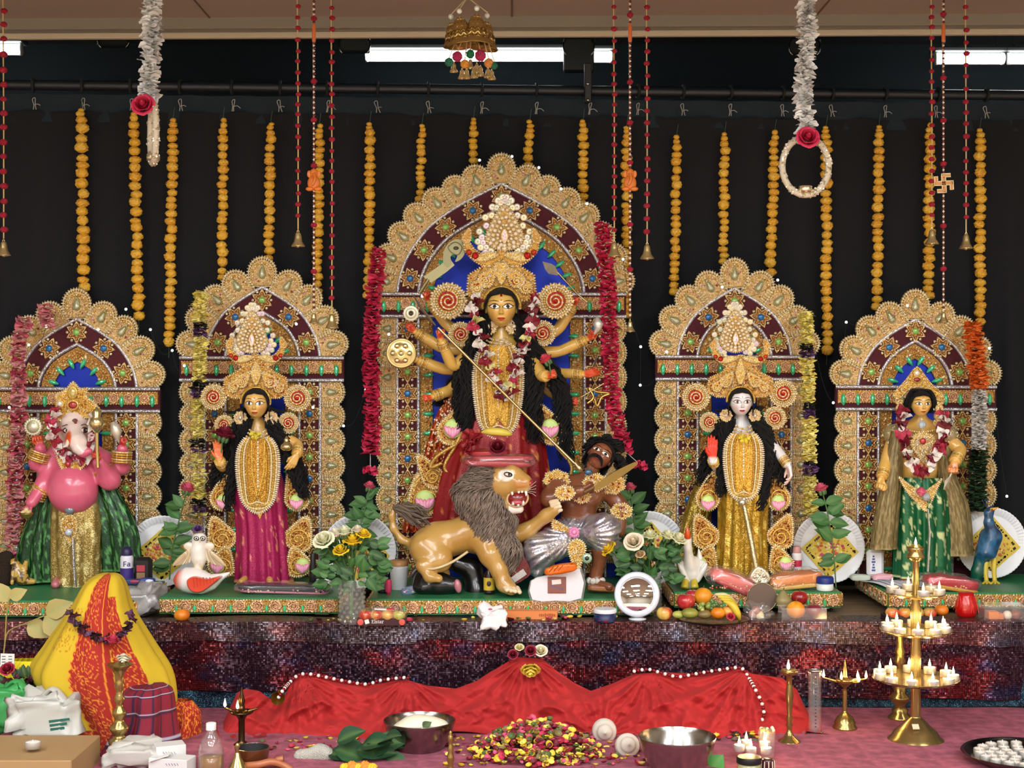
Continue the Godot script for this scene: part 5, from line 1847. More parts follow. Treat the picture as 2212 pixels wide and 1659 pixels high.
func ganesh() -> void:
	rng.seed = 505
	var skin := "d9647f"
	var o := thing("elephant_god_statue","pink elephant-headed god statue with a round belly, gold dhoti and green shawl","statue",165,1265,STATUE_D)
	var k := px(1)
	var bones := [[q(158,1052,0.05),q(158,1060,0.05),53 * k,53 * k,Vector3(1,0.96,0.85)],[q(162,990,0.0),q(160,1020,0.01),44 * k,46 * k,Vector3(1.1,1,0.7)],[q(165,1090,-0.01),q(165,1120,-0.01),52 * k,48 * k,Vector3(1,1,0.8)]]
	bones.append_array([[q(116,985,0),q(80,1000,0.02),19 * k,16 * k],[q(80,1000,0.02),q(87,968,0.05),15 * k,12 * k],[q(112,1000,0.0),q(95,1045,0.04),19 * k,17 * k],[q(95,1045,0.04),q(68,1086,0.09),16 * k,12 * k]])
	bones.append_array([[q(212,985,0),q(262,1008,0.0),19 * k,17 * k],[q(262,1008,0.0),q(264,970,0.04),16 * k,12 * k],[q(215,1000,0.02),q(237,1036,0.06),22 * k,22 * k],[q(237,1036,0.06),q(214,1000,0.12),20 * k,13 * k]])
	bones.append_array([[q(163,916,0.02),q(163,926,0.03),33 * k,30 * k],[q(162,932,0.075),q(165,952,0.115),19 * k,14.5 * k],[q(165,952,0.115),q(170,967,0.13),14 * k,11.5 * k],[q(170,967,0.13),q(181,977,0.138),11.5 * k,9 * k],[q(181,977,0.138),q(193,974,0.142),9 * k,6.5 * k]])
	bones.append_array([[q(128,925,0.0),q(131,945,0.0),19 * k,13 * k,Vector3(1,1.1,0.3)],[q(199,925,0.0),q(196,945,0.0),19 * k,13 * k,Vector3(1,1.1,0.3)],[q(150,948,0.1),q(143,958,0.12),7 * k,6 * k],[q(178,948,0.1),q(182,954,0.12),7 * k,6 * k]])
	var b := nets(bones,0.006,0.02)
	var face := hx("ecd6cc")
	var pink := hx(skin)
	var c0 := q(163,930,0)
	var paint := q(168,945,0)
	b.paint(func(v,_c):
		var d: float = Vector2(v.x - c0.x,(v.y - c0.y) * 0.85).length()
		if v.y > c0.y - 48 * k and d < 56 * k:
			var p := Vector2((v.x - paint.x) / (9 * k),(v.y - paint.y) / (17 * k)).length()
			return face.lerp(hx("e2602c"),smoothstep(1.15,0.8,p) if v.z > 0.06 else 0.0).lerp(hx("d98d84"),smoothstep(26 * k,40 * k,absf(v.x - c0.x)) * 0.8 * (1.0 if v.z < 0.06 else 0.0))
		return pink)
	hand_at(b,q(87,966,0.05),Vector3(-0.2,1,0.1),Vector3(0.1,0,1),44 * k,hand(GRIP,0.6,skin,"dd5a3a"))
	hand_at(b,q(67,1088,0.09),Vector3(-0.5,-1,0.3),Vector3(0,0.8,1),42 * k,hand(LOOSE,0.4,skin,skin))
	hand_at(b,q(264,968,0.04),Vector3(0.1,1,0.1),Vector3(-0.6,0,1),44 * k,hand(FIST,0.9,skin,"dd4a3a"),true)
	hand_at(b,q(214,1000,0.12),Vector3(-0.1,1,0.2),Vector3(-0.5,0,1),44 * k,hand(FIST,1.0,skin,"dd4a3a"),true)
	part("body",b,mm("clay"),o)
	for e in [[144,930,0.083],[182,929,0.078]]:
		b = B.new()
		b.ink("17100e").ball(q(e[0],e[1],e[2]),Vector3(9 * k,6.5 * k,0.012),14,8)
		b.ink("efe3d6").ball(q(e[0],e[1],e[2] + 0.004),Vector3(6.6 * k,4.2 * k,0.012),14,8)
		b.ink("1a1110").ball(q(e[0] + 1,e[1],e[2] + 0.009),Vector3(3.4 * k,3.8 * k,0.01),12,7)
		b.ink("17100e").tube(Q([e[0] - 10,e[1] - 9,e[2] + 0.002,e[0],e[1] - 13,e[2] + 0.004,e[0] + 9,e[1] - 9,e[2] + 0.002]),0.0016,5)
		part("eye",b,mm("clay"),o)
	b = B.new()
	b.ink("f2ead8").tube(Q([147,953,0.125,143,964,0.15,136,966,0.165]),[5 * k,3.6 * k,0.8 * k],9)
	part("tusk",b,mm("clay"),o)
	b = B.new()
	b.ink("8a2f24").tube(Q([163,905,0.086,163,915,0.092]),2.4 * k,6)
	b.ink("6a5a58").ball(q(162,908,0.085),Vector3(6 * k,4 * k,0.006),9,5)
	part("forehead_mark",b,mm("dull"),o)
	b = B.new()
	var out := curve2(pl([157,824,172,840,188,838,186,856,206,872,216,890,200,904,176,902,163,900,148,902,126,910,112,896,122,872,118,852,132,846,144,838],0.06),3,true)
	ornate(b,out,0.05,px(2.6),px(2.0),["e9c25a","f0dfae","c8923c","e8e0d0","a9702c"],"c4943c")
	part("crown",b,mm("gilt"),o)
	for e in [[157,875,10,8,"a51f1c"],[157,848,7,10,"cdbb6a"],[129,872,6,6,"e6e2da"]]:
		b = B.new()
		b.ink("e3bd62").ball(q(e[0],e[1],0.06),Vector3(px(e[2] + 4),px(e[3] + 4),0.006),14,6)
		part("setting",b,mm("gilt"),o)
		b = B.new()
		b.ink(e[4]).ball(q(e[0],e[1],0.065),Vector3(px(e[2]),px(e[3]),0.007),12,6)
		part("stone",b,mm("gem"),o)
	b = B.new()
	ornate(b,curve2(pl([122,975,150,990,175,985,196,972,190,995,168,1022,150,1044,138,1020,128,1005],0.09),4,true),0.085,px(2.4),px(2.4),["e9c25a","f0dfae","efe6d6","c8923c"],"cda24a")
	part("collar",b,mm("gilt"),o)
	b = B.new()
	b.ink("b5231f").ball(q(147,1003,0.1),Vector3(px(6),px(7),0.008),12,7)
	part("stone",b,mm("gem"),o)
	for e in [[80,996,88,974,20],[92,1052,76,1076,18],[262,1000,264,974,20],[230,1026,222,1012,22]]:
		b = B.new()
		bangles(b,q(e[0],e[1],0.05),q(e[2],e[3],0.05),px(e[4]),5)
		part("bangles",b,mm("gilt"),o)
	part("dhoti",skirt([[1078,166,52,0.075],[1130,170,58,0.085],[1200,170,56,0.085],[1262,172,54,0.085]],0.0,9,0.1,print_on("a58d4e","d8c584",0.25,40.0)),mm("gilt"),o)
	var green := print_on("0d3a1c","4f8a4a",0.2,70.0)
	part("shawl",skirt([[1010,112,8,0.03],[1080,100,22,0.03],[1170,82,36,0.04],[1256,78,44,0.04]],0.0,7,0.14,green),mm("silk"),o)
	part("shawl",skirt([[1000,200,8,0.03],[1060,226,28,0.03],[1140,250,42,0.04],[1232,258,44,0.04]],-0.01,7,0.14,green),mm("silk"),o)
	b = B.new()
	b.ink("b9b9bd").tube(Q([158,1160,0.1,160,1210,0.11,164,1268,0.11]),px(6.5),8,true,0.4)
	part("ribbon",b,mm("tinsel"),o)
	b = B.new()
	b.ink("70818a").ball(q(150,1102,0.1),Vector3(px(11),px(9),0.012),12,7)
	b.ink("c8d2d8").ball(q(148,1150,0.11),Vector3(px(8),px(8),0.01),12,7)
	part("belt_stone",b,mm("gem"),o)
	b = B.new()
	ornate(b,curve2(pl([135,1120,152,1112,165,1124,164,1150,152,1180,138,1158,130,1138],0.1),4,true),0.09,px(2.2),px(2),["e9c25a","c8923c","efe6d6"],"b98f48")
	part("belt_ornament",b,mm("gilt"),o)
	b = B.new()
	b.ink("cf7a80")
	for x in [122,205]:
		b.tube(Q([x,1256,0.05,x - 2,1264,0.11]),[px(11),px(9)],10)
	part("feet",b,mm("clay"),o)
	o = thing("discus","toothed silver discus in the raised hand of the elephant-headed god","weapon",72,922,STATUE_D - 0.08)
	b = B.new()
	var teeth := PackedVector2Array()
	for i in 40:
		teeth.append(Vector2(cos(TAU * i / 40),sin(TAU * i / 40)) * px(21 if i % 2 else 18))
	b.plate(teeth,[Vector2(1,-0.005),Vector2(1,0.004),Vector2(0.8,0.006),Vector2(0.66,0.003),Vector2(0.4,0.01),Vector2(0,0.012)],Transform3D.IDENTITY,["d6d2b8","e6e2c8","e0dab8","7d7656","d6d0b0","f0ecd8"])
	part("disc",b,mm("silver"),o)
	o = thing("mace","golden mace held upright by the elephant-headed god","weapon",211,1000,STATUE_D - 0.15)
	b = B.new()
	b.ink("cbb273").tube(Q([212,1010,0,210,975,0,209,925,0]),px(4),9)
	part("shaft",b,mm("brass"),o)
	b = B.new()
	b.ink("d8c890").tube(Q([209,935,0,209,925,0,209,915,0,209,905,0,209,900,0,209,890,0,209,880,0]),[px(5),px(13),px(17),px(14),px(9),px(11),px(2)],16)
	part("head",b,mm("brass"),o)
	o = thing("conch","silver conch in the hand of the elephant-headed god","shell",250,945,STATUE_D - 0.1)
	b = B.new()
	b.ink("d8d2bc").tube(Q([243,912,0,248,922,0,252,934,0,254,946,0,257,956,0]),[px(5),px(11),px(12),px(6),px(1)],12)
	part("shell",b,mm("silver"),o)
	o = thing("sweet_bowl","small brass bowl of sweets in the lowered hand of the elephant-headed god","bowl",57,1120,STATUE_D - 0.13)
	b = B.new()
	b.ink("bfa35c").lathe(PackedVector2Array([Vector2(0,0),Vector2(px(8),0),Vector2(px(15),px(10)),Vector2(px(14),px(13)),Vector2(px(12),px(10)),Vector2(0,px(6))]),20)
	part("bowl",b,mm("brass"),o)
	for i in 5:
		b = B.new()
		b.ink("d8c28a").ball(Vector3(px([-6,5,0,-3,4][i]),px([12,12,18,13,13][i]),px([4,4,0,-5,-5][i])),Vector3.ONE * px(6),9,6)
		part("sweet",b,mm("satin"),o)
# ---------- lion, demon, buffalo
func lion() -> void:
	rng.seed = 606
	var o := thing("lion_statue","roaring tan lion statue with a brown fur mane, its paw raised at the fallen demon","statue",1010,1282,5.5)
	var k := px(1)
	var bones := [[q(925,1180,0.0),q(945,1170,0.0),40 * k,42 * k,Vector3(1,1,1)],[q(945,1170,0.0),q(1020,1150,0.0),42 * k,40 * k,Vector3(1,0.95,1)],[q(1020,1150,0.0),q(1062,1160,0.01),42 * k,48 * k],[q(1040,1090,0.02),q(1060,1150,0.0),40 * k,44 * k]]
	bones.append_array([[q(922,1186,0.05),q(948,1206,0.07),37 * k,30 * k,Vector3(1,1,0.7)],[q(950,1212,0.075),q(912,1222,0.09),20 * k,12 * k],[q(912,1222,0.09),q(928,1246,0.1),12 * k,11 * k],[q(928,1246,0.1),q(948,1250,0.12),11 * k,9 * k],[q(930,1195,-0.05),q(960,1240,-0.05),26 * k,13 * k]])
	bones.append_array([[q(1046,1160,0.05),q(1060,1198,0.08),36 * k,25 * k,Vector3(1,1,0.8)],[q(1060,1198,0.08),q(1078,1232,0.09),23 * k,17 * k],[q(1078,1232,0.09),q(1090,1262,0.1),17 * k,15 * k],[q(1090,1262,0.1),q(1104,1272,0.115),17 * k,14 * k]])
	bones.append_array([[q(1085,1165,-0.02),q(1140,1146,0.0),26 * k,17 * k],[q(1140,1146,0.0),q(1180,1114,0.03),16 * k,13 * k],[q(1180,1114,0.03),q(1200,1100,0.05),14 * k,12 * k]])
	bones.append_array([[q(893,1178,0.0),q(868,1166,0.0),9 * k,7.5 * k],[q(868,1166,0.0),q(850,1142,0.0),7.5 * k,6.5 * k],[q(850,1142,0.0),q(846,1115,0.0),6.5 * k,6 * k],[q(846,1115,0.0),q(852,1098,0.0),6 * k,5 * k]])
	bones.append_array([[q(1086,1040,0.05),q(1098,1040,0.06),38 * k,33 * k],[q(1106,1026,0.085),q(1131,1040,0.1),21 * k,17 * k],[q(1094,1052,0.075),q(1116,1044,0.095),22 * k,18 * k],[q(1122,1044,0.105),q(1133,1047,0.105),18 * k,15.5 * k],[q(1106,1016,0.1),q(1118,1021,0.1),9 * k,8 * k],[q(1086,1072,0.055),q(1104,1096,0.075),19 * k,13 * k],[q(1104,1096,0.075),q(1122,1099,0.085),13 * k,10 * k],[q(1070,1002,0.05),q(1078,1012,0.05),11 * k,13 * k]])
	var b := nets(bones,0.0062,0.018)
	var tan_ := hx("bf9650")
	var pale := hx("e2c287")
	var white := hx("efe6da")
	var m0 := q(1130,1062,0)
	var eye := q(1098,1023,0)
	var chin := q(1114,1098,0)
	var nz := FastNoiseLite.new()
	nz.frequency = 7.0
	var belly := q(960,1205,0)
	b.paint(func(v,_c):
		var c := tan_.lerp(hx("a97a34"),clampf(nz.get_noise_3dv(v) + 0.2,0,0.6))
		c = c.lerp(pale,smoothstep(0.05,0.0,v.y - 0.02) * 0.4)
		if Vector2(v.x - chin.x,v.y - chin.y).length() < 17 * k and v.x > chin.x - 14 * k:
			c = white
		var d := Vector2((v.x - eye.x + 5 * k) / (17 * k),(v.y - eye.y - 1 * k) / (12 * k)).length()
		c = c.lerp(white,smoothstep(1.1,0.85,d))
		if v.x > m0.x - 14 * k and v.y < m0.y + 14 * k and v.y > m0.y - 12 * k and v.x < m0.x + 30 * k:
			c = c.lerp(pale,0.7)
		var br := Vector2((v.x - m0.x + 6 * k) / (20 * k),(v.y - m0.y - 22 * k) / (13 * k)).length()
		c = c.lerp(hx("b8702c"),smoothstep(1.1,0.6,br) * 0.6 * (1.0 - d if d < 1.0 else 1.0))
		return c)
	for set_ in [[[1098,1268,0.125,1104,1276,0.15,6.4],9.4,1.6],[[1192,1092,0.06,1208,1087,0.075,4.8],2.6,7.4]]:
		var tb := []
		var e: Array = set_[0]
		for i in 4:
			tb.append([q(e[0] + (i - 1) * set_[1],e[1] + (i - 1) * set_[2],e[2] - 0.006 * absf(i - 1.5)),q(e[3] + (i - 1) * set_[1],e[4] + (i - 1) * set_[2],e[5] - 0.006 * absf(i - 1.5)),e[6] * k,e[6] * 0.75 * k])
		var toes := nets(tb,0.004,0.004)
		toes.paint(func(v,_c): return pale.lerp(white,0.35))
		b.add(toes)
	part("body",b,mm("clay"),o)
	b = B.new()
	b.ink("7d1618").ball(q(1118,1077,0.095),Vector3(22 * k,17 * k,0.028),16,10)
	b.ink("c0525a").ball(q(1117,1085,0.113),Vector3(13 * k,6 * k,0.014),14,8)
	part("mouth",b,mm("clay"),o)
	b = B.new()
	var lip := PackedVector3Array()
	for i in 33:
		var a := TAU * i / 32
		lip.append(q(1118 + cos(a) * 22.5,1077 + sin(a) * 17.5 - 2.0 * cos(a),0.104))
	b.ink("cfae7c").tube(lip,2.4 * k,7,false)
	part("lips",b,mm("clay"),o)
	for e in [[1106,1064,6,-1],[1120,1061,5,-1],[1127,1060,5,-1],[1136,1062,10,-1],[1108,1090,6,1],[1119,1093,5,1],[1130,1090,9,1]]:
		b = B.new()
		b.ink("f2ecdc").tube(Q([e[0],e[1],0.116,e[0] + 1,e[1] - e[3] * e[2] * 0.6,0.122,e[0],e[1] - e[3] * e[2],0.122]),[3.4 * k,2.6 * k,0.5 * k],7)
		part("tooth",b,mm("clay"),o)
	b = B.new()
	b.ink("a83236").ball(q(1145,1044,0.11),Vector3(7 * k,9 * k,0.02),12,8)
	part("nose",b,mm("clay"),o)
	for e in [[1098,1025,0.121]]:
		b = B.new()
		b.ink("15100e").ball(q(e[0],e[1],e[2]),Vector3(10 * k,5.5 * k,0.01),12,8,Basis(Vector3.BACK,-0.2))
		b.ink("f0e6d6").ball(q(e[0] - 1,e[1],e[2] + 0.004),Vector3(7 * k,3.4 * k,0.01),12,8,Basis(Vector3.BACK,-0.2))
		b.ink("1a120c").ball(q(e[0] + 1.5,e[1],e[2] + 0.008),Vector3(3 * k,3.2 * k,0.009),10,6)
		part("eye",b,mm("clay"),o)
	b = B.new()
	for i in 5:
		b.ink("e6dccb").tube(Q([1132,1054 + i * 2,0.11,1146 + i,1050 + i * 4,0.14,1158,1040 + i * 8,0.15]),0.0007,4)
	part("whiskers",b,mm("dull"),o)
	var mane := nets([[q(1056,1032,0.04),q(1040,1070,0.03),32 * k,44 * k],[q(1068,1075,0.06),q(1092,1118,0.07),20 * k,20 * k],[q(1038,1070,0.02),q(1062,1130,0.03),44 * k,42 * k],[q(1062,1130,0.03),q(1100,1185,0.06),36 * k,20 * k],[q(1100,1185,0.06),q(1106,1215,0.06),18 * k,8 * k],[q(1040,1080,-0.05),q(1070,1140,-0.05),44 * k,36 * k]],0.01,0.03)
	var am := mane.mesh()
	var arr := am.surface_get_arrays(0)
	var vs: PackedVector3Array = arr[Mesh.ARRAY_VERTEX]
	var ns: PackedVector3Array = arr[Mesh.ARRAY_NORMAL]
	mane.paint(func(_v,_c): return hx("5b4c40"))
	part("mane_body",mane,mm("fluff"),o)
	b = B.new()
	for i in 5200:
		var j := rng.randi() % vs.size()
		var n := ns[j]
		if n.z < -0.5:
			continue
		var p := vs[j]
		var hang := (Vector3(-0.35,-1,0) + Vector3(rnd(-0.4,0.4),rnd(-0.2,0.3),rnd(-0.2,0.2))).normalized()
		if p.y > q(0,1050,0).y:
			hang = (Vector3(-0.9,-0.2,0) + Vector3(rnd(-0.3,0.3),rnd(-0.4,0.4),rnd(-0.2,0.2))).normalized()
		hang = (hang - n * hang.dot(n) * 0.8).normalized()
		var l := px(rnd(20,40))
		b.k = hx(pick(["76675a","806f60","8a7a69","6c5d51","938271"]))
		b.tube(PackedVector3Array([p - n * 0.004,p + hang * l * 0.4 + n * rnd(0.004,0.011),p + hang * l * 0.75 + n * rnd(0.002,0.01),p + hang * l]),[0.0022,0.003,0.0022,0.0003],3,false)
	var f := part("mane",b,mm("dull"),o)
	f.set_meta("kind","stuff")
	b = B.new()
	for i in 90:
		var e := Vector3(rnd(-1,1),rnd(-1,1),rnd(-1,1)) * 0.006
		b.k = hx(pick(["6d5c4d","85735f","57493d"]))
		b.tube(PackedVector3Array([q(852,1098,0) + e,q(872,1094 + rnd(0,14),0.01) + e * 3,q(898,1104 + rnd(0,18),0.01) + e * 5,q(rnd(905,922),1112 + rnd(0,18),0.01) + e * 5]),[0.004,0.006,0.004,0.0005],5,false)
	part("tail_tuft",b,mm("dull"),o)
	b = B.new()
	b.ink("cdb98a").tube(curve(Q([906,1228,0.10,940,1228,0.115,975,1215,0.10,1010,1192,0.07]),6),px(3),7)
	part("cast_edge",b,mm("clay"),o)
	var pk := thing("cloth_packet","folded red cloth packet in shiny wrapping lying on the lion's head","packet",1078,1012,5.46)
	b = B.new()
	for i in 3:
		pillow(b,q(1078 + [-4,8,-20][i],1000 - i * 11,-0.01 * i),Vector3(px([150,140,86][i]),px(17),px(70)),0.4,pick(["9c1f24","b0262c"]),0.12,i * 0.04 - 0.04)
	part("cloth",b,mm("silk"),pk)
	b = B.new()
	pillow(b,q(1080,995,0.01),Vector3(px(158),px(30),px(78)),0.5,"ffffff",0.25,0.0)
	part("wrapping",b,mm("film"),pk)
	pk = thing("banana","single ripe banana lying above the lion's red packet","fruit",1072,943,5.46)
	b = B.new()
	b.ink("d7c24e").tube(curve(Q([1040,934,0,1056,932,0.01,1078,933,0.015,1096,936,0.01,1106,939,0]),4),curve1([px(2),px(8),px(9),px(7),px(2)],4),8)
	part("fruit",b,mm("satin"),pk)
	pk = thing("rose","dark red rose head resting on the packet on the lion's head","flower",1075,972,5.44)
	part("bloom",keep("rose_dark",rose_mesh.bind("4a0a18","7a1228",33,0.9)),mm("petal"),pk,Transform3D(Basis(Vector3.RIGHT,0.9).scaled(Vector3.ONE * px(17)),Vector3.ZERO))
	pk = thing("flower_bunch","bunch of red silk petals beneath the goddess's bib, left of the banana","flower",1018,975,5.5)
	for i in 5:
		part("petal",keep("rose_petal9c1f22" + str(i % 3),ruffle_mesh.bind(330 + i % 3,["9c1f22","7d1420"],0.5,0.22)),mm("petal"),pk,Transform3D(Basis.from_euler(Vector3(rnd(0.6,1.4),rnd(0,6),0)).scaled(Vector3.ONE * px(14)),Vector3(px(rnd(-12,12)),px(10 + i * 7),0.01)))
	o = thing("buffalo_statue","fallen black buffalo head with pink tongue under the lion","statue",970,1282,5.5)
	b = nets([[q(920,1255,0.0),q(950,1262,0.02),px(28),px(24)],[q(950,1262,0.02),q(985,1264,0.03),px(24),px(15)],[q(905,1268,0.03),q(915,1270,0.04),px(14),px(12)],[q(1020,1225,-0.06),q(1030,1275,-0.05),px(20),px(26)],[q(985,1215,-0.06),q(1020,1230,-0.06),px(20),px(22)]],0.008,0.02)
	b.paint(func(_v,_c): return hx("1c1918"))
	part("body",b,mm("clay"),o)
	b = B.new()
	b.ink("b8707a").ball(q(989,1266,0.06),Vector3(px(8),px(15),0.012),12,8,Basis(Vector3.BACK,0.2))
	part("tongue",b,mm("clay"),o)
	b = B.new()
	b.ink("35302c").tube(curve(Q([925,1240,0.04,905,1228,0.06,890,1240,0.07,884,1256,0.07]),6),[px(8),px(8),px(8),px(8),px(7),px(7),px(7),px(6),px(6),px(6),px(5),px(5),px(5),px(4),px(4),px(3),px(3),px(2),px(1)],9)
	part("horn",b,mm("clay"),o)
func pillow(b: B,o: Vector3,e: Vector3,bulge: float,col: String,crease: float,turn := 0.0) -> void:
	var nz := FastNoiseLite.new()
	nz.seed = int(absf(o.x) * 1000) + 3
	nz.frequency = 9.0
	b.k = hx(col)
	var p := PackedVector3Array()
	var bs := Basis(Vector3.BACK,turn)
	for j in 19:
		var f := PI * j / 18.0
		for i in 40:
			var a := TAU * i / 40
			var s := Vector3(sgnpow(cos(a) * sin(f),0.38),sgnpow(cos(f),0.5),sgnpow(sin(a) * sin(f),0.38))
			var v := Vector3(s.x * e.x,s.y * e.y * (1.0 - bulge * 0.4 * (s.x * s.x)),s.z * e.z) * 0.5
			v += s * crease * minf(e.y,e.z) * nz.get_noise_3dv((o + v) * 1.6)
			p.append(o + bs * v)
	b.grid(p,40,true)
func sgnpow(x: float,p: float) -> float:
	return signf(x) * pow(absf(x),p)
func demon() -> void:
	rng.seed = 707
	var skin := "7d4a2f"
	var o := thing("demon_statue","brown-skinned fallen demon statue with moustache, silver trousers and wild black hair","statue",1255,1275,5.58)
	var k := px(1)
	var bones := [[q(1236,1150,0.0),q(1250,1120,0.0),38 * k,34 * k,Vector3(1,1,0.75)],[q(1250,1120,0.0),q(1252,1070,0.02),34 * k,46 * k,Vector3(1,1,0.7)],[q(1212,1050,0.03),q(1305,1056,0.0),24 * k,24 * k],[q(1228,1066,0.05),q(1236,1068,0.05),22 * k,22 * k],[q(1272,1070,0.045),q(1280,1070,0.04),22 * k,22 * k],[q(1268,1040,0.02),q(1282,1005,0.03),18 * k,17 * k]]
	bones.append_array([[q(1206,1045,0.04),q(1186,1076,0.09),22 * k,18 * k],[q(1186,1076,0.09),q(1256,1060,0.14),18 * k,12 * k],[q(1312,1058,-0.01),q(1342,1096,0.0),21 * k,17 * k],[q(1342,1096,0.0),q(1340,1150,0.02),16 * k,11 * k]])
	bones.append_array([[q(1232,1152,0.02),q(1165,1188,0.1),34 * k,27 * k],[q(1165,1188,0.1),q(1186,1232,0.06),24 * k,16 * k],[q(1256,1150,0.0),q(1306,1140,0.1),32 * k,27 * k],[q(1306,1140,0.1),q(1300,1185,0.08),22 * k,20 * k],[q(1300,1185,0.08),q(1288,1240,0.06),19 * k,11 * k],[q(1288,1240,0.06),q(1286,1258,0.06),12 * k,13 * k],[q(1286,1262,0.07),q(1316,1268,0.12),12 * k,9 * k]])
	var b := nets(bones,0.0066,0.016)
	b.paint(func(_v,_c): return hx(skin))
	hand_at(b,q(1256,1060,0.14),Vector3(1,0.35,0.2),Vector3(-0.2,0.6,-1),48 * k,hand(FIST,1.0,skin,"8a4a34"))
	var tilt := Basis(Vector3.BACK,-0.62) * Basis(Vector3.RIGHT,-0.35) * Basis(Vector3.UP,-0.25)
	pretty_face(o,b,1297,985,31,0.04,{"skin": "8a5236","blush": "7a3f2a","lip": "8a3a30","eye": 1.2,"thick": true,"wide": 0.84,"low": -0.9,"grow": 1.15,"fringe": 0.7,"brow": "120c0a"},tilt)
	var face := Transform3D(tilt.scaled(Vector3.ONE * px(31)),q(1297,985,0.04))
	b = B.new()
	b.ink("0d0a09")
	for sx in [-1,1]:
		var m := PackedVector3Array()
		for e in [[0.03,-0.46,1.12],[0.2,-0.47,1.05],[0.38,-0.56,0.95],[0.52,-0.74,0.82],[0.56,-0.9,0.75]]:
			m.append(face * Vector3(sx * e[0],e[1],e[2] * 0.94))
		b.tube(m,[px(3.4),px(4.0),px(3.4),px(2.4),px(0.8)],8)
	part("moustache",b,mm("hair"),o)
	b = B.new()
	for i in 46:
		var a := rnd(-2.2,2.2)
		var st := face * Vector3(sin(a) * 0.7,0.65 + 0.3 * cos(a),-0.2 + rnd(-0.5,0.3))
		var e := q(1297 + sin(a) * rnd(30,48) + 8,972 - cos(a) * 30 + (26 if absf(a) > 1.2 else 0) + rnd(-6,10),rnd(-0.06,0.05))
		tresses(b,PackedVector3Array([st,st.lerp(e,0.5) + Vector3(0,0.012,0),e,e + Vector3(sin(a) * 0.01,-0.03,0)]),1,px(3),px(4),0.0075)
	part("locks",b,mm("hair"),o)
	var tr := nets([[q(1236,1148,0.0),q(1252,1150,0.0),42 * k,40 * k,Vector3(1,0.7,0.8)],[q(1232,1154,0.02),q(1165,1192,0.1),40 * k,36 * k],[q(1165,1192,0.1),q(1158,1228,0.1),34 * k,20 * k],[q(1256,1152,0.0),q(1306,1142,0.1),38 * k,34 * k],[q(1304,1150,0.1),q(1302,1172,0.09),30 * k,24 * k]],0.0066,0.016)
	var hipp := q(1240,1150,0)
	for i in tr.v.size():
		var d := tr.v[i] - hipp
		var a := atan2(d.y,d.x)
		tr.v[i] += d.normalized() * 0.004 * sin(a * 34.0 + d.z * 40.0) * smoothstep(0.02,0.08,d.length())
		tr.c[i] = hx("d4d4da") if motif.get_noise_2d(a * 60.0,d.length() * 500.0) < 0.2 else hx("adabbc")
	part("trousers",tr,mm("tinsel_gold"),o)
	for e in [[1202,1036,0.06,24],[1220,1064,0.15,18],[1322,1046,0.03,24],[1342,1104,0.02,20],[1285,1042,0.06,22],[1256,1072,0.085,16]]:
		b = B.new()
		ornate(b,PackedVector2Array(Array(circ(px(e[3]),26)).map(func(g): return g * Vector2(1.15,0.85) * (1.0 + 0.1 * cos(g.angle() * 7 + e[0])) + Vector2(q(e[0],e[1],e[2]).x,q(e[0],e[1],e[2]).y))),e[2] + 0.006,px(2.6),px(2.6),["f0dfae","d9b05c","efe3d0","a03026"],"c4994a")
		part("armour",b,mm("gilt"),o)
	b = B.new()
	b.ink("35607c").ball(q(1271,1020,0.085),Vector3(px(9),px(7),0.01),12,7)
	part("stone",b,mm("gem"),o)
	b = B.new()
	ornate(b,curve2(pl([1194,1122,1216,1134,1234,1146,1232,1164,1212,1158,1194,1142],0.1),3,true),0.095,px(2.4),px(2.4),["f0dfae","d9b05c","efe3d0"],"c4994a")
	ornate(b,PackedVector2Array(Array(drop(px(19),px(34),30)).map(func(g): return g.rotated(PI) * Vector2(1,1) + Vector2(q(1246,1186,0.11).x,q(1246,1186,0.11).y))),0.11,px(2.6),px(2.4),["f0dfae","d9b05c","efe3d0"],"c4994a")
	part("belt",b,mm("gilt"),o)
	b = B.new()
	for i in 12:
		b.ink("d77fae").ball(q(1240 + cos(i * TAU / 12) * 8,1150 + sin(i * TAU / 12) * 8,0.115),Vector3.ONE * px(4.5),8,5)
	b.ink("e9a0c4").ball(q(1240,1150,0.12),Vector3.ONE * px(5),8,5)
	part("rosette",b,mm("satin"),o)
	b = B.new()
	b.ink("9db89a").ball(q(1268,1206,0.12),Vector3(px(11),px(11),0.008),14,7)
	b.ink("1c2420").ball(q(1268,1206,0.125),Vector3(px(5),px(5),0.008),10,5)
	part("belt_stone",b,mm("gem"),o)
	b = B.new()
	for i in 9:
		var a := TAU * i / 9
		b.ink("e6e0d4").ball(q(1287,1256,0.065) + Vector3(cos(a) * px(14),px(2),sin(a) * px(14)),Vector3.ONE * px(7),8,6)
	part("anklet",b,mm("fluff"),o)
	b = B.new()
	b.ink("8a4a28")
	pillow(b,q(1298,1270,0.1),Vector3(px(60),px(13),px(30)),0.2,"94562e",0.05,-0.06)
	part("shoe",b,mm("clay"),o)
	o = thing("sword","broad curved golden sword in the demon's fist, pointing up to the right","weapon",1278,1052,5.58 - 0.16)
	b = B.new()
	b.ink("8d7440").extr(curve2(pl([1284,1050,1310,1030,1340,1012,1372,998,1376,1004,1350,1024,1322,1042,1290,1058],0),3,true),-0.004,0.004)
	part("blade",b,mm("brass"),o)
	b = B.new()
	b.ink("6a4a26").tube(Q([1262,1064,0,1284,1051,0]),px(4),8)
	part("handle",b,mm("satin"),o)
	o = thing("rag","dark red wrapped bundle leaning by the lion's foreleg","bundle",1118,1262,5.46)
	b = B.new()
	b.ink("6b2320").extr(curve2(pl([1108,1178,1122,1184,1146,1232,1132,1250,1110,1258,1104,1220],0),3,true),-0.02,0.02)
	part("cloth",b,mm("silk"),o)
	b = B.new()
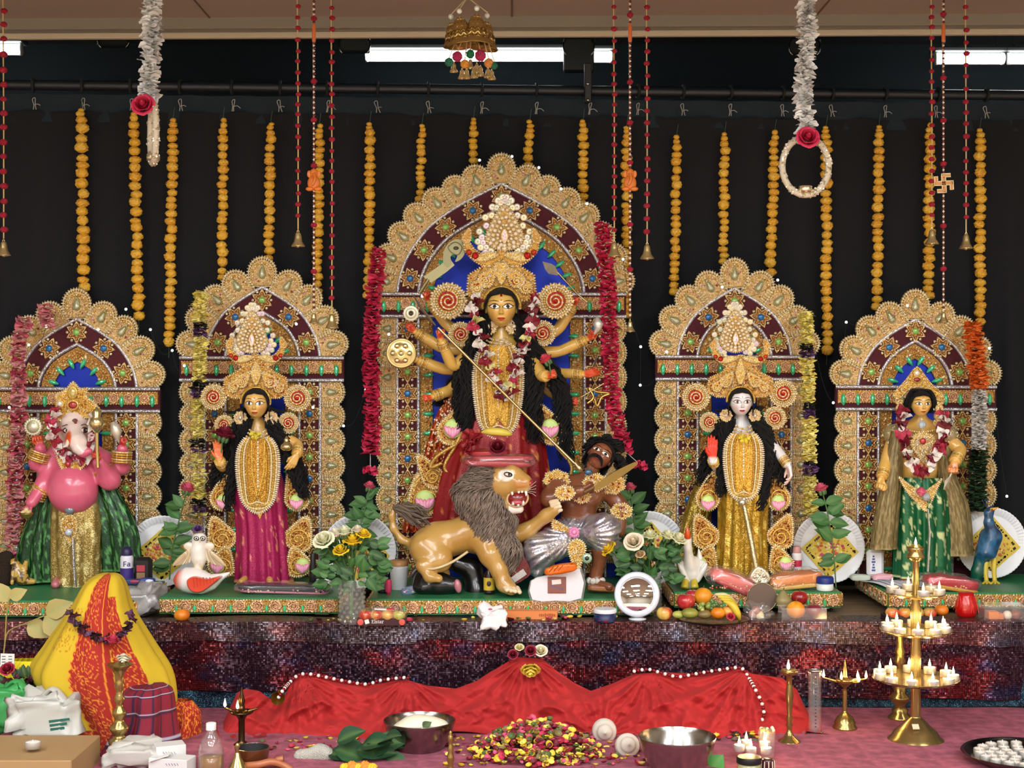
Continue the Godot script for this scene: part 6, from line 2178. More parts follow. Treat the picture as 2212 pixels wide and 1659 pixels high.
	b.ink("b9b3ac").extr(pl([1104,1247,1130,1228,1138,1240,1112,1258],0.022),0.0,0.03)
	part("hem",b,mm("silk"),o)
# ---------- things that hang
func hanging() -> void:
	rng.seed = 808
	var rows := [[175,232,182,640,30],[289,240,300,702,28],[374,254,365,757,27],[482,254,479,600,25],[585,262,580,580,25],[690,266,686,630,25],[799,262,796,650,26],[912,266,907,440,23],[1023,252,1023,352,24],[1145,257,1139,366,24],[1260,256,1258,444,26],[1354,270,1352,690,25],[1462,290,1456,640,25],[1566,284,1562,576,25],[1674,280,1664,600,26],[1785,270,1786,772,27],[1899,268,1894,672,27],[2009,264,2006,640,27],[2117,276,2117,700,27]]
	var where := ["leftmost, beside the tall black left edge","second from the left, behind the first white garland","third from the left, the longest","above the left shoulder of the second arch","fifth from the left, above the second arch","sixth from the left, between red pompom strings","left of the tallest arch, beside the rose garland","on the left slope of the tallest arch","left of the tallest arch's point","right of the tallest arch's point","on the right slope of the tallest arch","right of the tallest arch, behind red pompom strings","left of the fourth arch","above the point of the fourth arch","right of the point of the fourth arch","behind the hanging ring","left of the rightmost arch","behind the hooked-cross string at the right","rightmost on the black curtain"]
	var n := 0
	for e in rows:
		var d := dc((e[0] + e[2]) / 2.0) - 0.055
		var o := thing("marigold_garland","yellow marigold garland on the black curtain, " + where[n],"garland",e[0],e[1],d,"marigold garlands on the curtain")
		var b := B.new()
		b.ink("4a6a4a").tube(Q([e[0] + 3,e[1] - 22,-0.01,e[0],e[1],0,e[2],e[3],0,e[2] + rnd(-2,3),e[3] + 16,0]),0.0012,5)
		part("thread",b,mm("dull"),o)
		var y: float = e[1] + 6.0
		while y < e[3]:
			var f: float = (y - e[1]) / (e[3] - e[1])
			var w: float = e[4] * 0.5 * minf(1.0,0.45 + (y - e[1]) / 60.0) * rnd(0.88,1.08)
			var h := rnd(0.62,0.92)
			var m: int = rng.randi() % 6
			part("flower",keep("marigold%d" % m,puff_mesh.bind(40 + m,["cf8f1e","d69c22","d9a228"][m % 3],["f7c446","fbd258","f5c040"][m % 3],0.3)),mm("petal"),o,Transform3D(Basis.from_euler(Vector3(rnd(-0.3,0.3),rnd(0,6),rnd(-0.25,0.25))).scaled(Vector3(w,w * h,w * 0.85) * d / F),q(lerpf(e[0],e[2],f) + rnd(-2,2),y,rnd(0.0,0.008))))
			y += w * h * 1.72
		n += 1
	for e in [[8,515,0,16,"red pompom string with a bell at the left edge of the picture"],[644,495,0,12,"left red pompom string of the three above the second arch"],[678,672,1,12,"beaded string with an orange ornament between two pompom strings, left of the tall arch"],[717,672,0,12,"right red pompom string of the three above the second arch, ending over the arch"],[1327,517,0,12,"left red pompom string of the three at the right of the tall arch"],[1361,690,1,12,"beaded string with an orange ornament at the right of the tall arch"],[1398,522,0,13,"red pompom string with a bell, farthest right of the tall arch"],[2013,490,0,12,"left red pompom string of the three at the right edge"],[2038,670,2,12,"beaded string carrying the orange hooked-cross ornament"],[2087,500,0,13,"right red pompom string of the three at the right edge"]]:
		pompoms(e[0],e[1],e[2],e[3],e[4])
	ring_garland(325,240,0.35,"white petal garland with a red rose and a ring seen edge-on, at the left")
	ring_garland(1740,300,1.0,"white petal garland with a red rose and a round beaded ring, at the right")
	bells()
	drape("rose_garland","deep pink rose petal garland down the left side of the tallest arch",[818,542,0.05,808,640,0.05,800,760,0.05,805,880,0.05,800,980,0.05],["cf2a50","dd4066","bd2046"],19,5.83,[800,1015])
	drape("rose_garland","deep pink rose petal garland down the right side of the tallest arch",[1302,485,0.06,1312,600,0.06,1318,740,0.06,1322,860,0.06,1348,960,0.06,1356,980,0.06],["cf2a50","dd4066","bd2046"],19,5.83,[1383,1004])
	drape("rose_garland","faded pink petal garland hanging over the leftmost arch",[96,662,0.04,104,705,0.05],["d9828c","d05a70","e0a0a0"],18,5.84,[])
	drape("rose_garland","long faded pink and white petal garland down the left edge of the leftmost arch",[52,690,0.05,40,760,0.05,40,880,0.06,34,1000,0.06,30,1100,0.06,26,1180,0.06],["d9828c","c95068","b83a52","e6b0ac"],18,5.82,[28,1195])
	banded("chrysanthemum_garland","yellow chrysanthemum garland with dark bands over the left side of the second arch",[432,632,0.05,432,760,0.05,428,900,0.05,430,1110,0.05],5.83,15)
	banded("chrysanthemum_garland","yellow chrysanthemum garland with dark bands over the right side of the fourth arch",[1741,676,0.05,1745,800,0.05,1748,950,0.05,1752,1110,0.05],5.83,15)
	var o := thing("tricolour_garland","orange, white and dark green garland down the right side of the rightmost arch","garland",2108,700,5.83)
	var path := curve(Q([2100,698,0.05,2112,800,0.05,2116,900,0.05,2113,1000,0.05,2112,1100,0.05]),24)
	for i in path.size():
		var f := float(i) / path.size()
		var c: String = "e8702a" if f < 0.35 else "cfcac2" if f < 0.67 else "22341f"
		for k in 1:
			var m := i % 3
			part("ruffle",keep("tri%s%d" % [c,m],ruffle_mesh.bind(80 + m,[c,{"e8702a": "f08a3c","cfcac2": "e3dfd8","22341f": "314a2c"}[c]],0.6,0.25)),mm("petal"),o,Transform3D(Basis.from_euler(Vector3(rnd(-0.3,0.3),rnd(0,6),rnd(-0.25,0.25))).scaled(Vector3(px(19),px(9),px(15)) * rnd(0.85,1.1) * (0.8 if c == "cfcac2" else 1.0)),path[i]))
	var neck := PackedVector3Array()
	for e in [[1027,640,0.10],[1024,690,0.11],[1038,735,0.12],[1052,775,0.13],[1075,830,0.13],[1095,860,0.13],[1108,820,0.13],[1120,770,0.13],[1142,720,0.12],[1152,680,0.11],[1158,640,0.10]]:
		neck.append(P(e[0],e[1],STATUE_D - e[2]))
	petal_garland("rose_garland","rose petal garland of red, white and yellow flowers round the ten-armed goddess's neck",neck,[1090,870],["e4dfd2","6a1020","e8e3d8","8a1a2e","d9d488","b8344e","ece6da","7a1226"],14,STATUE_D - 0.1)
	neck = PackedVector3Array()
	for e in [[118,885,0.08],[112,920,0.10],[122,955,0.12],[140,982,0.10],[165,994,0.10],[192,978,0.10],[204,930,0.11],[200,895,0.08]]:
		neck.append(P(e[0],e[1],STATUE_D - e[2]))
	petal_garland("rose_garland","red and white petal garland round the elephant-headed god's neck",neck,[165,995],["9c1f34","e6dcd2","b8344e","e9e2da","a02a44","e0c4be"],13,STATUE_D - 0.1)
	neck = PackedVector3Array()
	for e in [[1948,888,0.06],[1950,930,0.09],[1962,980,0.11],[1980,1010,0.12],[1996,1020,0.125],[2012,1000,0.12],[2030,960,0.10],[2036,920,0.08],[2038,885,0.06]]:
		neck.append(P(e[0],e[1],STATUE_D - e[2]))
	petal_garland("rose_garland","red and white rose petal garland round the young god's neck",neck,[1990,1025],["8a1a2e","ece4da","6a1020","e6ddd2","b8344e","7a1226"],14,STATUE_D - 0.1)
	for e in [[1990,1052,"pink rose bud hanging at the end of the young god's garland","c2405a","d9677c",STATUE_D - 0.14]]:
		o = thing("rose",e[2],"flower",e[0],e[1],e[5])
		part("bloom",keep("rose_bud",rose_mesh.bind(e[3],e[4],5,0.2)),mm("petal"),o,Transform3D(Basis(Vector3.RIGHT,PI).scaled(Vector3.ONE * px(13)),Vector3.ZERO))
	o = thing("fairy_lights","thin dark string of tiny white lamps strung across the arches","lights",1106,760,5.80)
	var spots := [[20,880],[62,745],[100,705],[212,712],[272,668],[325,712],[372,757],[398,790],[518,742],[640,700],[676,880],[742,920],[790,842],[840,722],[912,640],[1036,346],[1106,338],[1164,362],[1212,408],[1268,440],[1346,560],[1384,749],[1383,832],[1440,760],[1560,620],[1680,605],[1758,738],[1800,870],[1828,696],[1960,660],[2137,752],[2175,1072]]
	var line := PackedVector3Array()
	for e in spots:
		line.append(q(e[0],e[1],0.0))
	var wire := PackedVector3Array()
	for i in line.size() - 1:
		for k in 8:
			var f := k / 8.0
			wire.append(line[i].lerp(line[i + 1],f) - Vector3(0,0.05 * sin(PI * f),0))
	wire.append(line[line.size() - 1])
	var wb := B.new()
	wb.ink("1c2320").tube(wire,0.0007,4)
	part("wire",wb,mm("dull"),o)
	for p in line:
		part("bulb",keep("bulb",func(): var g := B.new(); g.ball(Vector3.ZERO,Vector3.ONE * 0.0052,8,6); return g.mesh()),mm("led"),o,Transform3D(Basis.IDENTITY,p))
func drape(n: String,label: String,pts: Array,cols: Array,size: float,d: float,tail: Array) -> void:
	var o := thing(n,label,"garland",pts[0],pts[1],d)
	var g := curve(Q(pts),30)
	var L := 0.0
	var next := 0.0
	var k := 0
	for i in g.size() - 1:
		var l := g[i].distance_to(g[i + 1])
		while next <= L + l:
			var m := rng.randi() % 6
			part("petal",keep("drape%s%d" % [cols[0],m],ruffle_mesh.bind(500 + m,cols,0.62,0.16)),mm("petal"),o,Transform3D(Basis.from_euler(Vector3(rnd(-0.3,0.5),rnd(0,6),rnd(-0.25,0.25))).scaled(Vector3(px(size),px(size * 0.62),px(size * 0.85)) * rnd(0.82,1.1)),g[i].lerp(g[i + 1],(next - L) / l)))
			next += px(size * 0.58)
		L += l
	if tail.size():
		var e := q(tail[0],tail[1],pts[2])
		var b := B.new()
		b.ink("d8cfc4").tube(PackedVector3Array([g[g.size() - 1],e]),0.0015,5)
		part("thread",b,mm("dull"),o)
		for i in 3:
			part("tassel_petal",keep("drape%s%d" % [cols[0],i],ruffle_mesh.bind(500 + i,cols,0.62,0.16)),mm("petal"),o,Transform3D(Basis.from_euler(Vector3(0.3,i,0.4 * (i - 1))).scaled(Vector3.ONE * px(size * 0.6)),e + Vector3((i - 1) * px(6),0,0)))
func banded(n: String,label: String,pts: Array,d: float,size: float) -> void:
	var o := thing(n,label,"garland",pts[0],pts[1],d)
	var g := curve(Q(pts),24)
	var k := 0
	for i in g.size():
		var y := by - g[i].y * F / d
		var band := fposmod(y - pts[1] + 60,126.0) < 30
		var c := "f0dc58"
		if band:
			c = "5d3a66" if fposmod(y - pts[1] + 60,126.0) > 12 else "20241c"
		var m := k % 3
		part("ruffle",keep("band%s%d" % [c,m],ruffle_mesh.bind(90 + m,[c,"fdf29a" if c == "f0dc58" else c],0.5,0.3)),mm("petal"),o,Transform3D(Basis.from_euler(Vector3(rnd(-0.3,0.3),rnd(0,6),rnd(-0.3,0.3))).scaled(Vector3(px(size),px(size * 0.62),px(size * 0.8)) * rnd(0.8,1.1)),g[i] + Vector3(px(rnd(-2,2)),0,0)))
		k += 1
	var b := B.new()
	b.ink("d8d4c8").tube(g,0.0013,5)
	part("thread",b,mm("dull"),o)
func bell_mesh(r: float) -> ArrayMesh:
	var b := B.new()
	b.ink("dccb90").lathe(PackedVector2Array([Vector2(0,0),Vector2(r * 0.25,-r * 0.05),Vector2(r * 0.42,-r * 0.3),Vector2(r * 0.5,-r * 0.9),Vector2(r * 0.62,-r * 1.4),Vector2(r,-r * 2.0),Vector2(r * 0.98,-r * 2.1),Vector2(r * 0.85,-r * 2.0),Vector2(r * 0.5,-r * 1.3),Vector2(0,-r * 0.5)]),20)
	b.ball(Vector3(0,-r * 2.0,0),Vector3.ONE * r * 0.3,8,6)
	b.tube(PackedVector3Array([Vector3(-r * 0.15,0,0),Vector3(0,r * 0.4,0),Vector3(r * 0.15,0,0)]),r * 0.1,5)
	return b.mesh()
func pompoms(x: float,y1: float,kind: int,r: float,label: String) -> void:
	var d := 5.32
	var o := thing("pompom_string",label,"garland",x,y1,d)
	var b := B.new()
	b.ink("c8ab72").tube(Q([x - 2,-20,0,x,y1 * 0.5,0,x,y1,0]),px(1.6),5)
	part("cord",b,mm("dull"),o)
	var y := -8.0
	if kind == 0:
		while y < y1 - 14:
			var m := rng.randi() % 3
			part("pompom",keep("pompom%d" % m,puff_mesh.bind(60 + m,"8e1224","c92a44",0.2)),mm("fluff"),o,Transform3D(Basis(Vector3.UP,rnd(0,6)).scaled(Vector3(1,0.78,1) * px(r * 0.56) * rnd(0.85,1.1)),q(x + rnd(-1,1),y,0)))
			y += r * 1.95 * rnd(0.9,1.1)
		part("bell",keep("bell",bell_mesh.bind(0.025)),mm("brass"),o,Transform3D(Basis.IDENTITY,q(x,y1 + 6)))
	else:
		var beads := [B.new(),B.new()]
		var n := 0
		while y < y1:
			var g: B = beads[n % 2]
			g.ink(["5e2228","e9e2d6"][n % 2]).ball(q(x,y),Vector3(1,0.8,1) * px(3.6 if n % 2 == 0 else 2.8),7,5)
			n += 1
			y += 5.6
		part("maroon_bead",beads[0],mm("satin"),o).set_meta("kind","stuff")
		part("white_bead",beads[1],mm("pearl"),o).set_meta("kind","stuff")
		for yy in [34.0,172.0,262.0,350.0,482.0,580.0]:
			if yy < y1 - 20:
				part("pompom",keep("pompom0",puff_mesh.bind(60,"8e1224","c92a44",0.2)),mm("fluff"),o,Transform3D(Basis.IDENTITY.scaled(Vector3(1,0.8,1) * px(7.5)),q(x,yy + rnd(-4,8))))
		b = B.new()
		b.ink("d5692c").tube(Q([x,50,0,x,58,0,x,88,0,x,95,0]),[px(2),px(4.2),px(4.2),px(2)],8)
		part("long_bead",b,mm("satin"),o)
		part("bell",keep("bell_s",bell_mesh.bind(0.018)),mm("brass"),o,Transform3D(Basis.IDENTITY,q(x,y1 + 4)))
		if kind == 1:
			b = B.new()
			b.ink("d9772e").ball(q(x,396,0),Vector3(px(14),px(17),px(9)),14,10)
			b.ball(q(x,374,0),Vector3(px(9),px(10),px(8)),12,8)
			b.tube(curve(Q([x,374,0.016,x + 2,388,0.024,x - 4,400,0.022]),5),px(3),7)
			for sx in [-1,1]:
				b.ball(q(x + sx * 10,376,0),Vector3(px(5),px(8),px(2)),9,6)
				b.ball(q(x + sx * 9,408,0.01),Vector3(px(9),px(5),px(6)),9,6)
			part("charm",b,mm("satin"),o)
		else:
			b = B.new()
			b.ink("c98a3c")
			var c := q(2038,396)
			for i in 4:
				var bs := Basis(Vector3.BACK,i * PI / 2 + 0.06)
				b.box(c + bs * Vector3(0,px(9),0),Vector3(px(8.4),px(18),0.010),0.001,bs)
				b.box(c + bs * Vector3(px(9),px(16.5),0),Vector3(px(12),px(6.6),0.010),0.001,bs)
			part("hooked_cross",b,mm("satin"),o)
			b = B.new()
			b.ink("efe0b0")
			for i in 4:
				var bs := Basis(Vector3.BACK,i * PI / 2 + 0.06)
				var ln := PackedVector3Array()
				for e in [[-4.2,4],[-4.2,20],[15,20],[15,13],[4.2,13],[4.2,4]]:
					ln.append(c + bs * Vector3(px(e[0]),px(e[1]),0.006))
				b.tube(ln,px(1.3),5)
			part("hooked_cross_rim",b,mm("satin"),o)
func ring_garland(x: float,ytop: float,open: float,label: String) -> void:
	var d := 4.95
	var left := x < 1000
	var o := thing("white_garland",label,"garland",x,ytop,d)
	var y := -20.0
	var end := 215.0 if left else 285.0
	while y < end:
		var m := rng.randi() % 4
		part("petal",keep("jasmine%d" % m,ruffle_mesh.bind(700 + m,["e8e7e4","f6f6f4","dcdad4"],0.7,0.4)),mm("petal"),o,Transform3D(Basis.from_euler(Vector3(rnd(-0.5,0.5),rnd(0,6),rnd(-0.35,0.35))).scaled(Vector3(px(18),px(11),px(17)) * rnd(0.8,1.15)),q(x + 4 * sin(y / 40.0),y,0)))
		y += 6.5
	var b := B.new()
	b.ink("b9b2a4").tube(Q([x,-30,0,x,end + 8,0]),px(5),7)
	part("core",b,mm("dull"),o)
	var c := q(x + (6 if left else 0),end + (75 if left else 74),0)
	var rx := px(50.0 * open)
	var ry := px(62.0)
	var loop := PackedVector3Array()
	for i in 61:
		var a := TAU * i / 60
		loop.append(c + Vector3(sin(a) * rx,cos(a) * ry,sin(a) * sqrt(maxf(0.0,px(50) * px(50) - rx * rx))))
	b = B.new()
	b.ink("c8bca4").tube(loop,px(7.0),8)
	part("ring",b,mm("dull"),o)
	b = B.new()
	for i in 260:
		var a := rnd(0,TAU)
		var p := c + Vector3(sin(a) * rx,cos(a) * ry,sin(a) * sqrt(maxf(0.0,px(50) * px(50) - rx * rx)))
		b.ink(pick(["e9e2d0","d8cfb4","c9b98e","f0ece0"])).box(p + Vector3(rnd(-1,1),rnd(-1,1),rnd(-1,1)).normalized() * px(6.6),Vector3.ONE * px(rnd(3.4,5.2)),0.0006,Basis.from_euler(Vector3(rnd(0,3),rnd(0,3),rnd(0,3))))
	part("ring_sequins",b,mm("tinsel_gold"),o).set_meta("kind","stuff")
	b = B.new()
	b.ink("e6d9b4").lathe(PackedVector2Array([Vector2(0,px(-7)),Vector2(px(14),px(-7)),Vector2(px(15),px(0)),Vector2(px(14),px(7)),Vector2(px(12),px(6)),Vector2(0,px(4))]),18,c + Vector3(0,-ry + px(12),0))
	part("ring_knob",b,mm("brass"),o)
	part("rose",keep("rose_ring",rose_mesh.bind("a01434","cf2c50",3,0.9)),mm("petal"),o,Transform3D(Basis(Vector3.RIGHT,1.2).scaled(Vector3.ONE * px(21)),q(x + (-13 if left else 3),end + 18,0.03)))
func bells() -> void:
	var o := thing("bell_cluster","cluster of golden woven bells with coloured pompoms hanging from the ceiling","ornament",1020,160,4.95)
	var b := B.new()
	b.ink("7a3830").tube(Q([990,-30,0,1010,-4,0,1030,-30,0]),px(3),6)
	part("cord",b,mm("dull"),o)
	for e in [[992,36,1.0],[1030,30,1.05],[1052,46,0.95],[974,48,0.8]]:
		var bell := B.new()
		var prof := PackedVector2Array()
		for g in [[0,0],[5,1],[15,10],[22,24],[26,40],[36,54],[42,62],[40,64],[30,54],[20,30],[0,8]]:
			prof.append(Vector2(px(g[0]) * 0.86,-px(g[1])) * e[2])
		bell.ink("b99c5c").lathe(prof,24)
		for r in 6:
			var ring := PackedVector3Array()
			var f := r / 5.0
			for i in 49:
				var a := TAU * i / 48
				ring.append(Vector3(cos(a) * px(lerpf(11,31,f)) * 0.86 * e[2] * 1.04,-px(8 + 42 * f + (3.5 if i % 4 < 2 else -1.0)) * e[2],sin(a) * px(lerpf(11,31,f)) * 0.86 * e[2] * 1.04))
			bell.ink(["dcc27c","8a6a30"][r % 2]).tube(ring,px(2.3),5)
		part("bell",bell,mm("brass"),o,Transform3D(Basis(Vector3.BACK,(e[0] - 1020) * -0.005),q(e[0],e[1],0.04 if e[0] in [992,1030] else -0.03)))
		b = B.new()
		b.ink("e0dfd6").ball(q(e[0],e[1] - 12,0.04 if e[0] in [992,1030] else -0.03),Vector3.ONE * px(6),10,7)
		part("pearl",b,mm("pearl"),o)
		b = B.new()
		b.ink("c9b48a").tube(Q([e[0] + 2,e[1] - 18,0.03,1010,-6,0]),px(1.4),5)
		part("string",b,mm("dull"),o)
	for e in [[988,122,12,"9c1f44","c2315e"],[1016,117,10,"0f5a34","1f7a4a"],[1038,120,13,"9c1f44","c2315e"],[1004,138,10,"c97c20","e9a040"],[1056,136,11,"c9782c","e39a52"],[970,134,10,"1d5c42","2f7a58"],[1068,142,8,"1d5c42","2f7a58"]]:
		part("pompom",keep("puff" + e[3],puff_mesh.bind(64,e[3],e[4],0.2)),mm("fluff"),o,Transform3D(Basis.IDENTITY.scaled(Vector3.ONE * px(e[2])),q(e[0],e[1],0.05)))
		b = B.new()
		b.ink("c8a878").tube(Q([e[0],e[1] - 8,0.05,e[0] * 0.7 + 1020 * 0.3,88,0.03,e[0] * 0.5 + 1020 * 0.5,70,0.02]),px(1.3),5)
		part("string",b,mm("dull"),o)
	for e in [[980,136],[998,150],[1016,128],[1024,148],[1038,144],[1054,148],[1062,152],[1008,150],[1030,138]]:
		part("small_bell",keep("bell_t",bell_mesh.bind(0.0145)),mm("brass"),o,Transform3D(Basis.IDENTITY,q(e[0],e[1],0.05)))
# ---------- cloths
func cloths() -> void:
	rng.seed = 909
	var nz := FastNoiseLite.new()
	nz.seed = 5
	nz.frequency = 0.004
	var tint := func(x: float,y: float,pale: float) -> Color:
		var n := nz.get_noise_2d(x,y * 2.0)
		var m := nz.get_noise_2d(x * 1.7 + 900,y * 2.5)
		var c := hx("503444").lerp(hx("943438"),smoothstep(-0.1,0.35,n)).lerp(hx("34406a"),smoothstep(0.15,0.5,m) * 0.7)
		return c.lerp(hx("9a8e90"),pale)
	for e in [["sequin_cloth","long dark maroon sequined cloth hanging down the front of the stage",1346.0,1500.0,0.0,0.0],["sequin_runner","short greyish sequined overhang along the top of the stage front",1343.0,1392.0,0.012,0.32]]:
		var o := thing(e[0],e[1],"cloth",1106,e[3],5.262)
		var b := B.new()
		var p := PackedVector3Array()
		var cc := PackedColorArray()
		var nu := 300
		for j in 34:
			for i in nu:
				var x := -160.0 + 2540.0 * i / (nu - 1)
				var f := j / 33.0
				var y1: float = e[3] + 10 * nz.get_noise_1d(x * 0.8) - (8.0 if e[4] > 0 and x > 900 else 0.0) + (x - 1106) * 0.008
				var y := lerpf(e[2],y1,f)
				p.append(q(x,y,e[4] + 0.006 + 0.012 * f * sin(x / 31.0 + 2 * sin(x / 83.0))))
				cc.append(tint.call(x,y + e[4] * 9000.0,e[5]))
		b.grid(p,nu,false,false,cc)
		p = PackedVector3Array()
		cc = PackedColorArray()
		for j in 5:
			for i in nu:
				var x := -160.0 + 2540.0 * i / (nu - 1)
				var f := j / 4.0
				var v := q(x,e[2],e[4] + 0.006)
				p.append(v + Vector3(0,0.002 * f,-(0.10 + 0.03 * sin(x / 70.0)) * f))
				cc.append(tint.call(x,f * 60.0,0.15))
		b.grid(p,nu,false,false,cc)
		part("cloth",b,mm("sequin"),o)
	var o := thing("underskirt","dark blue sparkling cloth showing under the maroon sequins at the foot of the stage","cloth",1106,1532,5.275)
	var b := B.new()
	var p := PackedVector3Array()
	var cc := PackedColorArray()
	for j in 8:
		for i in 200:
			var x := -160.0 + 2540.0 * i / 199.0
			p.append(q(x,lerpf(1470,1531 - 4 * (nz.get_noise_1d(x) + 1),j / 7.0),0.004 + 0.008 * sin(x / 43.0)))
			cc.append(hx(pick(["1c3444","22404f","162a3a","2c5366"])))
	b.grid(p,200,false,false,cc)
	part("cloth",b,mm("gilt"),o)
	o = thing("carpet","thin pinkish red carpet laid on the floor before the stage","carpet",1106,1520,5.3)
	b = B.new()
	p = PackedVector3Array()
	for j in 60:
		for i in 120:
			var x := -3.2 + 6.4 * i / 119.0
			var z := -5.27 + 2.0 * j / 59.0
			p.append(Vector3(x,0.006 + 0.0035 * nz.get_noise_2d(x * 900,z * 1400),z) - o.position)
	b.grid(p,120)
	part("cloth",b,mm("carpet"),o)
	o = thing("red_cloth","crumpled bright red cloth drawn over bundles on the carpet before the stage","cloth",1140,1600,4.86)
	var ridge := [468,1600,482,1560,512,1496,530,1487,560,1492,588,1512,605,1519,625,1482,648,1456,680,1452,740,1467,800,1479,850,1470,880,1468,920,1480,985,1487,1030,1470,1060,1450,1096,1430,1112,1418,1172,1422,1200,1446,1240,1474,1276,1492,1320,1477,1370,1455,1430,1451,1520,1456,1585,1446,1608,1444,1622,1454,1690,1464,1722,1490,1745,1540,1762,1578,1812,1586]
	var fine := FastNoiseLite.new()
	fine.seed = 8
	fine.frequency = 0.011
	fine.fractal_type = FastNoiseLite.FRACTAL_RIDGED
	fine.fractal_octaves = 2
	b = B.new()
	p = PackedVector3Array()
	var nu := 330
	var k := 0
	for i in nu:
		var x := 468.0 + 1344.0 * i / (nu - 1)
		while k < ridge.size() - 4 and ridge[k + 2] < x:
			k += 2
		var f := clampf((x - ridge[k]) / (ridge[k + 2] - ridge[k]),0,1)
		var yr := lerpf(ridge[k + 1],ridge[k + 3],f)
		var yb := 1600.0 + 8.0 * sin(x / 57.0) - (14.0 if x > 1740 else 0.0) - 12.0 * bell(x - 1000,150)
		for j in 70:
			var h := j / 69.0
			var g := minf(h / 0.8,1.0)
			var y := lerpf(yb,yr,smoothstep(0.0,1.0,g) * 0.4 + g * 0.6) if h < 0.8 else yr
			var d := lerpf(df(maxf(yb,1590)),5.08,pow(g,0.75))
			var dn := (fine.get_noise_2d(x * 0.5 + y * 0.35,y * 0.5) * 0.05 + fine.get_noise_2d(x * 1.3 - y * 0.9 + 500,y * 1.4) * 0.02) * sin(PI * minf(g * 1.03,1))
			for c in [[640,1452,26.0],[880,1466,19.0],[1138,1418,22.0],[1400,1450,19.0],[1612,1444,24.0],[1300,1600,15.0]]:
				var away := Vector2(x - c[0],y - c[1] + 2.0)
				dn += (pingpong(away.angle() * c[2] / 3.0,1.0) - 0.5) * 0.034 * exp(-away.length_squared() / 26000.0) * smoothstep(4.0,60.0,away.length()) * smoothstep(0.02,0.2,g)
			dn += (pingpong(x * 0.011 + y * 0.004,1.0) - 0.5) * 0.03 * g * (1.0 - g) * 2.0
			var v := q(x,y,4.86 - d + dn)
			if h > 0.8:
				v = v + Vector3(0,-(h - 0.8) * 5.0 * v.y * 0.98,-(h - 0.8) * 0.6)
			v.y = maxf(v.y,0.008 + 0.01 * absf(fine.get_noise_2d(x,y)))
			p.append(v)
	b.ink("b02422").grid(p,70)
	part("cloth",b,mm("cloth"),o)
	for e in [["string of white and red beads along the left hump of the red cloth",[602,1506,612,1490,626,1474,645,1458,668,1456,700,1462,740,1470,792,1478,820,1470,870,1464,888,1466]],["string of white and red beads along the right hump of the red cloth",[1370,1450,1400,1446,1430,1454,1465,1462,1500,1456,1560,1446,1600,1443,1616,1462,1632,1490,1646,1520,1650,1545,1642,1562]]]:
		o = thing("bead_string",e[0],"beads",e[1][0],e[1][1],5.02)
		var pts := []
		for i in range(0,e[1].size(),2):
			pts.append_array([e[1][i],e[1][i + 1],-0.03 if e[1][i + 1] < 1480 else 0.09])
		var line := curve(Q(pts),10)
		b = B.new()
		b.beads(line,px(4),px(8.6),Vector3.ONE,8,6,["f0ebe2","7a1420"])
		part("beads",b,mm("pearl"),o).set_meta("kind","stuff")
	o = thing("brass_ring","small brass trumpet-shaped bell at the left end of the bead string","bell",600,1520,4.98)
	b = B.new()
	b.ink("b98f3c").tube(Q([604,1492,0.0,603,1500,0.01,601,1506,0.03,600,1508,0.05]),[px(4),px(6),px(11),px(15)],18,false)
	part("bell",b,mm("brass"),o)
	rose_head("yellow rose hanging on the peak of the red cloth",1146,1436,5.0,19,"c9a91c","f0dc5a",Basis(Vector3.RIGHT,2.4))
	rose_head("cream rose at the right of the red cloth's peak",1168,1410,5.04,13,"d9cf9a","efe8c8",Basis(Vector3.RIGHT,0.8))
	rose_head("dark red rose on top of the red cloth's peak",1146,1408,5.02,11,"5a0a1a","8a1a2e",Basis(Vector3.RIGHT,1.0))
	rose_head("dark red rose at the left of the red cloth's peak",1108,1416,5.04,10,"5a0a1a","8a1a2e",Basis(Vector3.RIGHT,1.0))
	rose_head("small cream rose at the back of the red cloth's peak",1122,1402,5.06,9,"d9cf8a","efe6b0",Basis(Vector3.RIGHT,0.6))
func rose_head(label: String,x: float,y: float,d: float,r: float,c0: String,c1: String,bs := Basis.IDENTITY) -> void:
	var o := thing("rose",label,"flower",x,y,d)
	part("bloom",keep("rose%s%s0.8" % [c0,c1],rose_mesh.bind(c0,c1,14,0.8)),mm("petal"),o,Transform3D(bs.scaled(Vector3.ONE * px(r)),Vector3.ZERO))
func turned(n: String,label: String,cat: String,x: float,y: float,d: float,prof: Array,col: String,mt: String,pn := "body",seg := 28) -> Node3D:
	var o := thing(n,label,cat,x,y,d)
	var b := B.new()
	b.ink(col).lathe(scl(V2(prof),d / F),seg)
	part(pn,b,mm(mt),o)
	return o
func bit(o: Node3D,pn: String,prof: Array,col: String,mt: String,at_ := Vector3.ZERO,seg := 24) -> MeshInstance3D:
	var b := B.new()
	b.ink(col).lathe(scl(V2(prof),dd / F),seg,at_)
	return part(pn,b,mm(mt),o)
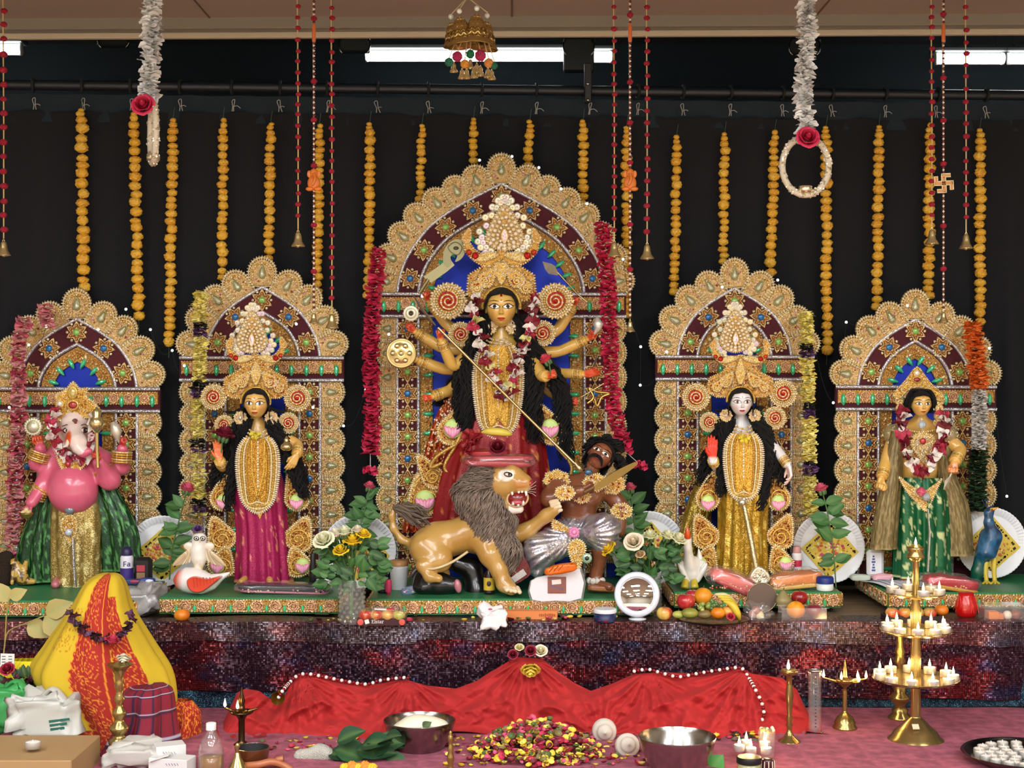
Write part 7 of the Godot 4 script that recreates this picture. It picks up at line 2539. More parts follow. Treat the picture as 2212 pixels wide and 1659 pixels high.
func fruit(n: String,label: String,x: float,y: float,d: float,r: float,c0: String,c1: String,kind := "apple") -> Node3D:
	var o := thing(n,label,"fruit",x,y,d)
	var b := B.new()
	var R := px(r)
	var sq: float = {"apple": 0.92,"orange": 0.96,"mandarin": 0.8,"pear": 1.0,"kiwi": 0.85}[kind]
	var p := PackedVector3Array()
	var cc := PackedColorArray()
	var a0 := hx(c0)
	var a1 := hx(c1)
	for j in 21:
		var f := PI * j / 20.0
		for i in 28:
			var a := TAU * i / 28
			var rr := sin(f)
			var yy := -cos(f)
			if kind == "apple":
				yy -= 0.22 * bell(rr,0.35) * signf(yy)
				rr *= 1.0 + 0.08 * yy
			elif kind == "mandarin":
				yy -= 0.12 * bell(rr,0.3) * signf(yy)
			elif kind == "pear":
				rr *= 1.0 - 0.42 * smoothstep(-0.1,0.9,yy)
				yy *= 1.25
			p.append(Vector3(sin(a) * rr,yy * sq + sq,cos(a) * rr) * R * (Vector3(1.25,0.9,1) if kind == "kiwi" else Vector3.ONE))
			cc.append(a0.lerp(a1,clampf(0.5 + 0.6 * sin(a + x) * sin(f) + motif.get_noise_2d(a * 14,f * 9 + x) * 0.9,0,1)))
	b.grid(p,28,true,false,cc)
	part("skin",b,mm("satin") if kind != "apple" else mm("clay"),o)
	b = B.new()
	b.ink("5a4526").tube(PackedVector3Array([Vector3(0,R * sq * 1.75,0),Vector3(R * 0.08,R * sq * 2.25 * (1.15 if kind == "pear" else 1.0),0)]),R * 0.06,6)
	part("stalk",b,mm("dull"),o)
	return o
func petals_on(n: int,label: String,x0: float,x1: float,y0: float,y1: float,on_stage: bool,heap := 0.0,cols := ["d9bc40","cfae32","7a1428","a8243f","b84a64","dcc860","5a0f1e","4f5f2c"]) -> void:
	var o := thing("petals",label,"petals",(x0 + x1) / 2,(y0 + y1) / 2,(ds if on_stage else df).call((y0 + y1) / 2))
	for c in cols.size():
		var b := B.new()
		var pm := B.new()
		pm.ink(cols[c])
		var out := curve2(V2([0,-1,0.8,-0.5,0.9,0.4,0.3,0.95,-0.4,0.95,-0.95,0.3,-0.7,-0.6]),2,true)
		for i in n / cols.size():
			var y := rnd(y0,y1)
			var x := rnd(x0,x1)
			if heap > 0.0:
				var a := rnd(0,TAU)
				var r := sqrt(rnd(0,1))
				x = (x0 + x1) / 2 + cos(a) * r * (x1 - x0) / 2
				y = (y0 + y1) / 2 + sin(a) * r * (y1 - y0) / 2
			var d: float = (ds if on_stage else df).call(y)
			var v := P(x,y,d) - o.position
			if heap > 0.0:
				var g := Vector2((x - (x0 + x1) / 2) / ((x1 - x0) / 2),(y - (y0 + y1) / 2) / ((y1 - y0) / 2)).length()
				v.y += heap * maxf(0,cos(g * PI / 2)) * rnd(0.75,1.05)
			v.y += rnd(0.003,0.014)
			var s := px(rnd(4,9.5))
			var bs := Basis.from_euler(Vector3(-PI / 2 + rnd(-0.6,0.6) + (0.5 if heap > 0 else 0.0),rnd(-0.6,0.6),0)) * Basis(Vector3.BACK,rnd(0,TAU))
			b.ink(cols[c]).plate(out,[Vector2(1,0.5),Vector2(0.6,0.12),Vector2(0,0)],Transform3D(bs.scaled_local(Vector3(s,s * 0.8,s)),v))
			b.plate(out,[Vector2(1,0.5),Vector2(0.6,0.05),Vector2(0,-0.08)],Transform3D(bs.scaled_local(Vector3(s,s * 0.8,s)),v))
		part("petals",b,mm("petal"),o).set_meta("kind","stuff")
	o.set_meta("kind","stuff")
func flame(o: Node3D,v: Vector3,h := 1.0) -> void:
	var b := B.new()
	b.lathe(scl(V2([0,0,3.2,3,4.2,7,3.4,12,1.4,19,0,25]),0.0012 * h),12,v)
	part("flame",b,mm("flame"),o)
	var l := OmniLight3D.new()
	l.name = "flame_light"
	l.light_color = Color(1.0,0.82,0.55)
	l.light_energy = 0.004 * h
	l.omni_range = 8.0
	l.omni_attenuation = 2.0
	l.light_size = 0.01
	l.shadow_enabled = true
	o.add_child(l,true)
	l.position = v + Vector3(0,0.02 * h,0.012)
func tealight(label: String,x: float,y: float,d: float,lit := true,group := "",r := 17.0) -> void:
	var o := turned("tealight",label,"candle",x,y,d,[0,0,r,0,r,13,r - 1,14,r - 2,12,0,12],"cfcbc4","silver","cup",20)
	if group:
		o.set_meta("group",group)
	bit(o,"wax",[0,12.5,r - 2,12.3,r - 2.2,12.8,0,13.2],"f2eee6","satin",Vector3.ZERO,18)
	if lit:
		flame(o,Vector3(0,px(13),0),0.95)
	else:
		bit(o,"wick",[0,13,0.9,13,0.9,18,0,18],"efe8da","dull",Vector3.ZERO,6)
func plates() -> void:
	rng.seed = 111
	for e in [[352,1190,76,5.83,"white paper plate with patterned card, left of the goddess in magenta"],[776,1190,80,5.85,"white paper plate behind the vase of yellow roses"],[1400,1184,80,5.85,"white paper plate behind the round mirror and cream roses"],[1790,1182,77,5.83,"white paper plate with patterned card behind the leafy rose stem at the fourth arch"],[2140,1172,76,5.82,"white paper plate with patterned card behind the peacock"]]:
		var o := thing("paper_plate",e[4],"plate",e[0],e[1] + e[2],e[3])
		var out := circ(px(e[2]),120)
		for i in 120:
			out[i] *= 1.0 + 0.006 * (1 if i % 2 else -1)
		var b := B.new()
		var c := q(e[0],e[1])
		b.ink("eceef2").plate(out,[Vector2(1,0.008),Vector2(1,0.010),Vector2(0.95,0.012),Vector2(0.8,0.001),Vector2(0.76,-0.002),Vector2(0,-0.002)],Transform3D(Basis(Vector3.RIGHT,-0.06),c))
		part("plate",b,mm("satin"),o)
		for i in 60:
			var a := TAU * i / 60
			b = B.new()
		b = B.new()
		for i in 60:
			var a := TAU * i / 60
			b.ink("f3f5f8").tube(PackedVector3Array([c + Vector3(cos(a) * px(e[2]) * 0.8,sin(a) * px(e[2]) * 0.8,0.003),c + Vector3(cos(a) * px(e[2]) * 0.97,sin(a) * px(e[2]) * 0.97,0.0125)]),0.0014,5)
		part("fluted_rim",b,mm("satin"),o)
		var h := px(e[2] * 0.57)
		var xf := Transform3D(Basis(Vector3.BACK,0.72),c + Vector3(px(2),-px(6),0.006))
		b = B.new()
		b.ink("dcc048").box(Vector3.ZERO,Vector3(h * 2,h * 2,0.003))
		var cb := B.new()
		cb.add(b,xf)
		part("card",cb,mm("satin"),o)
		b = B.new()
		for i in 90:
			var side := i % 4
			var t := rnd(-0.92,0.92) * h
			var v := Vector3(t,h * 0.84,0.002).rotated(Vector3.BACK,side * PI / 2)
			b.ink("2a2416").box(v,Vector3(rnd(0.002,0.007),rnd(0.002,0.010),0.001),0.0,Basis(Vector3.BACK,side * PI / 2 + rnd(-0.3,0.3)))
		for i in 120:
			b.ink(pick(["c23a7a","d9714a","b8862a","efdf9a","c9503a","e6b84a"])).ball(Vector3(rnd(-0.68,0.68) * h,rnd(-0.68,0.68) * h,0.001),Vector3(1,1,0.4) * rnd(0.003,0.008),6,4)
		cb = B.new()
		cb.add(b,xf)
		part("card_print",cb,mm("satin"),o)
func offerings() -> void:
	rng.seed = 222
	var o := turned("spray_can","purple and white spray can by the elephant-headed god's green shawl","can",274,1262,5.6,[0,0,13,0,14,2,14,58,11,63,0,63],"e0dfe6","satin","can")
	bit(o,"cap",[11,62,12,63,12,72,8,80,0,81],"2a1f4a","satin")
	bit(o,"label",[14.3,4,14.4,6,14.4,34,14.3,36],"3c2a78","satin")
	var tm2 := TextMesh.new()
	tm2.text = "Fa"
	tm2.font_size = 16
	tm2.pixel_size = px(15.0) / 16.0
	tm2.depth = 0.001
	part("lettering",tm2,mat("print_violet","3a2a6a",0.6),o,Transform3D(Basis(Vector3.UP,0.25),Vector3(px(3.5),px(46),px(14))))
	o = thing("bottle","flat black bottle with a red and black label beside the purple spray can","bottle",310,1263,5.58)
	var b := B.new()
	b.ink("171718").box(q(310,1232),Vector3(px(38),px(58),px(20)),px(7))
	part("body",b,mm("satin"),o)
	b = B.new()
	b.ink("b03a4a").box(q(304,1228,0.019),Vector3(px(18),px(14),0.003),0.0005)
	b.ink("8a6a4a").box(q(304,1246,0.019),Vector3(px(18),px(18),0.003),0.0005)
	part("label",b,mm("satin"),o)
	for e in [[286,1262,40,12,"small navy and red packet in front of the spray can","2a3568","a8324a"],[318,1262,34,14,"small blue and white packet in front of the black bottle","26408a","d8dce8"]]:
		o = thing("packet",e[4],"packet",e[0],e[1],5.52)
		b = B.new()
		pillow(b,q(e[0],e[1] - e[3] / 2.0),Vector3(px(e[2]),px(e[3]),px(18)),0.3,e[5],0.06)
		part("wrapper",b,mm("satin"),o)
		b = B.new()
		b.ink(e[6]).ball(q(e[0] + 4,e[1] - e[3] / 2.0,0.012),Vector3(px(e[2] * 0.3),px(e[3] * 0.32),0.006),12,7)
		part("label",b,mm("satin"),o)
	o = thing("foil_bag","crumpled silvery plastic bag on the stage between the two left bases","bag",305,1326,ds(1326))
	b = B.new()
	pillow(b,q(300,1296),Vector3(px(96),px(54),px(120)),0.7,"a9a8a6",0.5,0.12)
	part("bag",b,mm("silk"),o)
	for e in [["sari_packet","black and pink folded cloth in clear wrapping at the feet of the goddess in magenta",612,1281,196,21,"24202a","c0788a",-0.03],["sari_packet","coral pink folded cloth in clear wrapping leaning at the white-faced goddess's feet",1584,1277,112,40,"d96a60","b84a48",-0.42],["sari_packet","orange and gold folded cloth in clear wrapping right of the silver lute's foot",1716,1272,116,38,"cf7a35","c9a55c",0.1],["sari_packet","red folded cloth with gold border in clear wrapping beside the peacock",2052,1276,116,34,"b4252c","c8963c",-0.16],["sari_packet","small red and white folded cloth left of the red packet by the young god",1968,1262,44,20,"c9402c","e0d8cc",0.0]]:
		o = thing(e[0],e[1],"packet",e[2],e[3],dp(e[3]))
		b = B.new()
		pillow(b,q(e[2],e[3] - e[5] * 0.56),Vector3(px(e[4]),px(e[5] * 0.74),px(46)),0.25,e[6],0.22,e[8])
		pillow(b,q(e[2] + 3,e[3] - e[5] * 0.2),Vector3(px(e[4] - 4),px(e[5] * 0.32),px(48)),0.2,e[7],0.12,e[8])
		for i in 26:
			b.ink(pick([e[7],e[6],"e0c890"])).ball(q(e[2] + rnd(-0.45,0.45) * e[4],e[3] - e[5] * 0.2 ,px(23)) + Vector3(0,rnd(-1,1) * px(3),0),Vector3(px(2.4),px(1.8),0.002),6,4)
		part("cloth",b,mm("silk"),o)
		b = B.new()
		pillow(b,q(e[2],e[3] - e[5] * 0.5),Vector3(px(e[4] + 14),px(e[5] * 1.15),px(52)),0.5,"ffffff",0.22,e[8])
		part("wrapping",b,mm("film"),o)
	o = turned("spray_can","tall black spray can at the left end of the lion's base","can",827,1280,dp(1280),[0,0,10.5,0,11,2,11,58,9,62,8,66,8.5,67,8.5,82,7,84,0,84],"151517","satin","can")
	bit(o,"label",[11.2,8,11.3,9,11.3,24,11.2,25],"8a8c94","satin")
	o = turned("tube","small pink bottle in front of the black spray can","bottle",839,1284,dp(1284),[0,0,4,0,4,4,7,6,7,28,5,32,0,33],"c2305a","satin")
	o = turned("tub","white tub with a cardboard lid behind the black spray can","tub",862,1272,dp(1272),[0,0,17,0,20,44,21,46,20,50,0,50],"d9dadc","satin")
	bit(o,"lid",[19,50,20,52,20,62,0,62],"b98a58","satin")
	for e in [[888,1283,44,18,"colourful flat packet by the fallen buffalo's nose","6a7a9a","d88aa0",0.25]]:
		o = thing("packet",e[4],"packet",e[0],e[1],dp(e[1]))
		b = B.new()
		pillow(b,q(e[0],e[1] - e[3] / 2.0),Vector3(px(e[2]),px(e[3]),px(14)),0.3,e[5],0.1,e[7])
		for i in 12:
			b.ink(pick(["d88aa0","e0d060","3a8a9a","f0e8e0"])).ball(q(e[0] + rnd(-16,16),e[1] - e[3] / 2.0 + rnd(-5,5),0.011),Vector3(px(3),px(2),0.003),6,4)
		part("wrapper",b,mm("satin"),o)
	o = turned("sauce_bottle","little dark bottle with red cap and yellow label beside the lion's paw","bottle",1057,1282,dp(1283),[0,0,11,0,12,3,12,40,5,52,5,60,0,60],"2a1414","clay","glass")
	bit(o,"cap",[5.5,58,6,59,6,68,0,69],"b5251f","satin")
	bit(o,"label",[12.2,8,12.4,9,12.4,34,12.2,35],"d8b43a","satin")
	b = B.new()
	b.ink("3a2430").ball(q(1056,1261,px(12.2)),Vector3(px(5),px(6),0.002),10,6)
	part("label_print",b,mm("satin"),o)
	o = turned("eyeliner_tube","slim black tube standing right of the goddess in magenta","tube",676,1262,5.62,[0,0,8,0,8,40,6,42,6,66,0,67],"1a191b","satin")
	o = turned("tea_cup","small white cup lying behind the vase of yellow roses","cup",702,1268,5.6,[0,0,18,0,20,14,19,16,17,4,0,3],"e6e6e8","satin")
	o = thing("shirt_packet","white folded shirt in clear wrapping leaning on the front of the lion's base","packet",1202,1297,5.335)
	b = B.new()
	b.ink("e9e8ec").extr(curve2(pl([1148,1255,1182,1244,1252,1228,1255,1292,1200,1297,1150,1295],0),2,true),-0.012,0.004)
	part("shirt",b,mm("cloth"),o)
	b = B.new()
	b.ink("ffffff").extr(curve2(pl([1145,1254,1182,1241,1256,1224,1259,1295,1200,1300,1146,1298],0),2,true),0.006,0.007)
	part("wrapping",b,mm("film"),o)
	b = B.new()
	b.ink("c98a7c").box(q(1203,1264,0.006),Vector3(px(40),px(36),0.002))
	b.ink("e8dcd4").box(q(1202,1257,0.0075),Vector3(px(20),px(10),0.002),0,Basis(Vector3.BACK,0.1))
	b.ink("6a5a7a").box(q(1202,1269,0.0075),Vector3(px(28),px(2.4),0.002),0,Basis(Vector3.BACK,-0.35))
	b.ink("9a4a40").box(q(1203,1279,0.0075),Vector3(px(30),px(1.6),0.002))
	part("label",b,mm("satin"),o)
	o = thing("scarf_packet","rolled bright orange printed scarf lying on the white shirt packet","packet",1212,1238,5.30)
	b = B.new()
	pillow(b,q(1211,1229),Vector3(px(72),px(19),px(24)),0.4,"d96a1c",0.25,0.16)
	for i in 5:
		b.ink("8a3a10").tube(Q([1186 + i * 10,1236 - i * 1.6,0.02,1196 + i * 10,1224 - i * 1.6,0.022]),0.0012,4)
	part("cloth",b,mm("silk"),o)
	o = thing("mirror","round tabletop mirror with a white frame, before the right end of the lion's base","mirror",1377,1340,ds(1340))
	var mc := q(1376,1284,0.0)
	var tilt := Basis(Vector3.UP,-0.09) * Basis(Vector3.RIGHT,-0.255)
	b = B.new()
	b.ink("c6ccd8").plate(circ(px(49),60),[Vector2(0.9,-0.014),Vector2(1,-0.008),Vector2(1,0.004),Vector2(0.95,0.010),Vector2(0.78,0.010),Vector2(0.75,0.006),Vector2(0.74,0.002)],Transform3D(tilt,mc))
	part("frame",b,mm("clay"),o)
	b = B.new()
	b.plate(circ(px(37),50),[Vector2(1,0.003),Vector2(0.85,0.0062),Vector2(0.7,0.0088),Vector2(0.55,0.011),Vector2(0.4,0.0126),Vector2(0.25,0.0137),Vector2(0.12,0.0142),Vector2(0,0.0144)],Transform3D(tilt,mc))
	part("glass",b,mm("mirror"),o)
	bit(o,"stand",[0,0,20,0,19,4,6,8,4,12,4,20,0,20],"dcdde0","clay")
	o = turned("tin","navy blue tin with a white lid left of the round mirror","tin",1307,1343,ds(1343),[0,0,23,0,24,2,24,21,0,21],"1c2350","satin","can")
	bit(o,"lid",[24.5,20,25,21,25,27,23,29,20,28,0,28],"e2e2e4","satin")
	o = thing("incense_box","long orange incense box lying before the lion's base","box",1145,1339,ds(1339))
	b = B.new()
	b.ink("d98246").box(q(1145,1328),Vector3(px(118),px(20),px(26)),0.001)
	part("box",b,mm("satin"),o)
	b = B.new()
	for i in 9:
		b.ink("a84a24").box(q(1166 + i * 4,1329,px(13.4)),Vector3(px(2.4),px(rnd(4,8)),0.001))
	part("print",b,mm("satin"),o)
	o = thing("handkerchief","crumpled white cloth with a pink spot at the stage edge before the lion","cloth",1062,1352,ds(1352))
	b = B.new()
	pillow(b,q(1062,1333),Vector3(px(52),px(38),px(40)),0.6,"e9e7e4",0.7,-0.1)
	part("cloth",b,mm("cloth"),o)
	b = B.new()
	b.ink("c95a7a").ball(q(1059,1316,0.02),Vector3(px(5),px(2),px(4)),8,5)
	part("spot",b,mm("dull"),o)
	fruit("mandarin","single mandarin before the base of the goddess in magenta",393,1342,ds(1342),17,"d9761a","f09a30","mandarin")
	fruit("apple","red and yellow apple right of the round mirror",1435,1341,ds(1341),17,"c9402c","e0c060")
	o = turned("fruit_plate","dark flat plate heaped with mixed fruit before the white-faced goddess's base","plate",1540,1343,ds(1343),[0,0,60,0,78,7,80,9,77,8,60,3,0,3],"3a2c1c","brass","dish",48)
	var dpl := ds(1338)
	for e in [["apple","large red apple at the left of the fruit plate",1482,1318,20,"b0242c","c94a40","apple",0.02],["apple","dark red apple behind the left of the fruit plate",1496,1304,17,"9c2030","b83a3c","apple",-0.03],["orange","large orange at the back of the fruit plate",1519,1308,20,"d98a1c","efa838","orange",-0.01],["pear","olive green pear at the front of the fruit plate",1490,1336,15,"7a7a30","99953f","kiwi",0.06],["pear","pale green pear at the left rim of the fruit plate",1466,1336,11,"8a9a3a","b5b85a","kiwi",0.05],["kiwi","brown kiwi in the middle front of the fruit plate",1521,1337,13,"6d5a32","84703e","kiwi",0.06],["mandarin","mandarin at the front of the fruit plate",1551,1337,16,"db7a18","f29e30","mandarin",0.065],["mandarin","paler mandarin at the right of the fruit plate",1573,1334,16,"d98424","ecae50","mandarin",0.04],["mandarin","small mandarin half hidden in the middle of the fruit plate",1532,1322,11,"d9741c","ee9638","mandarin",0.03]]:
		fruit(e[0],e[1],e[2],e[3],dpl - e[8],e[4],e[5],e[6],e[7])
	for e in [[1517,1312,"bunch of green grapes in front of the large orange"],[1548,1308,"bunch of darker green grapes right of the large orange"]]:
		o = thing("grapes",e[2],"fruit",e[0],e[1],dpl - 0.05)
		for i in 14:
			b = B.new()
			b.ink(["8fa04c","7c9440","a3b060"][i % 3] if e[0] < 1530 else ["4f6a34","5d783c","46602e"][i % 3]).ball(Vector3(px(rnd(-14,14)),px(rnd(-6,10)),rnd(-0.008,0.014)),Vector3.ONE * px(5.2),9,6)
			part("grape",b,mm("clay"),o)
	for i in 4:
		o = thing("banana",["pale banana topmost on the fruit plate","banana second from the top at the right of the fruit plate","banana third from the top at the right of the fruit plate","lowest banana at the right rim of the fruit plate"][i],"fruit",1580,1320,dpl - 0.01 - 0.015 * i)
		b = B.new()
		b.ink(["d9cf9a","dcc648","d9bf3c","d6ba38"][i]).tube(curve(Q([1545 + i * 6,1284 + i * 5,0,1566 + i * 5,1288 + i * 6,0.01,1584 + i * 3,1304 + i * 7,0.012,1592 + i * 2,1322 + i * 6,0]),5),curve1([px(2.5),px(7.5),px(7.5),px(2)],5),9)
		part("peel",b,mm("satin"),o)
		b = B.new()
		b.ink("3a2a18").ball(q(1592 + i * 2,1322 + i * 6),Vector3.ONE * px(2.6),7,5)
		part("tip",b,mm("dull"),o)
	rose_head("small red petal bloom at the right front of the fruit plate",1578,1334,dpl - 0.08,8,"a81c30","d03a4a",Basis(Vector3.RIGHT,0.9))
	o = thing("hand_mirror","round brown disc leaning on the green base behind the bag of fruit","disc",1646,1322,ds(1322) - 0.02)
	b = B.new()
	b.ink("6a5648").plate(circ(px(31),40),[Vector2(1,-0.004),Vector2(1,0.003),Vector2(0.96,0.005),Vector2(0.5,0.005),Vector2(0,0.005)],Transform3D(Basis(Vector3.RIGHT,-0.1),q(1646,1291)))
	part("disc",b,mm("dull"),o)
	b = B.new()
	b.ink("b9a888").tube(to3(circ(px(31.5),40),0),0.0014,5)
	part("rim",b,mm("steel"),o,Transform3D(Basis(Vector3.RIGHT,-0.1),q(1646,1291,0.004)))
	o = thing("fruit_bag","knotted clear plastic bag of small fruit at the stage edge","bag",1635,1339,ds(1339))
	for e in [[-10,11,"b08a80"],[6,9,"d9c9a0"],[-2,20,"a87a70"]]:
		b = B.new()
		b.ink(e[2]).ball(Vector3(px(e[0]),px(e[1]),0),Vector3.ONE * px(10),12,8)
		part("fruit",b,mm("satin"),o)
	b = B.new()
	pillow(b,Vector3(0,px(17),0),Vector3(px(48),px(36),px(36)),0.5,"ffffff",0.4)
	b.tube(PackedVector3Array([Vector3(px(20),px(10),0),Vector3(px(30),px(12),0.005),Vector3(px(34),px(14),0)]),[px(5),px(3),px(7)],9)
	part("bag",b,mm("film"),o)
	o = thing("fruit_box","clear plastic box holding an orange and a dark apple at the stage edge","box",1733,1339,ds(1339))
	b = B.new()
	for e in [[0,-22,96,2],[0,22,96,2]]:
		b.box(Vector3(0,px(14),px(e[1])),Vector3(px(96),px(28),0.0012))
	for sx in [-1,1]:
		b.box(Vector3(sx * px(48),px(14),0),Vector3(0.0012,px(28),px(44)))
	b.box(Vector3(0,0.001,0),Vector3(px(96),0.0012,px(44)))
	for e in [[-22,1],[22,1]]:
		b.tube(PackedVector3Array([Vector3(px(-51),px(28),px(e[0])),Vector3(px(51),px(28),px(e[0]))]),0.0015,5)
	part("box",b,mm("film"),o)
	fruit("orange","orange standing in the clear plastic box",1719,1337,ds(1338),20,"db8418","f0a636","orange")
	fruit("apple","dark red apple in the clear plastic box, right of the orange",1758,1337,ds(1338),18,"6a1f30","8a3440")
	fruit("apple","shiny red apple behind the clear plastic box",1727,1308,ds(1325),18,"8a1a1e","b53028")
	fruit("pear","brownish green pear left of the shiny red apple",1692,1313,ds(1328),17,"7d7040","98885a","pear")
	o = turned("cream_jar","white cream jar with a blue lid at the right end of the white-faced goddess's base","jar",1782,1276,dp(1276),[0,0,16,0,18,3,18,16,0,17],"d9e2dc","satin","jar")
	bit(o,"lid",[18.5,16,19,17,19,27,17,31,0,32],"1c2f7a","satin")
	o = turned("roll_on","pink and white roll-on bottle before the plate at the fourth arch","bottle",1721,1238,5.74,[0,0,11,0,11,40,9,44,0,44],"e4dcdc","satin")
	bit(o,"cap",[9,44,9.5,45,9,56,6,59,0,59],"c08a80","satin")
	bit(o,"label",[11.2,14,11.3,15,11.3,28,11.2,29],"c22a4a","satin")
	o = thing("comb","brown comb lying behind the orange packet on the white-faced goddess's base","comb",1700,1250,5.66)
	b = B.new()
	b.ink("5a3a26").box(q(1700,1240),Vector3(px(56),px(5),0.006),0.001,Basis(Vector3.BACK,0.12))
	part("spine",b,mm("satin"),o)
	for i in 12:
		b = B.new()
		b.ink("5a3a26").box(q(1678 + i * 4,1237.5 - i * 0.5),Vector3(px(1.6),px(7),0.004))
		part("tooth",b,mm("satin"),o)
	o = thing("powder_bottle","white oval powder bottle at the left foot of the young god","bottle",1890,1248,5.76)
	b = B.new()
	b.ink("dcdde0").box(q(1890,1216),Vector3(px(36),px(58),px(18)),px(6))
	part("body",b,mm("satin"),o)
	b = B.new()
	for i in 6:
		b.ink("4a5a8a").box(q(1887,1202 + i * 6,px(9.4)),Vector3(px(4 + (i % 3) * 2),px(4),0.001))
	part("lettering",b,mm("satin"),o)
	o = thing("paper_sheets","white paper sheets spread over the front of the young god's base","paper",1925,1290,dp(1262))
	for i in 4:
		b = B.new()
		var y := HP - P(1925,1290,dp(1262)).y + 0.003 + i * 0.003
		var p := PackedVector3Array()
		for j in 9:
			for kk in 9:
				p.append(P(1862 + i * 12 + kk * 14 + j * 6,1256 + i * 6 + j * 5 - kk * 1.5,dp(1262)) - o.position)
		for v in p.size():
			var j := v / 9
			p[v] = Vector3(p[v].x,y + 0.004 * sin(v * 0.7 + i) + 0.01 * absf(sin(j * 0.5)),0.02 + 0.03 * j - 0.02 * (v % 9) * 0.3 - 0.06)
		b.ink(["dcdce4","c9cbd8","e6e6ea","d4d4de"][i]).grid(p,9)
		part("sheet",b,mm("dull"),o)
	o = thing("soap","pale green wrapped soap on the young god's base","soap",1858,1254,dp(1258))
	b = B.new()
	pillow(b,q(1858,1247),Vector3(px(44),px(14),px(22)),0.4,"b9c4b4",0.1)
	part("bar",b,mm("satin"),o)
	o = thing("tissue_packet","crumpled pale pink tissue packet on the young god's base","packet",1905,1252,dp(1260))
	b = B.new()
	pillow(b,q(1905,1246),Vector3(px(48),px(15),px(24)),0.5,"d9a0aa",0.4)
	part("packet",b,mm("satin"),o)
	for e in [[826,1347,"tray of red and yellow apples under clear film before the lion's base",104,"Elstar",1],[1968,1342,"tray of red and green apples behind the tiered brass lamp",118,"",0]]:
		o = thing("fruit_tray",e[2],"tray",e[0],e[1],ds(e[1]))
		b = B.new()
		b.ink("3c1416" if e[5] else "201416")
		var w := px(e[3])
		var t0 := PackedVector2Array([Vector2(-w / 2,0),Vector2(w / 2,0),Vector2(w / 2 * 1.02,px(15)),Vector2(-w / 2 * 1.02,px(15))])
		b.extr(t0,px(22),px(23.5))
		b.extr(t0,px(-23.5),px(-22))
		for sx in [-1,1]:
			b.box(Vector3(sx * w / 2,px(7.5),0),Vector3(0.003,px(15),px(45)))
		b.box(Vector3(0,0.001,0),Vector3(w,0.002,px(45)))
		part("tray",b,mm("satin"),o)
		if e[4]:
			var tm := TextMesh.new()
			tm.text = e[4]
			tm.font_size = 16
			tm.pixel_size = px(9.5) / 16.0
			tm.depth = 0.001
			var f := SystemFont.new()
			f.font_names = PackedStringArray(["Droid Serif"])
			tm.font = f
			part("lettering",tm,mat("print_white","e9e4da",0.6),o,Transform3D(Basis.IDENTITY,Vector3(px(-8),px(8),px(24.2))))
			b = B.new()
			b.ink("e9e4da").box(Vector3(px(-31),px(8),px(24)),Vector3(px(9),px(9),0.001),0,Basis(Vector3.BACK,0.3))
			part("print",b,mm("satin"),o)
			for sx in [-45,44]:
				b = B.new()
				b.ink("d0584a").ball(Vector3(px(sx),px(7),px(23.4)),Vector3(px(7),px(7),0.001),12,6)
				part("print",b,mm("satin"),o)
		var here := o
		var n := 0
		for i in 4:
			for j in 2:
				fruit("apple","%s apple in the tray %s, place %s" % [["red","yellow-red"][(i + j) % 2],["behind the tiered brass lamp","before the lion's base"][e[5]],["at the left front","at the left back","second from the left, front","second from the left, back","second from the right, front","second from the right, back","at the right front","at the right back"][n]],e[0] + (-36 + i * 24) * e[3] / 104.0,e[1] - 4,ds(e[1]) + (0.02 if j else -0.02),14.5,pick(["b53a2c","c24a34","c9603c"]),pick(["d9b060","c9a048","b5b45a"]))
				n += 1
		if e[5]:
			cx = e[0]
			by = e[1]
			dd = ds(e[1])
			b = B.new()
			pillow(b,Vector3(0,px(22),0),Vector3(w * 0.98,px(24),px(46)),0.3,"ffffff",0.2)
			part("film",b,mm("film"),here)
			b = B.new()
			b.ink("e0ddd6").box(Vector3(px(4),px(33),px(12)),Vector3(px(40),px(3),px(12)),0.001,Basis(Vector3.BACK,-0.04))
			b.ink("c03a34").box(Vector3(px(18),px(33.5),px(12.5)),Vector3(px(16),px(3.4),px(12)),0.001,Basis(Vector3.BACK,-0.04))
			part("sticker",b,mm("satin"),here)
	fruit("mandarin","orange beside the right end of the apple tray behind the brass lamp",2034,1330,ds(1335),15,"d9741c","ee9838","mandarin")
	o = turned("red_jar","red foil-wrapped round jar right of the tiered brass lamp","jar",2087,1333,ds(1333),[0,0,17,0,22,6,24,20,22,34,16,46,17,53,0,53],"b41414","clay","jar",20)
	b = B.new()
	for i in 16:
		var a := rnd(0,TAU)
		b.ink("e03a30").tube(PackedVector3Array([Vector3(sin(a),0,cos(a)) * px(18) + Vector3(0,px(46),0),Vector3(sin(a + 0.3),0,cos(a + 0.3)) * px(23.5) + Vector3(0,px(28),0),Vector3(sin(a + rnd(-0.3,0.6)),0,cos(a)) * px(23.5) + Vector3(0,px(12),0)]),0.0009,4)
	part("creases",b,mm("clay"),o)
	o = thing("sweet_box","clear lidded box of sweets at the right edge of the stage","box",2166,1338,ds(1338))
	b = B.new()
	for sz in [-1,1]:
		b.box(Vector3(0,px(17),sz * px(20)),Vector3(px(92),px(34),0.0012))
		b.box(Vector3(sz * px(46),px(17),0),Vector3(0.0012,px(34),px(40)))
	b.box(Vector3(0,px(34),0),Vector3(px(96),0.002,px(44)))
	part("box",b,mm("film"),o)
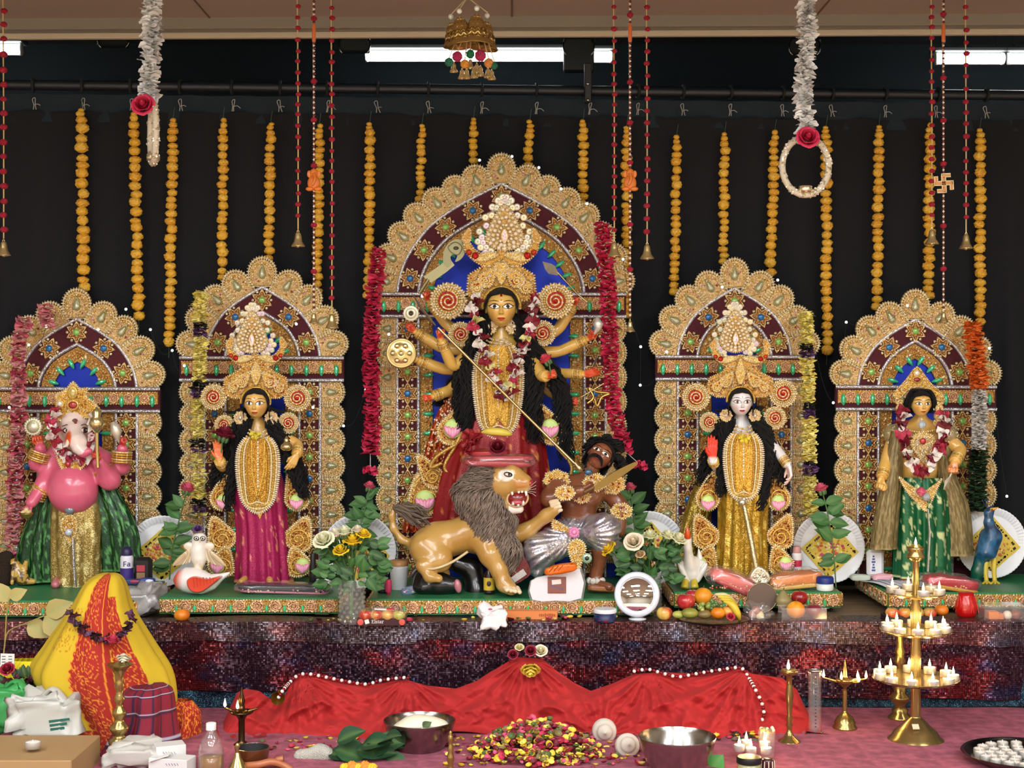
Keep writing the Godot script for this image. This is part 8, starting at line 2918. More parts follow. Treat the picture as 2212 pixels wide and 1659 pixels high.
	for e in [[-24,"d97a30",22,18],[8,"e6dcc4",10,10],[26,"8a4a30",12,11],[-8,"d0753a",12,14]]:
		b = B.new()
		if e[0] == 8 or e[0] == 26:
			b.ink(e[1]).ball(Vector3(px(e[0]),px(e[3]),px(6)),Vector3.ONE * px(e[3]),12,8)
		else:
			b.ink(e[1]).box(Vector3(px(e[0]),px(e[3] / 2.0 + 1),px(4)),Vector3(px(e[2]),px(e[3]),px(24)),0.002)
		part("sweet",b,mm("satin"),o)
	petals_on(60,"scattered rose petals along the edge of the stage",640,1330,1338,1350,true)
# ---------- animals that stand by the statues
func animals() -> void:
	rng.seed = 333
	var o := thing("owl_figure","white owl figurine with spread wings perched on a conch","figurine",430,1236,dp(1283))
	var k := px(1)
	var b := nets([[q(430,1205),q(428,1190),17 * k,15 * k],[q(428,1190),q(431,1165),14 * k,15 * k,Vector3(1.1,1,0.9)],[q(430,1215),q(428,1234),12 * k,9 * k]],0.004,0.012)
	b.paint(func(v,_c): return hx("e9e3d6").lerp(hx("d8bc50"),smoothstep(-0.3,0.5,motif.get_noise_3dv(v * 800.0)) * smoothstep(0.06,0.02,v.y) * 0.8))
	part("body",b,mm("clay"),o)
	for sx in [-1,1]:
		b = B.new()
		for i in 6:
			b.ink(["e2d2b4","cdb28a"][i % 2]).plate(curve2(V2([0,0,5,-8,4,-30,0,-38,-4,-30,-5,-8]),3,true),[Vector2(1,-1.5),Vector2(1,1.5),Vector2(0.6,3),Vector2(0,3.4)],Transform3D(Basis(Vector3.BACK,sx * (0.15 + 0.13 * i)).scaled(Vector3.ONE * k),q(430 + sx * (16 + i * 2.6),1178 + i * 3.5,0.004 * i)))
		b.ink("e6dac2").ball(q(430 + sx * 22,1180,0.006),Vector3(12 * k,9 * k,5 * k),10,7)
		part("wing",b,mm("clay"),o)
		b = B.new()
		b.ink("15110f").ball(q(431 + sx * 7,1163,0.027),Vector3(6 * k,5 * k,0.003),12,6)
		b.ink("f0ece2").ball(q(431 + sx * 7,1163,0.029),Vector3(4 * k,3.4 * k,0.003),12,6)
		b.ink("15110f").ball(q(431 + sx * 7,1163,0.031),Vector3(2 * k,2.2 * k,0.003),10,6)
		part("eye",b,mm("clay"),o)
	b = B.new()
	b.ink("c8b89a").tube(Q([432,1165,0.028,432,1172,0.034]),[3 * k,0.5 * k],7)
	part("beak",b,mm("clay"),o)
	rose_head("small violet orchid on the owl figurine's head",428,1146,dp(1283),9,"4a2a5a","6d4a8a",Basis(Vector3.RIGHT,0.7))
	o = thing("conch","large white conch with a red-ribbed mouth under the owl figurine","shell",434,1284,dp(1284))
	k = px(1)
	b = B.new()
	var path := Q([376,1250,0,384,1252,0,400,1252,0,420,1254,0,440,1258,0,460,1256,0,478,1246,0,496,1237,0])
	b.ink("ece4de").tube(path,[6 * k,20 * k,27 * k,29 * k,26 * k,17 * k,8 * k,2 * k],22)
	for i in b.v.size():
		if b.v[i].x < q(386,0).x:
			b.c[i] = hx("d9573c")
	part("shell",b,mm("clay"),o)
	b = B.new()
	b.ink("d9472e").plate(curve2(pl([408,1250,425,1240,455,1246,485,1240,470,1256,440,1276,416,1272],0.0),4,true),[Vector2(1,0.036),Vector2(0.9,0.056),Vector2(0.8,0.054),Vector2(0,0.054)],Transform3D.IDENTITY,["f0e6e0","e0604a","d9472e"],Vector2(q(436,1256).x,q(436,1256).y))
	for i in 8:
		b.ink("c43a28").tube(Q([418 + i * 7,1248 - (i % 2),0.054,420 + i * 7,1270 - i * 2,0.054]),1.1 * k,5)
	part("mouth",b,mm("clay"),o)
	o = thing("swan_figure","white swan figurine with an orange beak at the left of the white-faced goddess","figurine",1495,1272,dp(1272))
	k = px(1)
	b = nets([[q(1494,1236),q(1498,1222),24 * k,20 * k,Vector3(1,1.05,0.9)],[q(1490,1222,0.02),q(1485,1185,0.04),14 * k,9 * k],[q(1485,1185,0.04),q(1485,1165,0.04),8.5 * k,9.5 * k],[q(1494,1252),q(1490,1262),14 * k,12 * k]],0.0042,0.012)
	b.paint(func(_v,_c): return hx("e6e2d6"))
	part("body",b,mm("clay"),o)
	for sx in [-1,1]:
		b = B.new()
		for i in 5:
			b.ink(["e9e5da","d9d4c6"][i % 2]).plate(curve2(V2([0,20,5,8,5,-20,0,-28,-5,-20,-5,8]),3,true),[Vector2(1,-1.5),Vector2(1,1.5),Vector2(0.6,3.4),Vector2(0,4)],Transform3D(Basis(Vector3.BACK,-sx * (0.05 + 0.11 * i)).scaled(Vector3.ONE * k),q(1496 + sx * (13 + i * 2.2),1226 + i * 2,0.012 + 0.004 * i)))
		part("wing",b,mm("clay"),o)
	b = B.new()
	b.ink("e9e5da").tube(Q([1505,1228,-0.01,1512,1205,-0.01,1509,1186,-0.01]),[9 * k,7 * k,1.5 * k],9)
	part("tail",b,mm("clay"),o)
	b = B.new()
	b.ink("d9501e").tube(Q([1485,1162,0.05,1485,1150,0.055,1484,1136,0.055]),[7.5 * k,6 * k,1 * k],9)
	part("beak",b,mm("clay"),o)
	b = B.new()
	b.ink("cdb53a")
	for sx in [-1,1]:
		b.tube(Q([1490 + sx * 9,1254,0.03,1490 + sx * 11,1270,0.05]),[7 * k,9 * k],8)
	part("feet",b,mm("clay"),o)
	o = thing("peacock_figure","blue peacock figurine on yellow legs at the right of the young god","figurine",2140,1262,dp(1262) - 0.06)
	k = px(1)
	b = nets([[q(2140,1160,0.0),q(2132,1190,0.0),24 * k,22 * k],[q(2146,1160,0.02),q(2136,1130,0.03),17 * k,10 * k],[q(2136,1130,0.03),q(2136,1110,0.03),9 * k,9 * k],[q(2136,1106,0.03),q(2142,1100,0.035),9 * k,7 * k],[q(2126,1190,-0.02),q(2112,1235,-0.02),18 * k,13 * k],[q(2112,1235,-0.02),q(2108,1252,-0.02),13 * k,11 * k]],0.0045,0.014)
	b.paint(func(v,_c): return hx("1d3f5c").lerp(hx("2f6a94"),clampf(0.5 + motif.get_noise_3dv(v * 500.0) * 1.4,0,1)).lerp(hx("12503c"),smoothstep(0.0,-0.045,v.x + 0.0) * smoothstep(0.13,0.06,v.y)))
	part("body",b,mm("clay"),o)
	b = B.new()
	b.ink("d9962c").tube(Q([2140,1101,0.045,2148,1099,0.05,2157,1096,0.05]),[4 * k,3 * k,0.6 * k],7)
	part("beak",b,mm("clay"),o)
	for sx in [-1,1]:
		b = B.new()
		var x: float = 2140.0 + sx * 9
		b.ink("c9b13c").tube(Q([x - 1,1205,0.0,x - 2,1235,0.0,x,1256,0.01]),[6 * k,5 * k,5 * k],9)
		for t in 3:
			b.tube(Q([x,1256,0.01,x - 8 + t * 9,1261,0.045]),[4 * k,2.4 * k],7)
		part("leg",b,mm("clay"),o)
		b = B.new()
		b.ink("0c0c0e").ball(q(2138 + sx * 5,1101,0.055),Vector3.ONE * 1.8 * k,7,5)
		part("eye",b,mm("clay"),o)
	for i in 3:
		b = B.new()
		b.ink("20304a").tube(Q([2132,1098,0.03,2124 + i * 5,1084,0.03,2121 + i * 6,1080,0.03]),[0.8 * k,0.8 * k,2.6 * k],6)
		part("crest_feather",b,mm("clay"),o)
	o = thing("mouse_figure","gold and brown mouse figurine at the left edge, by the elephant-headed god","figurine",40,1266,dp(1266))
	k = px(1)
	b = nets([[q(46,1246),q(36,1222),15 * k,9 * k],[q(36,1222),q(30,1214),9 * k,8 * k],[q(30,1214,0.01),q(25,1218,0.02),6 * k,3 * k],[q(52,1240),q(56,1214),7 * k,5 * k],[q(50,1254),q(72,1256),10 * k,6 * k],[q(28,1232,0.02),q(26,1260,0.03),4 * k,4 * k]],0.004,0.01)
	b.paint(func(v,_c): return hx("c09a48") if motif.get_noise_3dv(v * 700.0) > -0.1 else hx("5a4426"))
	part("body",b,mm("clay"),o)
	o = thing("drum","dark brown upright bundle at the left edge behind the mouse figurine","bundle",10,1262,5.7)
	b = nets([[q(8,1250),q(14,1205),px(22),px(16)],[q(-10,1250),q(-6,1215),px(20),px(18)]],0.008,0.02)
	b.paint(func(_v,_c): return hx("2c1d14"))
	part("body",b,mm("fluff"),o)
# ---------- flowers in vases and single stems
func bouquets() -> void:
	rng.seed = 444
	for e in [[760,1346,ds(1346),30,96,"cut-glass vase before the left end of the lion's base",[[702,1168,20,"cfc98e","eeeccb","cream rose at the left of the first vase"],[726,1156,15,"d9cfa0","efe2cc","pale pink rose second from the left in the first vase"],[745,1152,16,"cfcf9a","e9ebc8","greenish cream rose in the middle of the first vase"],[772,1146,12,"d9cfa0","efe2cc","small cream rose at the back of the first vase"],[738,1190,15,"d9ae16","f5d02c","lowest yellow rose in the first vase"],[761,1172,18,"d9ae16","f5d02c","largest yellow rose in the first vase"],[784,1156,14,"d9ae16","f5d02c","yellow rose at the right of the first vase"]]],[1402,1320,5.5,28,80,"glass vase hidden behind the round mirror",[[1370,1170,18,"d9c8a0","f0e2c8","peach cream rose at the left of the second vase"],[1404,1160,15,"cfcf90","ecebc0","cream rose in the middle of the second vase"],[1440,1160,15,"cfcf90","ecebc0","cream rose second from the right in the second vase"],[1462,1166,16,"d9d49a","f0ecc8","cream rose at the right of the second vase"],[1320,1186,16,"d9ae16","f5d02c","yellow rose by the demon's knee"],[1384,1196,9,"d9a070","efd0a0","small orange-pink bloom among the second vase's leaves"]]]]:
		var o := turned("vase",e[5],"vase",e[0],e[1],e[2],[0,0,e[3] - 4,0,e[3] - 2,3,e[3] - 4,e[4] * 0.5,e[3],e[4],e[3] - 2,e[4],e[3] - 6,e[4] * 0.5,e[3] - 5,5,0,4],"ffffff","glass","glass",18)
		var b := B.new()
		for i in 9:
			for j in 12:
				var a := TAU * (j + 0.5 * (i % 2)) / 12
				b.ball(Vector3(sin(a),0,cos(a)) * px(e[3] - 3) + Vector3(0,px(8 + i * e[4] / 10.0),0),Vector3.ONE * px(4),5,3)
		part("cut_facets",b.mesh(true),mm("glass"),o)
		var root := P(e[0],e[1] - 12,e[2])
		var base_ := Vector2(e[0],e[1])
		for f in e[6]:
			flower_stem("rose",f[5],Vector3(e[0],e[1] - 10,0),[e[0] + (f[0] - e[0]) * 0.05,e[1] - 12,0.0,e[0] + (f[0] - e[0]) * 0.2,e[1] - e[4],0.0,lerpf(e[0],f[0],0.75),lerpf(e[1] - e[4],f[1],0.6),0.03,f[0],f[1] + 4,rnd(0.04,0.09)],e[2],f[2],f[3],f[4],0.9,[])
		var lv := thing("foliage","dark green rose leaves of the %s" % ["vase with yellow roses","vase behind the round mirror"][0 if e[0] < 1000 else 1],"leaves",e[0],e[1] - e[4],e[2])
		for i in 100:
			var x := rnd(-58,62)
			var yy := rnd(1168,e[1] - e[4] + 16)
			var p := q(e[0] + x * (1.0 if e[0] < 1000 else 0.85),yy,rnd(-0.05,0.05))
			stem_leaf(lv,p,Vector3(x * 0.03 + rnd(-0.6,0.6),rnd(-0.6,0.9),rnd(-0.1,0.4)),Vector3(rnd(-0.5,0.5),rnd(0,0.8),1),px(rnd(18,36)),0.34,pick(["2c5a2a","386a32","234a24","437038"]))
	var single := [["pink rose on a leafy stem over the plate at the left",366,1250,[366,1252,0,372,1190,0.0,388,1120,0.02,403,1062,0.03],5.72,16],["pink rose on a leafy stem above the first vase",760,1240,[762,1230,0,772,1160,0,788,1100,0,797,1056,0.0],5.72,13],["pink rose on a leafy stem left of the second vase",1372,1240,[1372,1236,0,1372,1160,0,1366,1100,0,1362,1060,0.0],5.72,14],["pink rose on a long leafy stem before the plate at the fourth arch",1805,1262,[1806,1270,0.04,1800,1190,0.02,1788,1110,0.02,1776,1062,0.02],5.66,15]]
	for e in single:
		var lf := []
		for i in 20:
			lf.append([rnd(0.2,0.86),(1 if i % 2 else -1) * rnd(0.5,1.8),rnd(28,44)])
		flower_stem("single_rose",e[0],Vector3(e[1],e[2],0),e[3],e[4],e[5],"b0304a","d9607a",0.45,lf)
	var o := thing("dried_leaf","golden dried leaves on a thin stalk at the left edge before the stage","plant",12,1420,5.0)
	var b := B.new()
	b.ink("a08a4a").tube(curve(Q([6,1440,0,12,1380,0,24,1360,0,60,1345,0.02,96,1330,0.02]),6),px(1.6),6)
	b.tube(curve(Q([10,1400,0,14,1330,0,20,1290,0]),6),px(1.6),6)
	part("stalk",b,mm("dull"),o)
	for e in [[96,1332,0.6,-0.35,76],[60,1346,1.0,-0.55,56],[100,1326,1.0,0.5,60],[18,1300,-0.5,0.9,50],[22,1292,0.9,0.5,40]]:
		stem_leaf(o,q(e[0],e[1]),Vector3(e[2],e[3],0.2),Vector3(0.2,0.3,1),px(e[4]),0.36,"b0a060")
# ---------- on the carpet
func floor_things() -> void:
	rng.seed = 555
	var o := thing("draped_figure","figure wrapped in a yellow sari with wide red and gold border, at the left","figure",240,1600,df(1600))
	var yellow := hx("c9ab22")
	var red := hx("a3261c")
	var gold := hx("e08a2a")
	var paisley_ := FastNoiseLite.new()
	paisley_.seed = 77
	paisley_.frequency = 0.06
	paisley_.fractal_type = FastNoiseLite.FRACTAL_RIDGED
	paisley_.fractal_octaves = 2
	var sari := func(u: float,g: float) -> Color:
		var x := sin(u)
		var line := paisley_.get_noise_2d(u * 120.0,g * 480.0)
		var l := -0.12 - 0.25 * g + 0.02 * sin(g * 170)
		var r := 0.62 - 0.35 * g
		if (x > l and x < r) or (x > 0.3 + 0.3 * g and x < 0.72 + 0.12 * g and g > 0.3) or g > 0.86:
			if absf(x - l) < 0.018 or absf(x - r + 0.12) < 0.014:
				return gold
			if x > r - 0.2 and x < r and g < 0.8:
				return red
			return gold if line > 0.62 else red
		if x < -0.3 and g > 0.34 and g < 0.5 and line > 0.6 and x > -0.75:
			return hx("b06a1a")
		return yellow
	part("sari",skirt([[1239,234,2,0.004],[1241,233,22,0.045],[1262,226,43,0.09],[1320,218,68,0.13],[1390,214,112,0.16],[1450,216,146,0.17],[1505,238,134,0.17],[1560,262,108,0.17],[1600,270,112,0.17]],0.0,7,0.075,sari,0,TAU,420,190),mm("cloth"),o)
	var b := B.new()
	o = thing("sari_tail","loose red and gold end of the sari on the carpet right of the chequered cloth","cloth",400,1590,df(1588))
	part("cloth",skirt([[1512,392,22,0.03],[1540,402,30,0.05],[1588,398,34,0.07]],0.0,5,0.1,func(u,g): return gold if paisley_.get_noise_2d(u * 60,g * 60) > 0.5 else red),mm("cloth"),o)
	var neck := PackedVector3Array()
	for e in [[150,1322],[172,1352],[200,1372],[226,1380],[258,1372],[282,1345],[282,1318]]:
		neck.append(P(e[0],e[1],df(1600) - 0.15))
	petal_garland("petal_garland","dark purple petal garland round the yellow draped figure",neck,[226,1385],["3a1626","4f2036","5d3a52","2c0f1c"],11,df(1600) - 0.15)
	rose_head("red rose bud behind the tall brass lamp",240,1392,df(1600) - 0.2,15,"9c1f34","c9405a",Basis(Vector3.BACK,-0.3))
	rose_head("white rose bud above the tall brass lamp",268,1412,df(1600) - 0.2,14,"cfc9a8","ece8d4",Basis(Vector3.RIGHT,2.6))
	var o2 := thing("chequered_towel","red chequered cotton towel draped at the foot of the yellow figure","cloth",310,1618,df(1618))
	var check := func(u: float,g: float) -> Color:
		var c := hx("7d1a2e")
		if fposmod(u * 2.2,1.0) < 0.14:
			c = hx("3a1a3a")
		if fposmod(g * 4.6,1.0) < 0.07:
			c = hx("a9a6b8")
		elif fposmod(g * 4.6,1.0) < 0.18:
			c = hx("4a1630")
		return c
	part("cloth",skirt([[1476,326,4,0.02],[1482,322,40,0.07],[1500,318,54,0.09],[1550,316,60,0.1],[1620,302,84,0.13]],0.0,5,0.17,check,0,TAU,220,110),mm("cloth"),o2)
	o = thing("chrysanthemums","bunch of dark red chrysanthemums with green leaves at the left edge","flowers",60,1530,4.86)
	for i in 60:
		var a := rnd(0,TAU)
		var r := sqrt(rnd(0,1))
		var p := q(62 + cos(a) * r * 72,1488 + sin(a) * r * 34,rnd(-0.04,0.08))
		if i % 3 == 0:
			part("bloom",keep("mum%d" % (i % 2),puff_mesh.bind(70 + i % 2,"3a0f1c","5d1a2c",0.3)),mm("petal"),o,Transform3D(Basis.IDENTITY.scaled(Vector3.ONE * px(11)),p))
		else:
			stem_leaf(o,p,Vector3(cos(a),sin(a) * -1 + 0.4,rnd(-0.2,0.5)),Vector3(rnd(-0.5,0.5),0.6,1),px(rnd(18,30)),0.3,pick(["2c4424","3a5530","24391e"]))
	part("stems",nets([[q(40,1500,-0.04),q(90,1505,-0.04),px(34),px(30)]],0.012,0.02),mat("leaf_dark","2a3f22",0.9),o)
	o = thing("paper_frill","bright yellow crimped paper frill behind the dark chrysanthemums","paper",60,1462,4.93)
	part("frill",skirt([[1425,62,46,0.03],[1445,56,60,0.05],[1475,52,64,0.06]],0.0,26,0.12,func(_u,_g): return hx("e6d21c")),mm("dull"),o)
	o = thing("price_card","small white printed card stuck in the flowers at the left edge","card",16,1440,4.84)
	b = B.new()
	b.ink("dcdcd4").box(q(16,1427),Vector3(px(30),px(30),0.002),0,Basis(Vector3.BACK,-0.03))
	for i in 7:
		b.ink("4a4a48").box(q(8 + (i % 2) * 14,1418 + (i / 2) * 6,0.0016),Vector3(px(8),px(1.6),0.0008))
	part("card",b,mm("dull"),o)
	rose_head("dark red rose by the white card at the left edge",18,1450,4.8,14,"6a0f20","a01f38",Basis(Vector3.RIGHT,0.8))
	for e in [[24,1566,4.74,104,96,"3f9a52","knotted green plastic bag at the left edge"],[104,1590,4.66,150,104,"b9b7ae","knotted white plastic bag with green print right of the green bag"],[290,1650,4.52,130,50,"bdb9b0","crumpled white plastic bag before the tall brass lamp"]]:
		o = thing("plastic_bag",e[6],"bag",e[0],e[1] + 8,e[2])
		b = B.new()
		pillow(b,q(e[0],e[1] - e[4] * 0.42),Vector3(px(e[3]),px(e[4]),px(90)),0.7,e[5],0.45)
		if e[4] > 60:
			b.ink(e[5]).tube(curve(Q([e[0] - 8,e[1] - e[4] * 0.85,0,e[0] + 8,e[1] - e[4] * 0.98,0.01,e[0] + 22,e[1] - e[4] * 0.9,0.02,e[0] + 38,e[1] - e[4] * 0.7,0.03]),5),px(11),9,true,0.5)
		part("bag",b,mat("bag" + e[5],"ffffff",0.35,0.0,func(m): m.backlight_enabled = true; m.backlight = Color(0.4,0.4,0.4)),o)
		if e[0] == 104:
			b = B.new()
			for i in 3:
				b.ink("1f5a4a").box(q(128 - i * 2,1556 + i * 9,px(48) + 0.003 * i),Vector3(px(44 - i * 7),px(5),0.002),0,Basis(Vector3.BACK,0.12))
			part("print",b,mm("dull"),o)
	o = thing("cardboard_box","plain tan cardboard box in the lower left corner","box",70,1690,4.36)
	b = B.new()
	b.ink("a07f54").box(q(50,1652,-0.05),Vector3(px(276),px(76),0.3),0.003)
	part("box",b,mm("dull"),o)
	tealight("unlit tealight on the tan cardboard box",71,1616,4.36,false)
	for e in [[366,1646,64,40,"small white carton behind the open one",0.1],[372,1668,90,34,"open white carton at the bottom edge, left of the oil bottle",-0.06]]:
		o = thing("carton",e[4],"box",e[0],e[1],4.5 - (0.06 if e[1] > 1650 else 0.0))
		b = B.new()
		b.ink("cfcdc8").box(q(e[0],e[1] - e[3] / 2.0),Vector3(px(e[2]),px(e[3]),px(46)),0.002,Basis(Vector3.UP,e[5] * 4))
		if e[1] > 1650:
			b.ink("dfdcd6").box(q(e[0] - 26,e[1] - e[3] + 1,0.01),Vector3(px(44),0.002,px(30)),0,Basis(Vector3.BACK,0.3))
		part("box",b,mm("dull"),o)
		b = B.new()
		for i in 5:
			b.ink("55506a").tube(Q([e[0] - 14 + i * 6,e[1] - e[3] / 2.0 - 2,0.04,e[0] - 11 + i * 6,e[1] - e[3] / 2.0 + 3,0.04]),0.0007,4)
		part("lettering",b,mm("dull"),o)
	var o3 := turned("oil_lamp","tall turned brass lamp stand before the chequered towel","lamp",258,1640,df(1640) - 0.02,[0,0,30,0,31,6,24,14,16,24,22,32,24,40,15,48,11,54,20,62,21,70,12,80,9,88,15,96,15,104,8,112,8,122,13,130,8,140,8,152,12,160,9,168,10,184,18,196,28,204,27,206,14,200,0,198],"a9935a","brass")
	o = turned("oil_lamp","small dark brass five-wick lamp at the left end of the red cloth","lamp",522,1612,df(1612),[0,0,20,0,16,6,7,12,7,58,12,66,24,72,26,76,20,76,8,78,6,90,8,98,4,112,2,126,0,128],"4a3a22","brass")
	for e in [[-34,0],[34,0.3],[-4,26],[16,22],[-20,20]]:
		b = B.new()
		b.ink("6a5432").tube(PackedVector3Array([Vector3(px(e[0] * 0.4),px(75),px(e[1] * 0.5)),Vector3(px(e[0]),px(82),px(e[1]))]),[px(4),px(2.4)],7)
		part("spout",b,mm("brass"),o)
	flame(o,Vector3(px(-36),px(84),0),1.0)
	flame(o,Vector3(px(-4),px(86),px(27)),1.0)
	o = turned("diya_stand","slender brass lamp stand with one flame at the right end of the red cloth","lamp",1705,1606,df(1606),[0,0,26,0,24,6,12,14,6,26,5,34,8,40,5,46,8,54,5,62,7,86,9,104,6,126,6,146,16,150,19,156,17,160,10,158,0,158],"9c8752","brass")
	flame(o,Vector3(px(-2),px(159),0),1.15)
	o = turned("oil_lamp","small brass lamp with five flames left of the tiered lamp","lamp",1825,1576,df(1576),[0,0,27,0,26,6,22,12,23,16,17,28,6,36,5,42,5,84,3,90,14,100,20,106,19,110,8,110,5,116,4,134,1,150,0,152],"9c8650","brass")
	for e in [[-46,112,0],[46,110,0],[-12,112,20],[26,106,18],[30,108,-10]]:
		b = B.new()
		b.ink("b09050").tube(PackedVector3Array([Vector3(px(e[0] * 0.35),px(104),px(e[2] * 0.4)),Vector3(px(e[0]),px(e[1]),px(e[2]))]),[px(3.4),px(2)],7)
		part("spout",b,mm("brass"),o)
		flame(o,Vector3(px(e[0]),px(e[1]),px(e[2])),0.95)
	o = turned("glass_cylinder","tall clear pierced incense cylinder between the slender stand and the small lamp","holder",1760,1584,df(1584),[0,0,18,0,18,6,14,8,14,134,12,138,11,134,12,8,0,6],"ffffff","glass","cylinder",24)
	b = B.new()
	for i in 16:
		b.ink("3a2a28").ball(q(1762,1570 - i * 7.4,px(13.6)),Vector3(px(2.2),px(1.4),0.001),6,4)
	part("slots",b,mm("dull"),o)
	bit(o,"foot_ring",[14,0,19,0,19,3,15,5],"b8b0a8","steel")
	bit(o,"top_ring",[11,134,15,134,15,138,11,138],"b8b0a8","steel")
	o = turned("tiered_lamp","tall brass lamp with three round tiers of tealights at the right","lamp",1978,1600,df(1600),[0,0,59,0,60,4,52,10,46,20,30,34,18,46,12,50,11,54,11,290,8,300,7,386,18,394,20,400,14,408,18,412,20,418,12,420,8,424,0,424],"a8925a","brass","column",36)
	for e in [[132,92],[236,76],[316,64]]:
		bit(o,"tier",[10,e[0] - 4,e[1] - 14,e[0] - 4,e[1],e[0] + 3,e[1] + 1,e[0] + 5,e[1] - 14,e[0],10,e[0]],"b59e64","brass",Vector3.ZERO,40)
	flame(o,Vector3(0,px(422),0),0.9)
	b = B.new()
	b.ink("d8c9a8").box(q(1978,1570,px(34)),Vector3(px(14),px(13),0.003),0,Basis(Vector3.RIGHT,-0.9))
	part("badge",b,mm("satin"),o)
	var dl := df(1600)
	var names := ["bottom","middle","top"]
	for t in 3:
		var e = [[132,78,11],[236,62,10],[316,50,6]][t]
		for i in e[2]:
			var a: float = TAU * (i + 0.35 * (t + 1)) / e[2]
			var spot := P(1978,1600,dl) + Vector3(sin(a) * e[1],e[0] + 1,cos(a) * e[1]) * (dl / F)
			var lit: bool = not (t == 2 and i in [1,4])
			tealight("%s tealight on the %s tier of the brass lamp, %s" % ["lit" if lit else "unlit",names[t],["at the front right","right of the front","towards the right","at the right","at the back right","at the back","at the back left","at the left","towards the left","left of the front","at the front left"][int(fposmod(a,TAU) / TAU * 11)]],CX - spot.z * 0 + spot.x * F / -spot.z,CY - (spot.y - H) * F / -spot.z,-spot.z,lit,"tealights on the tiered lamp",13.0)
	o = turned("oil_lamp","second turned brass lamp standing behind the tiered lamp","lamp",1944,1556,df(1556),[0,0,26,0,26,8,16,16,18,24,10,32,20,44,22,52,12,60,14,72,8,84,8,120,14,128,9,140,12,150,8,160,8,190,14,200,20,206,18,208,0,204],"a68f54","brass")
	o = turned("steel_bowl","steel bowl filled with white dough before the red cloth","bowl",906,1629,df(1629) + 0.05,[0,0,36,0,44,3,66,34,76,66,78,74,76,75,73,66,62,34,40,8,0,6],"9a9690","steel","bowl",48)
	b = nets([[Vector3(px(-24),px(52),0),Vector3(px(-6),px(64),0),px(30),px(30),Vector3(1.2,0.7,1)],[Vector3(px(4),px(66),px(-8)),Vector3(px(18),px(66),0),px(22),px(24),Vector3(1.2,0.7,1)],[Vector3(px(38),px(60),px(4)),Vector3(px(42),px(60),0),px(22),px(22),Vector3(1,0.7,1)],[Vector3(px(-30),px(40),0),Vector3(px(30),px(40),0),px(38),px(38),Vector3(1,0.5,1)]],0.006,0.01)
	b.paint(func(_v,_c): return hx("e2dcc2"))
	part("dough",b,mm("satin"),o)
	stem_leaf(o,Vector3(px(10),px(66),px(34)),Vector3(0.6,0.5,0.5),Vector3(0,0.3,1),px(24),0.4,"5a6a4a")
	o = turned("steel_bowl","empty shiny steel bowl at the bottom edge right of the shells","bowl",1463,1674,df(1674) + 0.05,[0,0,40,0,48,3,70,36,82,74,84,84,82,85,79,74,66,36,42,8,0,6],"a09c96","steel","bowl",48)
	o = turned("clay_bowl","brown bowl with a black inside right of the oil bottle","bowl",545,1652,df(1652),[0,0,24,0,34,16,38,38,36,39,31,20,20,6,0,6],"5a2f1a","clay","bowl",36)
	bit(o,"inside",[0,7,20,7,31,20.5,35.5,38],"14110f","dull")
	o = turned("oil_bottle","clear plastic bottle half full of golden oil with a white cap","bottle",456,1668,df(1668),[0,0,27,0,28,3,27,50,22,72,10,88,9,94,8,94,9,86,20,70,26,48,26,4,0,2],"ffffff","glass","bottle",30)
	bit(o,"oil",[0,3,25,4,25,34,0,34],"8a5a14","clay")
	bit(o,"cap",[9.5,92,11,92,11,106,9,107,0,107],"e6e4de","satin")
	o = turned("brass_bell","small brass hand bell left of the brown bowl","bell",513,1668,df(1668),[0,44,5,42,8,32,14,22,22,6,25,0,22,0,12,20,0,28],"b39d66","brass")
	bit(o,"handle",[0,40,4,42,3,50,6,56,4,62,0,64],"b39d66","brass")
	o = turned("incense_stand","small pointed brass incense holder before the dough bowl","holder",973,1668,df(1668),[0,0,9,0,7,8,5,16,8,26,8,34,5,44,7,50,4,58,4,66,6,70,5,78,2,82,4,86,0,90],"ac9456","brass")
	o = thing("wooden_ladle","terracotta coloured wooden ritual spoon at the bottom edge","spoon",578,1664,df(1662))
	b = B.new()
	b.ink("a8643e").tube(curve(Q([520,1655,0,556,1652,0.02,586,1646,0.01,610,1652,0,630,1664,0]),6),px(8),10)
	b.tube(Q([594,1650,0,600,1640,0,612,1638,0]),[px(8),px(6),px(7)],9)
	part("spoon",b,mm("satin"),o)
	o = thing("betel_leaves","dark green betel leaves heaped at the bottom edge","leaves",760,1640,df(1640))
	for i in 16:
		stem_leaf(o,q(700 + i * 9 + rnd(-10,10),1636 - (i % 5) * 8,rnd(-0.05,0.06)) ,Vector3(rnd(0.3,1),rnd(-0.1,0.35),rnd(-0.2,0.4)),Vector3(rnd(-0.3,0.3),1,0.6),px(rnd(48,92)),0.36,pick(["1f4428","2b5230","173620"]))
	o = thing("cotton_wool","wisp of white cotton wool beside the betel leaves","cotton",670,1640,df(1640))
	b = nets([[q(650,1634),q(700,1630),px(16),px(18)],[q(690,1622),q(720,1636),px(16),px(12)]],0.006,0.015)
	b.paint(func(_v,_c): return hx("b9b4a8"))
	part("wool",b,mm("fluff"),o)
	o = thing("chrysanthemum","yellow and orange chrysanthemum head at the bottom edge","flower",775,1668,df(1664))
	for i in 5:
		part("bloom",keep("yellow_mum%d" % (i % 2),puff_mesh.bind(75 + i % 2,["c9a018","c9741c"][i % 2],["efd63a","e89a34"][i % 2],0.3)),mm("petal"),o,Transform3D(Basis.IDENTITY.scaled(Vector3.ONE * px(15)),Vector3(px(-28 + i * 14),px(8 + 4 * (i % 2)),0.01)))
	petals_on(1100,"heap of red, pink and yellow rose petals with bits of leaf before the red cloth",1016,1304,1600,1662,false,0.095,["e0c440","d9b832","8a1a30","b8284a","c95070","e6d25a","6a1020","4f5f2c","7a6a3c"])
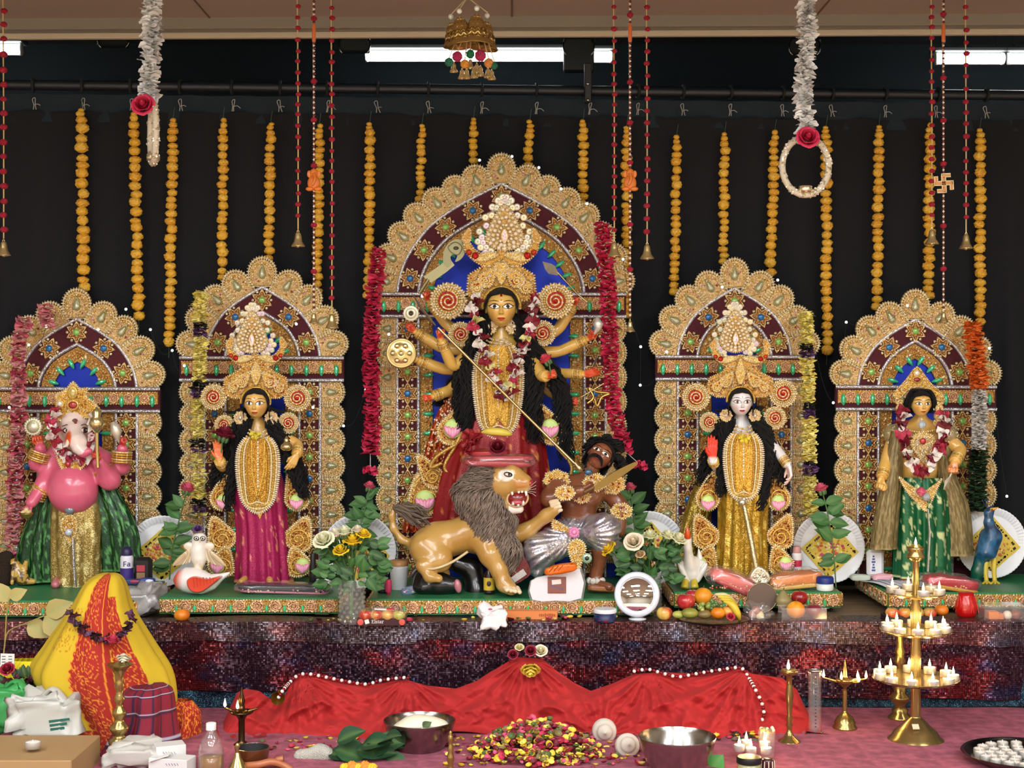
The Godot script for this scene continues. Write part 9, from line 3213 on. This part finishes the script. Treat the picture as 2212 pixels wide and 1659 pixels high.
	petals_on(200,"rose petals strewn round the heap on the carpet",960,1420,1592,1662,false)
	petals_on(50,"rose petals strewn on the carpet by the small black lamp",560,850,1600,1630,false)
	petals_on(50,"yellow and dark petals between the steel bowl and the slender lamp stand",1520,1640,1585,1606,false,0.0,["e0b832","3f2a20","b8284a","35502c","5a4a34"])
	for e in [[1306,1588,26,"white conch shell lying on its side at the right of the petal heap",1.2],[1356,1618,26,"white spiral conch shell on a little copper tripod beside the steel bowl",0.0]]:
		o = thing("conch_shell",e[3],"shell",e[0],e[1] + 14,df(e[1] + 14))
		b = B.new()
		var prof := PackedVector2Array()
		for i in 33:
			var f := i / 32.0
			prof.append(Vector2(px(e[2]) * (sin(PI * pow(f,0.75)) * (1.0 + 0.07 * sin(f * 26))),px(e[2]) * (f * 2.5 - 1.25)))
		b.ink("cdc2b4").lathe(prof,28)
		part("shell",b,mm("satin"),o,Transform3D(Basis(Vector3.UP,e[4]) * Basis(Vector3.RIGHT,1.25) * Basis(Vector3.BACK,e[4]),q(e[0],e[1] - 8)))
		b = B.new()
		b.ink("7a5a34")
		for i in 3:
			var a := TAU * i / 3 + 0.5
			b = B.new()
			b.ink("7a5a34").tube(PackedVector3Array([Vector3(cos(a) * px(16),0,sin(a) * px(16)),Vector3(cos(a) * px(10),px(16),sin(a) * px(10))]),px(2),6)
			part("leg",b,mm("brass"),o)
	o = turned("copper_plate","brown copper plate under the group of tealights at the bottom edge","plate",1642,1668,df(1660),[0,0,50,0,58,5,57,7,48,3,0,3],"8a4a24","brass","dish",40)
	for e in [[1597,1622],[1612,1612],[1622,1628],[1652,1615],[1655,1628]]:
		tealight("lit tealight in the group by the flower glass, %s" % {1597: "leftmost",1612: "second from the left, at the back",1622: "in the middle, at the front",1652: "at the back right",1655: "at the front right"}[e[0]],e[0],e[1],df(1642 if e[1] < 1618 else 1652),true,"tealights by the flower glass",12.0)
	o = turned("glass_cup","clear glass of small flowers behind the tealights at the bottom edge","glass",1656,1640,df(1640),[0,0,15,0,16,3,19,62,18,62,15,5,0,4],"ffffff","glass","cup",26)
	for i in 14:
		b = B.new()
		b.ink(pick(["d9c9a0","8a7a4a","e6d8b8","5a4a34"])).ball(Vector3(px(rnd(-15,15)),px(62 + rnd(0,6)),px(rnd(-10,12))),Vector3.ONE * px(4.5),6,5)
		part("blossom",b,mm("petal"),o)
	o = turned("jar","small jar with a black lid before the tealights","jar",1618,1672,df(1668),[0,0,23,0,25,3,25,24,0,25],"9a9a6a","clay","jar")
	bit(o,"lid",[25,24,27,25,27,36,25,38,0,38],"1a1a18","satin")
	o = turned("striped_glass","little dark and cream striped candle glass at the bottom edge","glass",1658,1668,df(1666),[0,0,10,0,15,10,14,26,10,30,0,30],"3a1420","clay","glass",24)
	for i in 10:
		b = B.new()
		var a: float = TAU * i / 10
		b.ink("e0cfae").tube(PackedVector3Array([Vector3(sin(a),0,cos(a)) * px(10.6) + Vector3(0,px(1),0),Vector3(sin(a),0,cos(a)) * px(15.2) + Vector3(0,px(11),0),Vector3(sin(a),0,cos(a)) * px(14.3) + Vector3(0,px(26),0)]),px(1.2),5)
		part("stripe",b,mm("satin"),o)
	o = thing("leaf","bright green folded leaf at the bottom edge right of the steel bowl","leaf",1552,1664,df(1662))
	stem_leaf(o,q(1536,1662),Vector3(0.6,0.8,0.1),Vector3(-0.3,0.2,1),px(40),0.5,"3f8a34")
	var td := df(1652)
	o = turned("tealight_tray","large round steel tray of unlit tealights in the lower right corner","tray",2212,1648,td,[0,0,96,0,118,14,132,22,130,24,114,17,94,4,0,4],"6a6660","steel","tray",64)
	var tc := P(2212,1648,td)
	var n := 0
	for ring in [[100,19],[76,14],[52,10],[28,5]]:
		for i in ring[1]:
			var a: float = TAU * i / ring[1] + ring[0] * 0.01
			var p := tc + Vector3(sin(a) * ring[0] * 0.93,5 + (4 if ring[0] == 100 else 0),cos(a) * ring[0] * 0.93) * (td / F)
			var sx := CX + p.x * F / -p.z
			if sx > 2260:
				continue
			tealight("unlit white tealight on the steel tray, %s" % {100: "in its outermost ring",76: "in its second ring from the rim",52: "in its third ring from the rim",28: "in its innermost ring"}[ring[0]],sx,CY - (p.y - H) * F / -p.z,-p.z,false,"unlit tealights on the steel tray, ring %d" % ring[0],12.0)
func _ready() -> void:
	var cam := Camera3D.new()
	cam.name = "camera"
	cam.projection = Camera3D.PROJECTION_FRUSTUM
	cam.near = 0.1
	cam.far = 50.0
	cam.size = 2.0 * 829.5 / F * 0.1
	cam.frustum_offset = Vector2(0,-(829.5 - CY) / F * 0.1)
	cam.position = Vector3(0,H,0)
	add_child(cam)
	cam.current = true
	var env := Environment.new()
	env.background_mode = Environment.BG_COLOR
	env.background_color = Color(0.02,0.02,0.02)
	env.tonemap_mode = Environment.TONE_MAPPER_LINEAR
	env.tonemap_exposure = 1.25
	env.sdfgi_enabled = true
	env.ssao_enabled = true
	env.ssil_enabled = true
	var we := WorldEnvironment.new()
	we.name = "world"
	we.environment = env
	add_child(we)
	rng.seed = 7
	materials()
	room()
	curtain()
	tube_lamps()
	arches()
	motif = FastNoiseLite.new()
	motif.seed = 21
	motif.frequency = 0.05
	motif.fractal_octaves = 3
	durga()
	lakshmi()
	saraswati()
	kartik()
	ganesh()
	lion()
	demon()
	hanging()
	cloths()
	plates()
	offerings()
	animals()
	bouquets()
	floor_things()
